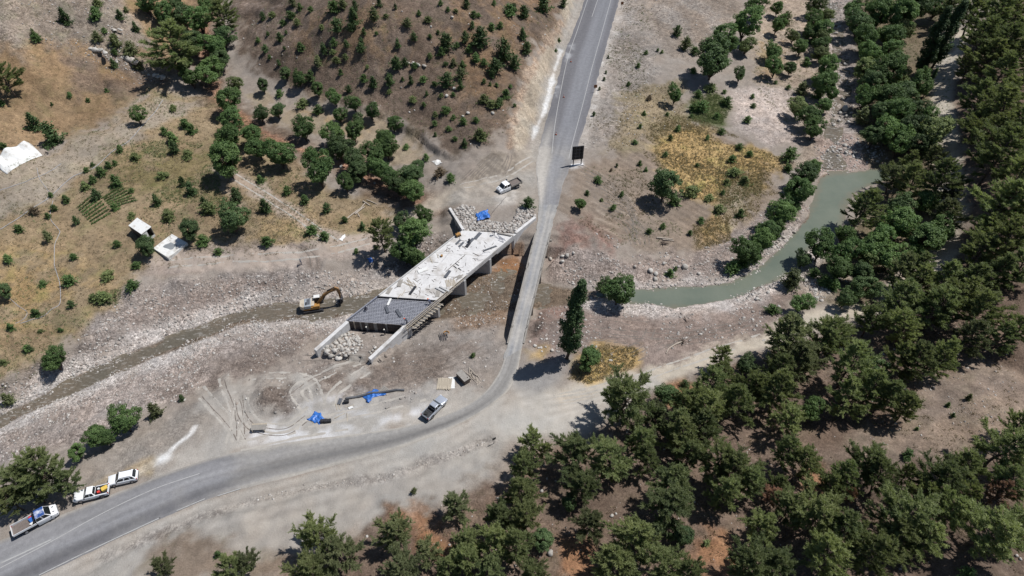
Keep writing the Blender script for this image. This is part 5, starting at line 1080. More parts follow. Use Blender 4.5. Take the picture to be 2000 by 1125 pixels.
person(840,594,'bend',2.4,(.85,.16,.03),(.06,.07,.12),(.85,.18,.04),'person in bright orange vest bending at the pour edge',.52)
person(795,632,'bend',2.6,(.05,.05,.06),(.035,.035,.05),(.75,.12,.05),'person with red-orange helmet bending at the front corner of the formwork',.5)
person(718,649,'stand',3.6,(.10,.10,.11),(.05,.05,.06),(.7,.68,.6),'person with pale helmet standing on soil before the formwork, left one')
person(753,653,'walk',-2.2,(.04,.04,.05),(.03,.03,.04),(.7,.68,.6),'person in black walking on soil before the formwork, right one')
person(989,360,'stand',2.2,(.62,.62,.66),(.05,.06,.09),None,'person in white shirt standing behind the flatbed truck')
person(965,459,'bend',3.4,(.04,.04,.05),(.03,.03,.04),None,'person in black bending at the north end of the deck',DZ)
person(588,516,'walk',.3,(.66,.68,.72),(.06,.07,.11),None,'person in white top walking by the dirt track tyre marks')
person(916,473,'crouch',1.2,(.05,.05,.06),(.04,.04,.05),None,'person crouching over the steel panels on the deck',DZ)

# ------------------------------------------------------------------ billboard, signs, markers
bp_ = at(1127, 322); bb_ = empty('billboard', bp_, R(10)); tag(bb_, 'tall dark billboard on two posts seen from behind, beside the road', 'billboard')
for s in (-1, 1): MB().box((s*1.02,0,2.8),(.2,.25,5.7)).build('post', M_DARKST, bb_)
MB().box((0,.22,3.6),(2.9,.06,3.9)).build('board', M_BLACK, bb_)
for x in (-1.42,-.45,.45,1.42): MB().box((x,.15,3.6),(.09,.08,3.9)).build('upright', M_STEELP, bb_)
for z in (1.68,2.6,3.6,4.6,5.52): MB().box((0,.10,z),(2.9,.07,.09)).build('cross_rail', M_STEELP, bb_)
MB().box((0,0,.02),(3.2,.9,.18)).build('footing', M_CONC, bb_)
def sign(u, v, label, mat, w=.75, h=1.9, rz=0):
    p = at(u, v); o = empty('road_sign', p, rz); tag(o, label, 'sign'); MB().tube([(0,0,-.2),(0,0,h+.2)],.045,6).build('post', M_DARKST, o); MB().box((0,-.06,h),(w,.03,w)).build('sign_plate', mat, o, .02); MB().box((0,-.03,h),(w*.8,.03,.06)).build('bracket', M_DARKST, o); return o
sign(1162,180,'small rusty brown square sign on the right verge near the middle',M_BROWNS,1.0,1.9,.2); sign(1214,17,'small rusty brown square sign on the right verge near the top',M_BROWNS,1.0,1.9,.2); sign(965,866,'small dark sign on a post at the road bend verge',M_DARKST,.7,1.6,.5)
def delin(u, v, label):
    p = flat(u, v, .07); o = empty('traffic_cone', p); tag(o, label, 'cone', 'cones along the left road line')
    MB().box((0,0,.03),(.5,.5,.06)).build('base', M_BLACK, o); MB().tube([(0,0,.06),(0,0,.35)],[.19,.13],10).build('cone', M_ORANGE, o); MB().tube([(0,0,.35),(0,0,.6)],[.129,.09],10).build('white_band', M_WHITEP, o); MB().tube([(0,0,.6),(0,0,.95)],[.089,.03],10).build('tip', M_RED, o)
delin(1115,121,'topmost traffic cone on the asphalt near the white dust patch'); delin(1101,190,'middle traffic cone on the left line of the asphalt road'); delin(1086,263,'lowest traffic cone, just above the billboard')

# ------------------------------------------------------------------ tarpaulins and sheets
def tarp(name, pts, mat, label, cat, hgt=.35, n=22, seed=1, up=.05):
    c = [at(*p) for p in pts]; rr = np.random.default_rng(seed); V = []
    for i in range(n+1):
        for j in range(n+1):
            a, b = i/n, j/n; p = (c[0]*(1-a)+c[1]*a)*(1-b)+(c[3]*(1-a)+c[2]*a)*b
            edge = min(a, b, 1-a, 1-b)
            wx = float(fbm(np.array([p.x*1.0+seed*9]), np.array([p.y]), 1.1, 3, seed)[0]); wy = float(fbm(np.array([p.x+seed*5]), np.array([p.y+40]), 1.1, 3, seed+3)[0])
            h = abs(float(fbm(np.array([p.x+seed]), np.array([p.y]), .9, 3, seed+7)[0]))
            k = .28*(1-min(edge*4, 1))+.15
            x, y = p.x+wx*k, p.y+wy*k; V.append((x, y, float(gz(x, y))+up+h*hgt*min(1, edge*6+.15)))
    q = (np.arange(n)[:, None]*(n+1)+np.arange(n)[None]).ravel()
    o = link(name, mesh_np(name, V, np.stack([q, q+1, q+n+2, q+n+1], 1), mat, True)); so = o.modifiers.new('thick', 'SOLIDIFY'); so.thickness = .02; return tag(o, label, cat)
tarp('blue_tarpaulin', [(703,774),(720,785),(752,771),(731,761)], M_BLUE, 'large crumpled blue tarpaulin over the black pipe', 'tarpaulin', .55, seed=3)
tarp('blue_tarpaulin', [(603,818),(627,829),(636,819),(614,802)], M_BLUE, 'crumpled blue tarpaulin beside the dark barrel', 'tarpaulin', .5, seed=5)
tarp('blue_tarpaulin', [(928,421),(934,434),(958,427),(951,412)], M_BLUE, 'blue tarpaulin on the rock fill behind the bridge', 'tarpaulin', .5, seed=8, up=.45)
tarp('blue_rag', [(717,507),(722,512),(731,510),(726,503)], M_BLUE, 'small blue sheet in the shadow of the bank trees', 'sheet', .3, seed=12)
tarp('plastic_scrap', [(661,466),(668,472),(678,462),(672,459)], M_WHITEP, 'white plastic scrap where the two dirt tracks meet', 'sheet', .25, seed=14)
tarp('plastic_scrap', [(843,315),(851,322),(861,317),(853,313)], M_WHITEP, 'white plastic patch at the foot of the brown hill', 'sheet', .15, seed=15)
# white cover on the upper left field: a long ridged sheet on hoops
cw = empty('field_cover', at(40, 318)); tag(cw, 'white plastic sheet sagging over a low frame in the upper left field', 'sheet')
cA, cB, cC, cD = at(-14,322), at(62,283), at(84,304), at(14,341); V = []; n = 26
for i in range(n+1):
    for j in range(n+1):
        a, b = i/n, j/n; p = (cA*(1-a)+cB*a)*(1-b)+(cD*(1-a)+cC*a)*b
        h = 2.0*max(0, 1-abs(b-.12)/.5)*(.55+.45*abs(math.cos(a*math.pi*2.2)))*min(1, a*9+.3)*min(1, (1-a)*7+.2)
        h += .12*float(fbm(np.array([p.x]), np.array([p.y]), 1.3, 3, 77)[0])*(1 if 0 < b < 1 else 0)
        V.append((p.x-cw.location.x, p.y-cw.location.y, float(gz(p.x, p.y))-cw.location.z+.06+max(0, h)))
q = (np.arange(n)[:, None]*(n+1)+np.arange(n)[None]).ravel(); o = link('cover_sheet', mesh_np('cover_sheet', V, np.stack([q, q+1, q+n+2, q+n+1], 1), M_WHITEP, True), cw); o.modifiers.new('thick','SOLIDIFY').thickness = .02
for a in (.05, .5, .95):
    p = cA*(1-a)+cB*a; p = p+(cD-cA)*.12; MB().tube([p-cw.location, p-cw.location+Vector((0,0,1.6))],.05,6).build('pole', M_WOOD, cw)
# field shed
S0 = at(272, 466); sh = empty('field_shed', S0); tag(sh, 'small shed with white sheet roof and dark open side in the orchard', 'shed')
rz_ = float(S0.z)+2.5; cr = [Vector(flat(u, v, rz_)) for u, v in ((252,441),(276,456.5),(295,443.5),(269,427.5))]
loc = [c-S0 for c in cr]; g = [Vector((c.x, c.y, float(gz(c.x+S0.x, c.y+S0.y))-S0.z-.1)) for c in loc]
mid_ = lambda a, b, t: a+(b-a)*t
lv = [0, -.15, .05, .2]
top = [Vector((c.x, c.y, 2.5+l)) for c, l in zip(loc, lv)]; cen = sum(top, Vector())/4
MB().hexa([cen+(t-cen)*1.04 for t in top], [cen+(t-cen)*1.04+Vector((0,0,.09)) for t in top]).build('roof', M_WHITEP, sh)
def wallq(i, j, name, mat, h0=0., h1=1., s0=0., s1=1.):
    a0, a1 = mid_(g[i], g[j], s0), mid_(g[i], g[j], s1); t0, t1 = mid_(top[i], top[j], s0), mid_(top[i], top[j], s1)
    b0, b1, u0, u1 = mid_(a0,t0,h0), mid_(a1,t1,h0), mid_(a0,t0,h1), mid_(a1,t1,h1); nn = (b1-b0).cross(Vector((0,0,1))).normalized()*.06
    MB().hexa([b0, b1, b1-nn, b0-nn], [u0-Vector((0,0,.02)), u1-Vector((0,0,.02)), u1-nn-Vector((0,0,.02)), u0-nn-Vector((0,0,.02))]).build(name, mat, sh)
wallq(0,1,'wall',M_DARKST); wallq(2,3,'wall',M_WOODG); wallq(3,0,'wall',M_WOODG); wallq(1,2,'front_sheet',M_WHITEP,0,1,0,.5); wallq(1,2,'sill_board',M_WHITEP,0,.25,.5,1);  # left wall's shade is painted in with a dark material
for i in range(4): MB().tube([g[i]*.97, top[i]*.97+Vector((0,0,-.03))],.06,6).build('corner_post', M_WOODG, sh)
# lined water tank
tkc = [at(u, v) for u, v in ((300,487),(331,509),(368,478),(336,458))]; T0 = sum(tkc, Vector())/4; tk = empty('water_tank', T0); tag(tk, 'low open tank lined with white plastic and grey water beside the shed', 'tank')
tl = [c-T0 for c in tkc]; zt = .5
for i in range(4):
    a, b = tl[i], tl[(i+1)%4]; a = Vector((a.x,a.y,-.6)); b = Vector((b.x,b.y,-.6)); nn = (b-a).cross(Vector((0,0,1))).normalized()*.25
    if nn.dot(a+b) > 0: nn = -nn
    MB().hexa([a, b, b+nn, a+nn], [Vector((*(p.xy), zt+(.0 if i % 2 else .01))) for p in (a, b, b+nn, a+nn)]).build('tank_wall', M_WHITEP, tk, .04)
lin_ = [(t.x*.95, t.y*.95) for t in tl]; n = 14; V = []
for i in range(n+1):
    for j in range(n+1):
        a, b = i/n, j/n; p = [(lin_[0][k]*(1-a)+lin_[1][k]*a)*(1-b)+(lin_[3][k]*(1-a)+lin_[2][k]*a)*b for k in (0, 1)]
        e = min(a, 1-a, b, 1-b); V.append((p[0], p[1], .47-.12*min(1, e*2.6)+.05*float(fbm(np.array([p[0]*1.0]), np.array([p[1]]), 1.5, 3, 88)[0])))
q = (np.arange(n)[:, None]*(n+1)+np.arange(n)[None]).ravel(); link('liner_sheet', mesh_np('liner_sheet', V, np.stack([q, q+1, q+n+2, q+n+1], 1), M_WHITEP, True), tk)
MB().prism([(t[0]*.66+.5, t[1]*.62+.3) for t in lin_], .34, .385).build('tank_water', simple('grey_tank_water', alb(150,155,158), .1, var=.1, scale=.6), tk)

# ------------------------------------------------------------------ pipes, hoses, yard things
def laid(name, px, r, mat, label, cat, n=8, up=0.0, seg=6):
    p = smooth_line(ats(px), n); o = MB().tube([(x, y, float(gz(x, y))+r+up) for x, y in p], r, seg).build(name, mat); return tag(o, label, cat)
laid('water_hose', [(-10,452),(90,391),(140,347),(180,330),(215,300),(245,281),(265,262),(295,228),(318,196)], .07, M_HOSE, 'longest pale irrigation hose crossing the field to the hill', 'hose')
laid('water_hose', [(-10,375),(30,362),(62,350),(95,336),(120,320)], .06, M_HOSE, 'short pale hose below the white field cover', 'hose')
laid('water_hose', [(72,328),(78,350),(97,376)], .05, M_HOSE, 'thin hose branch between the two field hoses', 'hose')
laid('water_hose', [(104,392),(98,425),(112,445),(117,455),(107,480),(106,515),(117,555),(118,590),(100,605),(80,620),(40,632)], .06, M_HOSE, 'winding pale hose running down through the young orchard', 'hose')
laid('water_hose', [(17,582),(35,597),(53,610),(48,622),(30,632)], .05, M_HOSE, 'short looped hose at the lower left orchard edge', 'hose')
laid('hand_cable', [(988,385),(975,400),(962,415),(950,432)], .04, M_DARKST, 'dark cable from the parked flatbed towards the blue tarpaulin', 'cable')
laid('drain_pipe', [(676,779),(715,772),(750,767),(790,763)], .22, M_PIPE, 'long dark drain pipe lying in the work yard', 'pipe', 6, 0, 10)
laid('pole', [(738,492.5),(741,492)], .05, M_WOOD, 'short stick on the dirt track edge', 'stick') if False else None
G_Y = 'material in the work yard'
YL = lambda name, u, v, L, W, H_, du, dv, mat, label, cat: lie(name, u, v, L, W, H_, du, dv, mat, label, cat, G_Y, 0, True)
pile('pallet', 750,763,6,1.5,.2,12,8,M_WOODG,'grey wooden pallet lying across the drain pipe','pallet',G_Y,0,True,'board',.02,.26,.14)
bt = at(633,823)
def drum(u, v, label, mat=M_BLACK, L=1.1, r=.36, rz=.15):
    p = at(u, v); o = empty('drum', (p.x, p.y, p.z), rz); tag(o, label, 'drum', G_Y); MB().tube([(-L/2,0,r),(L/2,0,r)],r,14).build('shell', mat, o)
    for x in (-L*.3, 0, L*.3): MB().tube([(x-.03,0,r),(x+.03,0,r)],r+.03,14).build('hoop', M_DARKST, o)
drum(633,824,'left of two dark drums lying below the small blue tarpaulin'); drum(641,824,'right of two dark drums lying below the small blue tarpaulin'); drum(677,786,'single dark drum below the left pipe end',M_BLACK,.9,.33,.1)
YL('mortar_tray', 664,785,1.3,.6,.25,4,-10,M_STEELP,'small steel tray upright left of the single drum','tray')
YL('plank', 657,795,1.5,.12,.06,3,12,M_WOOD,'left of two pale sticks below the steel tray','plank'); YL('plank', 662,794,1.5,.12,.06,4,12,M_WOOD,'right of two pale sticks below the steel tray','plank')
YL('plank', 664,812,2.0,.14,.06,16,-8,M_WOOD,'pale plank lying slanted in the yard centre','plank'); YL('plank', 678,815,1.9,.10,.08,1,18,M_WOOD,'pale upright-looking plank right of the slanted plank','plank'); YL('plank', 683,793,1.6,.12,.06,16,-4,M_WOOD,'pale plank right below the single drum','plank')
YL('plank', 611,826,1.2,.1,.08,1,10,M_WOOD,'short pale stake under the small blue tarpaulin','plank')
YL('white_bag', 685,797,.8,.5,.2,8,-3,M_WHITEP,'small white bag on the yard near the pale plank','bag'); YL('cement_bag', 757,796,.7,.4,.18,7,-4,M_WOODG,'lone grey bag in the open yard','bag')
def table(u, v, du, dv, L, W, label):
    p = at(u, v); o = empty('work_table', p, pdir(u, v, du, dv)); tag(o, label, 'table', G_Y)
    for k in range(5): MB().box((0,(k-2)*W/5,.8),(L,W/5*.92,.06)).build('board', M_WOODG if k < 4 else M_WOOD, o)
    for x in (-L*.4, L*.4):
        for y in (-W*.5, W*.5): MB().box((x,y*1.1,.38),(.1,.1,.78)).build('leg', M_WOOD, o)
table(508,838,26,-1,2.6,1.3,'white topped trestle table at the left end of the yard')
pile('plank_rack', 868,750,12,2.6,.2,-2,14,M_WOOD,'rack of pale planks side by side at the yard edge','planks',G_Y,0,True,'plank',.06,.22,.07)
YL('formwork_panel', 882,748,2.6,1.2,.12,0,14,M_WHITEP,'white formwork panel beside the plank rack','panel')
hb = at(905,742); hut = empty('site_box', hb, R(40)); tag(hut, 'tilted pale wooden box with dark open side next to the panels', 'box')
for k, (c, d) in enumerate((((0,0,1.35),(1.3,2.6,.1)),((-.6,0,.68),(.08,2.5,1.25)),((0,1.25,.68),(1.2,.08,1.25)),((0,-1.25,.68),(1.2,.08,1.25)))): MB().box(c, d).build('panel', M_WOODG if k == 0 else M_WOODD, hut)
MB().box((.75,-.9,.7),(.12,.2,1.7),0,-.5).build('prop', M_WOODD, hut)
for k, (u, v, lab) in enumerate(((921,738,'left tangle of bleached sticks beside the tilted box'),(931,741,'right tangle of bleached sticks near the road edge'))): pile('stick_heap',u,v,9,1.8,.1,6,9,M_PALEB,lab,'sticks',G_Y,0,True,'stick',.9,.14,.1)
# steel bundle and yellow hose right of the bridge
pile('steel_bundle', 866,657,8,1.9,.1,1,10,M_DARKST,'dark steel props lying on soil right of the wing wall','props',G_Y,0,True,'prop',.2,.22,.1)
c = at(872,651); tag(MB().tube([(c.x+.55*math.cos(t), c.y+.5*math.sin(t), c.z+.12+.03*math.sin(3*t)) for t in np.linspace(0, 6.4, 20)], .10, 6).build('hose_coil', M_YEL), 'yellow hose coil beside the steel props', 'hose')
# logs
def log(u, v, du, dv, L, r, label, mat=M_PALEB, up=0):
    p = at(u, v); rz = pdir(u, v, du, dv); o = empty('log', (p.x, p.y, p.z), rz); tag(o, label, 'log', 'logs and driftwood'); mb = MB().tube([(-L/2,0,r+up),(-L*.1,.05*L*.3,r*1.05+up),(L/2,0,r*.8+up)],[r,r*.95,r*.7],8).build('trunk', mat, o)
    for k in range(3): MB().tube([(L*(.1*k),0,r+up),(L*(.1*k+.12),.35*(1 if k%2 else -1),r+up+.25)],[r*.3,r*.1],5).build('branch_stub', mat, o)
for i, a in enumerate([(692,417,26,-20,4.8,.16),(703,412,18,-14,3.2,.2),(708,404,12,-16,2.8,.14),(716,398,16,10,2.6,.15),(726,395,20,8,3.0,.13),(700,420,6,10,1.8,.12)]): log(*a, ['long pale log at the lower end of the gully woodpile','thick short log right beside the long pale log','log at the crossing of the gully woodpile','upper left log lying level in the gully woodpile','uppermost right log of the gully woodpile','stubby log at the foot of the gully woodpile'][i])
log(1298,467,30,3,3.6,.2,'upper bleached log on the flat above the green pool'); log(1305,470,26,3,2.6,.15,'lower bleached log on the flat above the green pool')
log(1574,473,12,10,2.4,.18,'dark log sticking into the green pool',M_BARK); log(1340,628,6,16,2.2,.1,'thin dark stick on gravel south of the pool',M_BARK); log(1605,327,16,3,2.6,.12,'pale driftwood at the head of the pool')
rp = at(1297,477); rt = empty('root_clump', rp); tag(rt, 'brown tangle of roots below the bleached logs', 'roots')
for k in range(14): a = random.uniform(0, 6.28); MB().tube([(0,0,.1),(math.cos(a)*.5,math.sin(a)*.4,.4),(math.cos(a+.4)*random.uniform(.7,1.4),math.sin(a+.4)*random.uniform(.5,1.1),random.uniform(.05,.5))],[.1,.06,.02],5).build('root', M_BARK, rt)
fp = ats([(1301,691),(1306,682),(1318,674),(1332,669)]); fz = smooth_line(fp, 5); fd = empty('fallen_tree', (fz[0][0], fz[0][1], float(gz(*fz[0])))); tag(fd, 'bleached fallen tree with root ball on the flat by the track', 'fallen tree')
MB().tube([(x-fd.location.x, y-fd.location.y, float(gz(x, y))-fd.location.z+.18) for x, y in fz], list(np.linspace(.07,.2,len(fz))), 7).build('trunk', M_PALEB, fd)
e = fz[-1]
for k in range(12): a = random.uniform(0, 6.28); b0 = Vector((e[0]-fd.location.x, e[1]-fd.location.y, float(gz(*e))-fd.location.z+.25)); MB().tube([b0, b0+Vector((math.cos(a)*.5,math.sin(a)*.6,random.uniform(-.1,.5))), b0+Vector((math.cos(a)*.9,math.sin(a)*1.0,random.uniform(0,.7)))],[.12,.06,.02],5).build('root', M_BARK, fd)
# ------------------------------------------------------------------ plants
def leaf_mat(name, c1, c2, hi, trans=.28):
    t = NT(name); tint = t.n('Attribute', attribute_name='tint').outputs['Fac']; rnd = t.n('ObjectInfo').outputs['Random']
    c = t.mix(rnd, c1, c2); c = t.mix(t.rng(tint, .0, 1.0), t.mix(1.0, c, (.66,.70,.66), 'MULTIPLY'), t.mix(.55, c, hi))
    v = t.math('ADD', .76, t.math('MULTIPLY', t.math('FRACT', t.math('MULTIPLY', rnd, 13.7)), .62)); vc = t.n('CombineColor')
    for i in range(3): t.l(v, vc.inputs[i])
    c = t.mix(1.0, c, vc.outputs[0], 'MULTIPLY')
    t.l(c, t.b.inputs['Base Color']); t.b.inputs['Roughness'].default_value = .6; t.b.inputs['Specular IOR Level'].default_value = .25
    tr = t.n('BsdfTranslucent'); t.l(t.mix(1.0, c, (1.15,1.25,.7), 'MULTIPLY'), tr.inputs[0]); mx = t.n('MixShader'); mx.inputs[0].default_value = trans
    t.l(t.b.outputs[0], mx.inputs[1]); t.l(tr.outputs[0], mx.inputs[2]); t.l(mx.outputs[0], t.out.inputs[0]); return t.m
M_PINE = leaf_mat('pine_needles', (.120,.172,.088), (.195,.222,.098), (.340,.355,.160), .44)
M_OLIVE = leaf_mat('grey_green_needles', (.13,.16,.085), (.15,.17,.08), (.24,.25,.13), .38)
M_LEAF = leaf_mat('broad_leaves', (.075,.145,.048), (.10,.165,.054), (.18,.25,.09))
M_LEAFD = leaf_mat('dark_leaves', (.066,.116,.048), (.080,.124,.050), (.135,.180,.075))
M_PALE = leaf_mat('pale_leaves', (.135,.185,.070), (.16,.19,.075), (.23,.26,.11))
M_DEAD = leaf_mat('dead_needles', (.34,.17,.11), (.30,.17,.12), (.40,.24,.17))
M_POP = leaf_mat('poplar_leaves', (.045,.082,.036), (.055,.092,.040), (.10,.145,.06))
def blades(C, D, L, W, rr):                 # thin pointed leaves: centres, directions, lengths, widths -> triangles
    n = len(C); up = rr.normal(size=(n, 3)); S = np.cross(D, up); S /= np.linalg.norm(S, axis=1)[:, None]+1e-9
    V = np.stack([C-S*W[:, None]/2, C+S*W[:, None]/2, C+D*L[:, None]], 1); return V.reshape(-1, 3), np.arange(3*n).reshape(-1, 3)
def leaves(C, Nn, size, rr):                # leaf quads facing Nn
    n = len(C); up = rr.normal(size=(n, 3)); S = np.cross(Nn, up); S /= np.linalg.norm(S, axis=1)[:, None]+1e-9; T = np.cross(Nn, S); s = size[:, None]/2
    V = np.stack([C-T*s*1.25, C+S*s*.8, C+T*s*1.25, C-S*s*.8], 1); return V.reshape(-1, 3), np.arange(4*n).reshape(-1, 4)
def norm(a): return a/(np.linalg.norm(a, axis=-1, keepdims=True)+1e-9)
def pine_meshes(seed, mat, tw=1.0):         # 6 m wide, 10 m high: ascending branches that end in needle plumes
    rr = np.random.default_rng(seed); mb = MB(); H_ = 10.0; base = rr.uniform(.14, .26); pk = rr.uniform(.14, .30); pw = (.95, 1.15, 1.45)[seed % 3]; bend = rr.normal(0, .35, 2)
    axis = lambda h: np.array([bend[0]*(max(h, 0)/H_)**1.5*1.5+.15*math.sin(h*1.1+seed), bend[1]*(max(h, 0)/H_)**1.5*1.5+.12*math.cos(h*.9+seed), h])
    mb.tube([axis(h) for h in np.linspace(-.3, H_*.985, 25)], list(np.linspace(.20, .035, 25)), 7)
    C, D, TI = [], [], []; lop = rr.uniform(0, 6.28); nb = 58
    def plume(p0, dr, ln, n, tint):
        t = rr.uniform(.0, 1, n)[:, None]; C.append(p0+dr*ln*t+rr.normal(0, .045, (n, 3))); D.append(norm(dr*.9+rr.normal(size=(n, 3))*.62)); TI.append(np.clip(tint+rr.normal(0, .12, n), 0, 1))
    for i in range(nb):
        f = (i+.5)/nb; h = H_*(base+(.97-base)*f**.92); az = i*2.4+rr.normal(0, .4); prof = max(.05, 1-((f-pk)/(1.03-pk))**pw) if f > pk else .70+.30*f/pk
        ln = 3.0*max(.14, prof)*rr.uniform(.60, 1.18)*(1+.20*math.cos(az-lop)); rise = rr.uniform(.15, .55)+.75*f
        b0 = axis(h); d = np.array([math.cos(az), math.sin(az), 0]); pos = lambda t: b0+d*ln*t+np.array([0, 0, rise*ln*(t**1.6)*.7])
        mb.tube([b0-d*.05]+[pos(t) for t in (0, .4, .75, 1)], [.07*(1-f*.5)]*2+[.05, .03, .012], 4)
        m = int(6+4.2*ln); bt = rr.random()
        for k in range(m):
            t = rr.uniform(.34, .98) if k else .95; da = az+rr.normal(0, .75)*(1.15-t*.5); dr = norm(np.array([math.cos(da), math.sin(da), .45+.5*f+rr.normal(0, .28)])); pl = rr.uniform(.45, .95)*(.55+.2*ln)*(.7+.3*tw)
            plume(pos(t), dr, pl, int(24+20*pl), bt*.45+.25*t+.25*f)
    for k in range(6): plume(axis(H_*rr.uniform(.90, .985)), norm(rr.normal(size=3)*.35+[0, 0, 1]), rr.uniform(.4, .75), 24, .85)
    C, D, TI = np.vstack(C), np.vstack(D), np.concatenate(TI); L = rr.uniform(.17, .33, len(C))*tw; W = rr.uniform(.055, .095, len(C))*tw
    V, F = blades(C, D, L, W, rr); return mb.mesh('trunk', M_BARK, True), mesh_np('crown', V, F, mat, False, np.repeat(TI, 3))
def broad_meshes(seed, mat, w=6.0, h=7.4, trunk_h=.5, nc=135, per=92, ls=.215, flat_=1.0, lobes=6):
    rr = np.random.default_rng(seed); mb = MB(); rc = np.array([w/2, w/2, (h-trunk_h)/2])*.80; c0 = np.array([0, 0, trunk_h+(h-trunk_h)/2])
    lob = norm(rr.normal(size=(lobes, 3))*[1, 1, .6]+[0, 0, .25]); la = rr.uniform(.2, .6, lobes)
    q = norm(rr.normal(size=(nc, 3))+[0, 0, .12]); rad = rr.uniform(.45, 1, nc)**.5
    bulge = .70+sum(a*np.maximum(0, q@l)**4 for l, a in zip(lob, la)); cc = c0+q*rc*(rad*bulge)[:, None]
    mb.tube([(0,0,-.3),(.05,.03,trunk_h*.6),(.02,-.04,trunk_h+(h-trunk_h)*.45)], [w*.035, w*.028, w*.012], 7)
    for i in rr.choice(nc, min(16, nc), False):
        e = cc[i]; s = np.array([0, 0, trunk_h*rr.uniform(.6, 1.1)]); m = (s+e)/2+np.array([0, 0, -.1*w/6]); mb.tube([s, m, e], [w*.014, w*.009, w*.003], 4, False)
    cr = rr.uniform(.38, .95, nc)*w/6*.88; n = nc*per; idx = np.repeat(np.arange(nc), per)
    dv = norm(rr.normal(size=(n, 3))); r = rr.uniform(.25, 1, n)**.45; C = cc[idx]+dv*(cr[idx]*r)[:, None]*[1, 1, .72*flat_]
    Nn = norm(dv*.6+norm(C-c0)*.5+rr.normal(size=(n, 3))*.65+[0, 0, .45]); TI = np.clip(rr.random(nc)[idx]*.7+.15+rr.normal(0, .15, n), 0, 1)
    V, F = leaves(C, Nn, rr.uniform(.7, 1.25, n)*ls, rr); return mb.mesh('trunk', M_BARK, True), mesh_np('crown', V, F, mat, False, np.repeat(TI, 4))
def bush_meshes(seed, mat, w=2.0, h=2.6, ntw=84, per=24, ls=.155):   # ragged: leafy twigs of uneven length round a short stem
    rr = np.random.default_rng(seed); mb = MB(); f = rr.uniform(.03, .95, ntw); az = rr.uniform(0, 6.28, ntw); pk = rr.uniform(.15, .42); pw = rr.uniform(1.1, 2.0)
    prof = np.where(f < pk, .66+.34*f/pk, np.maximum(0.03, 1-(np.maximum(0, f-pk)/(1.02-pk))**pw))*(1+.28*np.cos(az*2+seed)+.22*np.cos(az*3+f*9+seed*2)); rd = w/2*prof*rr.uniform(.55, 1.2, ntw)
    e = np.stack([rd*np.cos(az), rd*np.sin(az), .05+f*h*rr.uniform(.85, 1.05, ntw)], 1); s0 = np.stack([rd*0, rd*0, np.clip(f*h*.62, .0, h*.72)], 1)
    mb.tube([(0,0,-.2),(0,0,h*.35),(0,0,h*.8)], [.06,.045,.015], 6)
    for i in range(0, ntw, 6): mb.tube([s0[i], e[i]], [.02,.006], 4)
    n = ntw*per; idx = np.repeat(np.arange(ntw), per); t = rr.uniform(.30, 1.0, n)[:, None]; C = s0[idx]+(e-s0)[idx]*t+rr.normal(0, .085, (n, 3)); C[:, 2] = np.maximum(C[:, 2], .03)
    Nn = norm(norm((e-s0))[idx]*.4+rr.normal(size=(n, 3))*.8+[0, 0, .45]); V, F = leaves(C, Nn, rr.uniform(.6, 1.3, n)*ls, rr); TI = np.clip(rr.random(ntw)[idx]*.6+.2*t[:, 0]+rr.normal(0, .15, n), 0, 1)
    return mb.mesh('trunk', M_BARK, True), mesh_np('crown', V, F, mat, False, np.repeat(TI, 4))
def poplar_meshes(seed, mat):               # 4 m wide, 22 m high
    rr = np.random.default_rng(seed); mb = MB(); H_ = 22.0; mb.tube([(0.25*math.sin(h*.35), .2*math.cos(h*.3), h) for h in np.linspace(-.3, H_*.95, 25)], list(np.linspace(.3, .05, 25)), 7)
    nc = 190; f = np.sort(rr.uniform(.10, .995, nc)); az = rr.uniform(0, 6.28, nc); prof = np.interp(f, [.1,.2,.45,.75,1], [.5,.85,1,.75,.12])*(1+.25*np.sin(f*21+seed)*np.cos(az*2)); rd = 1.7*prof*rr.uniform(.35, 1, nc)
    cc = np.stack([.25*np.sin(f*H_*.35)+rd*np.cos(az), .2*np.cos(f*H_*.3)+rd*np.sin(az), f*H_], 1)
    for i in range(0, nc, 5): hq = max(.5, cc[i][2]-1.6); mb.tube([(.25*math.sin(hq*.35), .2*math.cos(hq*.3), hq), cc[i]], [.06,.015], 4, False)
    per = 60; idx = np.repeat(np.arange(nc), per); n = nc*per; dv = norm(rr.normal(size=(n, 3))); C = cc[idx]+dv*(rr.uniform(.3, 1, n)**.5)[:, None]*np.array([.62,.62,.95])
    V, F = leaves(C, norm(dv+rr.normal(size=(n, 3))*.6+[0,0,.4]), rr.uniform(.2, .38, n), rr); TI = np.clip(rr.random(nc)[idx]*.7+.1+rr.normal(0, .15, n), 0, 1)
    return mb.mesh('trunk', M_BARK, True), mesh_np('crown', V, F, mat, False, np.repeat(TI, 4))
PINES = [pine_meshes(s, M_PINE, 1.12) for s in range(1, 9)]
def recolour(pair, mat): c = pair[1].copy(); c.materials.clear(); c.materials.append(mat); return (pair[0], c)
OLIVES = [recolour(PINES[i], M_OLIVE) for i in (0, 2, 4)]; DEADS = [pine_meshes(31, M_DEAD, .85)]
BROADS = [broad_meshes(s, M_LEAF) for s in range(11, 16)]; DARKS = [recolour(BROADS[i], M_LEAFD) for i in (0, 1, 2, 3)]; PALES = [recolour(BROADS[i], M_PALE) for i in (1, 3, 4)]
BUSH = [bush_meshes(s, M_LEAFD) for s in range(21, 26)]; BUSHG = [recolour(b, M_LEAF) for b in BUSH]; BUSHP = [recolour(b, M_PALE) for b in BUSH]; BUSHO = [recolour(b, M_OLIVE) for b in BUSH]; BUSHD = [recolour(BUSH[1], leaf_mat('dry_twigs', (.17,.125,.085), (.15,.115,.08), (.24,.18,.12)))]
POPS = [poplar_meshes(41, M_POP), poplar_meshes(42, M_POP)]
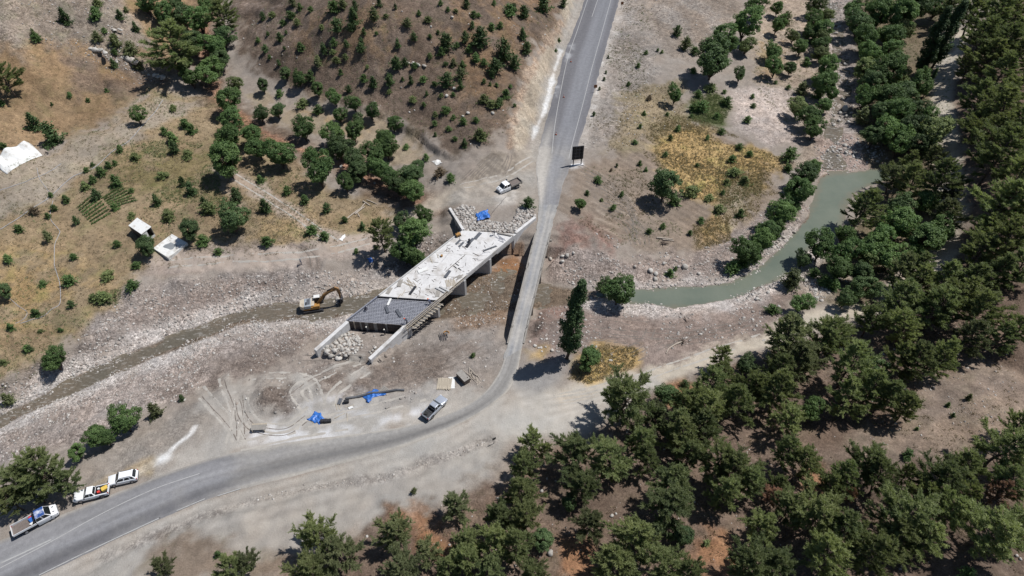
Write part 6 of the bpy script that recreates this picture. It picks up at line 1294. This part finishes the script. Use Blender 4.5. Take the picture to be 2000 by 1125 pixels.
KINDS = {   # meshes, nominal width, height, crown centre, height of a real one as function of its width, names
 'p': (PINES, 6, 10, .58, lambda w: 2.4+1.18*w, 'pine_tree', 'pine'), 'o': (OLIVES, 6, 10, .58, lambda w: 1.8+1.12*w, 'pine_tree', 'pine'), 'x': (DEADS, 6, 10, .58, lambda w: 2.5+1.0*w, 'dead_pine', 'dead pine'),
 'b': (BROADS, 6, 7.4, .54, lambda w: .9+1.15*w, 'leafy_tree', 'leafy tree'), 'd': (DARKS, 6, 7.4, .54, lambda w: .8+1.1*w, 'leafy_tree', 'leafy tree'), 'l': (PALES, 6, 7.4, .54, lambda w: .6+1.05*w, 'leafy_tree', 'leafy tree'),
 's': (BUSH, 2, 2.6, .48, lambda w: .25+1.2*w, 'shrub', 'shrub'), 'g': (BUSHG, 2, 2.6, .48, lambda w: .15+.9*w, 'shrub', 'shrub'), 'y': (BUSHP, 2, 2.6, .48, lambda w: .15+.7*w, 'shrub', 'shrub'), 'k': (BUSHO, 2, 2.6, .48, lambda w: .2+1.1*w, 'shrub', 'shrub'), 'q': (BUSHD, 2, 2.6, .48, lambda w: .2+.7*w, 'shrub', 'shrub'),
}
NOUN = {'p': ('dark green pine','pines'), 'o': ('olive green pine','olive-green pines'), 'x': ('reddish dead pine','dead reddish pines'), 'b': ('leafy tree','leafy trees'), 'd': ('dark leafy tree','dark leafy trees'), 'l': ('pale green leafy tree','pale leafy trees'), 's': ('dark shrub','dark shrubs'), 'g': ('green shrub','green shrubs'), 'y': ('pale green shrub','pale shrubs'), 'k': ('olive shrub','olive shrubs'), 'q': ('dry brown shrub','dry shrubs')}
PLANTS = []
def plants(zone, phrase, text):
    for tok in text.split():
        k = tok[0]; a = [float(q) for q in tok[1:].split(',')]; PLANTS.append((zone, phrase, k, a))
plants('tl', 'on the upper left hillside', 's123,30,28 k64,62,15 g70,73,19 g186,25,28 s232,26,18 y245,18,14 k187,70,22 g203,58,13 k222,78,26 k252,92,28 g223,101,14 s220,122,18 k268,125,22 s263,50,18 y188,3,22')
plants('tl2', 'on the ochre slope at the left edge', 'p8,150,48 s37,155,11 g2,200,14 s62,235,32 s95,258,46 g135,184,12 g171,195,10 g207,175,10 g100,202,8 g4,283,16')
plants('gul', 'in the dark grove of the upper gully', 'b285,8,36 d350,22,52 b390,40,46 p432,30,50 b418,85,46 b400,138,50 d428,112,38 b372,150,36 d435,70,38 b318,30,40 d375,80,45 b355,125,34 b405,10,40')
plants('gul2', 'in the tall gully grove by the shadow', 'p328,85,88')
plants('col', 'in the orchard left of the gully', 'b267,226,28 y337,210,18 g360,240,25 g373,250,24 g320,255,19 g336,268,26 l460,163,30 b446,195,48 b447,236,46 b446,268,48 b490,260,42 b442,310,70')
plants('mid', 'in the leafy belt under the brown hill', 'd513,166,26 b545,296,58 b505,288,40 b592,250,44 b652,262,44 b690,255,36 d508,222,30 d541,216,26 b750,272,40 d557,142,24 b583,154,28 s607,146,20 b620,172,28 g545,181,18 y590,200,24 g620,213,20 b653,190,26 b662,223,28 b692,200,30 d700,236,25 b724,217,27 b768,239,31')
plants('mid2', 'in the dense grove above the dirt track', 'b622,332,62 g605,296,25 b675,356,36 d700,336,42 b732,300,46 b756,288,42 d662,288,48 d692,312,45 b742,330,42 b765,348,42 d800,338,46 b806,368,54 d780,362,40 d816,324,30 g880,346,23 q858,335,26 g832,306,15 g793,285,14')
plants('or1', 'on the greenish orchard ground', 's338,286,24 y365,300,26 g233,290,16 y262,305,22 g210,321,17 g223,318,12 g180,320,10 g167,331,12 g197,333,22 g224,352,28 g180,349,20 y164,361,24 g255,371,12 s304,390,22 y315,341,22 s371,366,26 s355,354,18 y408,406,32 s397,391,15 s460,381,28 g223,403,18 y256,420,18 y328,418,34')
plants('or2', 'near the white roofed shed', 'd451,428,58 d370,446,42 g395,468,26 g425,490,18 d283,481,40 g228,475,16 g264,517,18')
plants('or3', 'in the dry lower left orchard', 's185,378,22 g128,388,18 g98,379,12 q66,410,22 g105,405,15 g92,421,14 g35,445,20 k92,460,20 s147,430,16 g143,500,15 g133,546,26 g82,553,16 g256,556,26 y207,537,30 g14,505,20 d8,566,30 g67,609,22 s137,593,15 g18,637,18 g117,643,10 s57,680,12 y5,706,18 k12,778,28 y78,646,12 y200,580,34 y182,580,20 g50,680,18')
plants('or4', 'standing alone on the left stream bank', 'b104,703,46')
plants('yard', 'left of the work yard', 'b238,820,60 b190,847,48 k300,800,34 s354,776,14')
plants('pk', 'beside the parked white vehicles', 'p30,940,70 p90,922,76 p128,938,46 p18,975,50 p62,955,56 b148,882,34 b205,856,36')
plants('bot', 'at the bottom edge below the road', 'o318,1107,36 g425,1082,18 p450,1110,56 o482,1098,42')
plants('hilltop', 'along the top edge of the brown hill', 's512,30,15 y531,28,15 g566,27,20 s585,12,16 g606,17,12 g650,12,28 k668,5,20 s692,10,18 s772,12,9 g818,25,12 g875,17,11 s890,20,12 s910,5,18 g925,27,15 s995,18,28 g552,43,14 y580,42,20 s730,27,26 y753,30,11 s690,30,26 s835,37,18 g935,29,10 k570,3,16 s740,3,14 g860,5,12 g965,5,12')
plants('hillup', 'on the upper part of the brown hill', 's657,48,28 s685,52,16 g710,60,15 s795,42,19 s922,47,13 g960,52,17 g977,48,14 s937,70,36 s908,72,20 s870,80,30 g892,87,12 g917,94,17 s985,95,38 s545,72,15 g523,65,9 s587,90,20 s517,93,15 y628,52,14 s652,83,18 s676,85,14 s705,80,14 s705,93,18 s777,83,16 s809,70,16 g840,70,10 s633,95,18 g503,77,12 g735,64,8 g558,62,8 g855,62,9')
plants('hillmid', 'in the middle of the brown hill', 'y650,101,15 k620,118,22 y657,117,18 y675,110,16 g862,100,18 s930,112,22 g945,120,16 s903,125,20 s885,120,16 g870,123,10 y840,108,14 s967,126,28 s960,143,16 s900,143,20 s872,154,27 s826,153,17 g850,163,10 s802,155,15 s773,122,22 s790,120,15 g810,127,14 s711,151,18 s728,158,21 s760,155,20 g786,153,9 s665,140,13 g526,110,9 s544,122,10 s899,163,18 g555,93,8 y760,178,12 g945,158,10 g957,164,8 g970,165,9 g997,167,8')
plants('hilllow', 'at the foot of the brown hill', 's806,193,16 g828,203,10 g847,162,9 s870,213,20 y850,222,14 g833,182,10 y862,185,12 g885,183,10 g885,228,12 g905,236,17 g930,233,14 s945,191,28 s960,202,22 s975,200,21 s988,182,22 s937,262,34 s907,278,16 g848,240,14 g850,262,10 g876,250,12 g888,270,12 s680,172,14 y717,130,10 g1005,205,9')
plants('cut', 'along the road cut edge', 's1003,15,18 s1023,22,22 s1060,3,35 s1100,4,16 s1021,65,20 s1028,92,22 s1005,118,28 g1092,77,9 g1086,98,7')
plants('emb', 'on the embankment right of the asphalt road', 's1324,58,20 k1340,84,27 g1357,98,18 g1247,127,10 g1262,102,9 g1228,163,11 g1355,137,15 g1258,220,12 g1250,246,10 g1240,276,12 s1188,110,6 s1184,140,6 s1180,153,7 s1171,172,6 s1160,222,8 q1268,190,14 g1285,97,7 y1293,100,9')
plants('embt', 'in the clump right of the stony slope', 'b1410,66,45 b1455,46,55 b1475,10,42 d1395,112,78 l1458,90,30 d1445,146,26 b1425,85,35 y1388,170,26')
plants('pat', 'around the green patch above the golden grass', 'b1318,187,30 g1365,183,16 g1371,206,26 g1356,209,20 g1420,197,22 g1400,225,16 g1470,187,10 g1472,205,12 g1460,233,16 g1410,256,15 g1325,250,15 s1310,268,10 g1382,268,12 g1303,223,9 g1350,225,9 g1415,178,10')
plants('sap', 'between the gravel patch and the brook', 'b1520,15,24 k1535,35,26 b1518,47,30 l1550,70,26 l1595,10,36 b1590,40,40 b1605,56,36 l1610,76,30 b1565,92,28 b1510,101,32 b1515,131,36 d1545,131,26 l1605,105,30 b1615,130,45 b1605,160,48 k1568,172,25 g1575,120,18 b1625,182,26 g1540,170,10 g1515,160,9 b1600,86,30 g1618,112,24 b1622,155,30 g1598,182,24 b1580,62,26 l1614,30,30 g1590,76,22 b1612,205,26')
plants('sap2', 'on white gravel left of the brook bend', 'l1560,210,40 b1585,225,44 b1590,252,36')
plants('gr1', 'in the top right grove by the brook', 'b1670,15,46 d1680,45,50 b1690,72,50 b1720,20,60 b1760,28,60 d1790,15,52 b1740,66,46 l1770,55,44 b1702,102,46 b1740,96,42 l1690,132,48 b1722,146,52 b1752,122,42 d1700,160,46 d1830,12,44')
plants('gr2', 'in the grove right of the lower brook', 'l1762,148,36 b1732,182,56 d1770,182,50 b1802,168,42 b1690,192,40 d1722,217,46 k1685,225,34 b1755,216,56 d1792,212,46 b1740,252,56 d1782,252,56 l1820,258,60 b1812,222,34 d1710,262,46 b1760,278,56 d1800,285,50')
plants('fr', 'in the top right corner pine forest', 'p1868,12,52 p1900,28,60 p1950,28,70 p1992,22,60 p1922,70,62 p1962,82,72 p1990,60,50 p1935,112,62 p1990,112,60')
plants('fr2', 'in the pine forest right of the dirt track', 'p1952,152,72 p1992,170,60 p1920,190,62 p1962,212,72 p1912,238,52 p1992,232,60 p1932,262,72 p1986,278,62 p1895,130,40')
plants('fr3', 'in the shadowy forest at the right edge', 'p1950,305,86 p1992,335,70 p1962,402,82 p1992,452,60 p1930,450,60 p1962,474,70 p1912,487,62 p1992,520,62 p1902,540,70 p1950,530,60 p1990,390,60')
plants('lb', 'on the left bank of the green pool', 'g1545,300,36 g1540,326,20 d1575,340,54 b1560,375,58 b1530,415,54 b1506,450,42 b1462,490,54 g1432,520,34 b1488,468,44 g1310,531,20 g1320,524,10 g1518,434,30 b1545,396,40 b1590,330,32 g1476,500,30 g1450,510,28 b1515,440,36')
plants('rb', 'on the right bank of the pool bend', 'p1690,400,72 o1745,345,50 p1780,322,52 o1830,306,42 p1792,352,60 p1840,356,72 o1862,374,50 d1760,402,50 b1812,392,46 o1852,422,60')
plants('rb2', 'in the leafy grove below the pool bend', 'b1762,440,60 b1810,462,70 b1842,452,48 b1720,460,50 b1650,455,40 b1605,482,56 b1650,492,58 b1702,482,60 d1570,505,34 b1640,522,50 d1682,532,46 b1740,502,50 l1702,505,40')
plants('rb3', 'between the pool shore and the dirt track', 'k1550,542,40 o1762,530,60 p1800,520,56 p1802,550,60 g1592,532,26 g1612,546,26 p1855,535,60 b1565,590,40 g1510,602,26 g1630,555,30 d1690,560,50 d1650,585,36')
plants('pop', 'by the old bridge', 'b1207,568,58 d1180,560,34 b1152,695,46 g1202,545,12')
plants('pf1', 'in the pine row below the dirt track', 'p1225,778,100 d1302,772,46 o1282,808,56 p1410,694,34 p1424,732,54 p1388,756,66 d1455,712,38 p1380,800,78 p1440,778,74 p1472,754,54 p1372,832,70 p1322,828,60 p1340,785,44 s1338,747,18')
plants('pf2', 'in the forest right of the track bend', 'o1540,660,92 p1640,650,68 p1702,622,60 p1770,640,60 p1762,592,80 p1832,602,80 p1872,582,80 p1922,602,80 o1902,652,70 p1962,652,60 p1992,642,50 p1610,665,58')
plants('pf3', 'in the forest block above the bare slope', 'p1662,712,88 d1702,722,52 p1760,702,60 p1802,702,70 p1842,702,60 o1562,692,80 p1520,712,70 p1520,762,80 p1542,812,60 b1585,802,44 p1662,772,80 p1702,762,70 p1742,762,70 p1772,792,58')
plants('bare', 'on the bare brown slope at right', 'k1895,775,14 g1853,790,12 g1863,810,11 g1792,837,9 p1990,830,46 g1775,886,24')
plants('bf1', 'at the bottom left edge of the forest', 'p622,1042,70 o662,1082,70 p602,1112,70 o775,1036,70 o890,982,60 o790,1110,70 o832,1082,48 p902,1056,60 k808,957,14')
plants('bf2', 'at the bottom centre below the road bend', 'p912,1092,70 p962,1062,70 p972,1002,56 p872,1110,50 p952,1112,60 p1022,907,60 p1035,862,46 p1060,875,32 p1022,952,70 p1032,1002,60 p1012,1062,70 d1062,1052,44 p1042,1112,50')
plants('bf3', 'in the pine stand right of the road bend', 'p1120,882,74 p1200,897,76 p1140,950,60 p1270,892,60 p1312,942,74 p1302,988,86 p1350,882,58 p1332,852,68 p1252,852,60 o1150,1022,60 p1240,1056,90 d1110,985,32')
plants('bf4', 'at the bottom edge of the pine forest', 'p1200,1102,80 p1312,1100,76 d1335,1046,46 p1470,1102,80 p1490,1022,60 p1402,902,78 p1440,922,80 p1412,955,70 p1472,942,60 y1380,1060,16 p1345,1118,50')
plants('bf5', 'in the stand below the bare slope', 'p1542,882,60 p1582,902,60 p1512,942,42 x1515,965,40 p1702,902,74 p1660,937,60 p1722,932,70 p1622,947,50 p1772,927,38 x1665,968,26 p1842,932,84 p1802,962,46 p1892,907,60')
plants('bf6', 'in the bottom right corner of the forest', 'p1962,872,90 p1982,942,70 x1950,966,52 p1762,1002,104 p1602,1002,90 p1642,1042,90 p1542,992,60 p1692,1072,98 p1622,1092,90 p1522,1092,80 p1762,1052,80 p1802,1042,80 p1862,1002,70 p1942,1032,104 p1992,1012,60 g1892,1117,36 p1890,965,40')
plants('br', 'beside the left side of the new bridge', 'p745,458,52 b808,452,60 b790,490,50 b828,420,34 b812,505,40 d780,430,34 s707,440,16 g673,428,14')
plants('ot', 'beside the dirt track left of the bridge', 's637,405,20 g595,388,22 g560,372,20 g507,348,20 s515,400,28 g607,447,26 g632,460,22 g520,470,24 g695,490,12')
plants('ne', 'on the raked flat right of the billboard', 'd1298,362,62 g1318,391,26 b1133,397,22 g1168,350,17 g1147,376,12 g1215,378,12 g1198,404,14 y1175,390,9 s1205,322,7 g1250,318,12 g1295,441,14 g1268,450,14 q1194,331,8 g1262,330,10')
plants('ne2', 'in the golden grass left of the pool', 'g1370,429,16 g1348,454,12 g1447,414,22 y1405,406,28 y1385,385,22 y1435,335,26 g1430,310,18 g1445,285,16 y1455,352,26 y1420,355,20 g1300,301,12 g1362,322,10 y1350,372,34 g1465,300,14 g1412,375,12')
plants('wing', 'on the rock fill near the wing wall', 's1032,394,25 g924,693,12')
TRUNK_MIN = 14
byz = {}
for zone, phrase, k, (u, v, w) in PLANTS:
    if zone.startswith('hill') and k == 's': k = random.choice('sssssggyk')
    meshes, nw, nh, cf, hf, name, cat = KINDS[k]
    p = at(u, v, 0.0); wm = w/pxm(p)
    for _ in range(2): h = hf(wm); p = at(u, v, h*cf); wm = w/pxm((p.x, p.y, p.z+h*cf))
    wm *= 1.07 if k in 'po' else 1.0 if k in 'sgkyq' else 1.05
    if float(bil(road_sd, (p.x-X0)/STEP, (p.y-Y0)/STEP)) < .4: continue
    pr = random.choice(meshes); root = empty(name, (p.x, p.y, p.z-.02), random.uniform(0, 6.28), random.uniform(-.05, .05), random.uniform(-.05, .05))
    root.scale = (wm/nw*random.uniform(.92, 1.08), wm/nw*random.uniform(.85, 1.15), h/nh*random.uniform(.92, 1.1))
    tag(root, None, cat, {'p':'pines','o':'pines','x':'dead pines'}.get(k, 'leafy trees' if k in 'bdl' else 'shrubs')+' '+phrase)
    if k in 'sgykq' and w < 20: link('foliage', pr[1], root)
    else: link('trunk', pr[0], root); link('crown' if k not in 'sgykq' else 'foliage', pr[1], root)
    byz.setdefault((zone, k), []).append((u, v, lambda s, o=root: o.__setitem__('label', s)))
ph = {z: p for z, p, _, _ in PLANTS}
for (z, k), it in byz.items(): rank_labels(it, NOUN[k], ph[z])
def poplar(u, v, h, w, lean, mesh, label):
    p = at(u, v); o = empty('poplar_tree', p, random.uniform(0, 6.28)); o.rotation_euler = (0, lean, 0); o.scale = (w/4, w/4, h/22); tag(o, label, 'poplar'); link('trunk', mesh[0], o); link('crown', mesh[1], o)
poplar(1107,702,21.5,4.4,R(3),POPS[0],'tall narrow poplar standing by the end of the old bridge'); poplar(1790,150,21,5.2,0,POPS[1],'left of two tall dark poplars in the right grove'); poplar(1818,138,21,5.2,0,POPS[0],'right of two tall dark poplars in the right grove'); poplar(1803,190,9,2.0,0,POPS[1],'small thin poplar beside the dirt track bend')

# crop rows in the orchard plots
def crop(a, b, label):
    p0, p1 = at(*a), at(*b); root = link('crop_row', None); root.location = p0; d = p1-p0; n = int(d.length/.16); rr = np.random.default_rng(int(a[0]*7+a[1]))
    t = (np.arange(n*7)+rr.random(n*7))/(n*7); C = np.stack([t*d.x+rr.normal(0,.12,n*7), t*d.y+rr.normal(0,.12,n*7), t*0+rr.uniform(.05,.35,n*7)], 1); C[:, 2] += gz(C[:, 0]+p0.x, C[:, 1]+p0.y)-p0.z
    V, F = leaves(C, norm(rr.normal(size=C.shape)+[0,0,.8]), rr.uniform(.16,.30,len(C)), rr); COL.objects.unlink(root); bpy.data.objects.remove(root)
    o = link('crop_row', mesh_np('crop_row', V, F, M_LEAF, False, np.repeat(rr.random(len(C)), 4)), None, p0); tag(o, label, 'crop row', 'vegetable rows in the orchard')
rn = ['first','second','third','fourth','fifth','sixth','seventh','eighth']
for i in range(8): f = i/7; crop((152+f*27, 407+f*31), (186+f*31, 380+f*37-2), rn[i]+' green crop row from top in the left vegetable plot') if i not in (7,) else crop((179,438),(216,417),'lowest green crop row in the left vegetable plot')
for i in range(7): f = i/6; crop((200+f*20, 388+f*18), (240+f*28, 364+f*27), rn[i]+' green crop row from top in the right vegetable plot')

# ------------------------------------------------------------------ grass and low weeds
def tufts(name, xy, hmin, hmax, mat, label, nb=7, spread=.5, leafy=False):
    x, y = xy[:, 0], xy[:, 1]; rsd = bil(road_sd, (x-X0)/STEP, (y-Y0)/STEP); rv = bil(riv_sd, (x-X0)/STEP, (y-Y0)/STEP); xy = xy[(rsd > .8) & (rv > .5)]
    n = len(xy); rr = RNG; hh = rr.uniform(hmin, hmax, n); idx = np.repeat(np.arange(n), nb); m = len(idx)
    C = np.stack([xy[idx, 0]+rr.normal(0, .16*spread*2, m), xy[idx, 1]+rr.normal(0, .16*spread*2, m), np.zeros(m)], 1); C[:, 2] = gz(C[:, 0], C[:, 1])-.03
    D = norm(np.stack([rr.normal(0, spread, m), rr.normal(0, spread, m), np.ones(m)], 1)); V, F = blades(C, D, hh[idx]*rr.uniform(.6, 1.2, m), rr.uniform(.07, .16, m), rr)
    return tag(link(name, mesh_np(name, V, F, mat, False, np.repeat(rr.random(n)[idx]*.8+rr.random(m)*.2, 3))), label, 'grass', kind='stuff')
def patches(px, n, s, thr): q = in_poly(px, n*3); return q[fbm(q[:, 0], q[:, 1], 9, 3, s) > thr][:n]
def straw(name, a, b, c): return leaf_mat(name, a, b, c, .15)
M_STRAW = straw('dry_straw', tuple(alb(222,190,132)), tuple(alb(222,194,144)), tuple(alb(240,220,174))); M_TAN = straw('dry_grass', tuple(alb(196,172,128)), tuple(alb(202,180,138)), tuple(alb(224,206,170))); M_WEED = straw('green_weeds', tuple(alb(128,142,84)), tuple(alb(124,140,80)), tuple(alb(158,168,110)))
tufts('golden_grass', allp(in_poly(GOLD, 3900), patches([(1240,235),(1340,220),(1440,265),(1540,300),(1520,400),(1430,470),(1330,450),(1270,340)], 2200, 421, .1), in_poly([(1350,440),(1420,420),(1430,470),(1360,490)], 800), in_poly([(1130,705),(1180,672),(1250,682),(1235,720),(1150,750),(1110,740)], 1100), in_poly([(1395,330),(1500,300),(1480,420),(1420,450)], 1200)), .2, .6, M_STRAW, 'tall golden dry grass right of the raked flat')
tufts('dry_grass', allp(in_poly(ORCH, 7500), in_poly([(420,380),(600,400),(660,440),(560,480),(430,480)], 1200), in_poly(TLH, 2000), patches(EMB, 700, 431, .0), patches([(1130,330),(1250,320),(1290,420),(1400,490),(1200,480),(1100,420)], 700, 433, .2), patches([(1480,0),(1630,0),(1630,320),(1560,300),(1470,160)], 800, 435, 0), in_poly([(1230,180),(1320,160),(1350,250),(1260,280),(1180,300)], 900)), .15, .42, M_TAN, 'dry tan grass covering the orchard and upper left slope')
tufts('green_weeds', allp(patches(BRH, 900, 451, .15), patches(ORCH, 2400, 401, .35), patches([(200,300),(330,270),(430,290),(430,400),(220,390)], 1500, 403, -.1), patches(EMB, 350, 437, .3), patches([(1130,330),(1250,320),(1290,420),(1400,490),(1200,480),(1100,420)], 260, 439, .35), patches([(1480,0),(1630,0),(1630,320),(1560,300),(1470,160)], 700, 441, .1), in_poly([(1350,192),(1400,182),(1430,210),(1410,244),(1352,235)], 1700), patches([(1395,300),(1500,290),(1480,420),(1400,440)], 450, 405, .3), patches([(190,570),(240,565),(230,595),(180,600)], 200, 407, -.5), patches([(1660,0),(1860,0),(1840,470),(1700,580),(1640,480),(1700,360)], 1500, 409, 0)), .15, .5, M_WEED, 'low green weeds in patches on the valley floor')
tufts('hill_scrub', allp(patches(BRH, 2600, 411, -.1), patches([(560,1110),(960,950),(1500,700),(1990,600),(1990,1120)], 1600, 413, .1)), .15, .5, straw('scrub_grass', tuple(alb(166,142,106)), tuple(alb(160,144,104)), tuple(alb(196,172,134))), 'sparse dry scrub on the brown hill and forest floor')
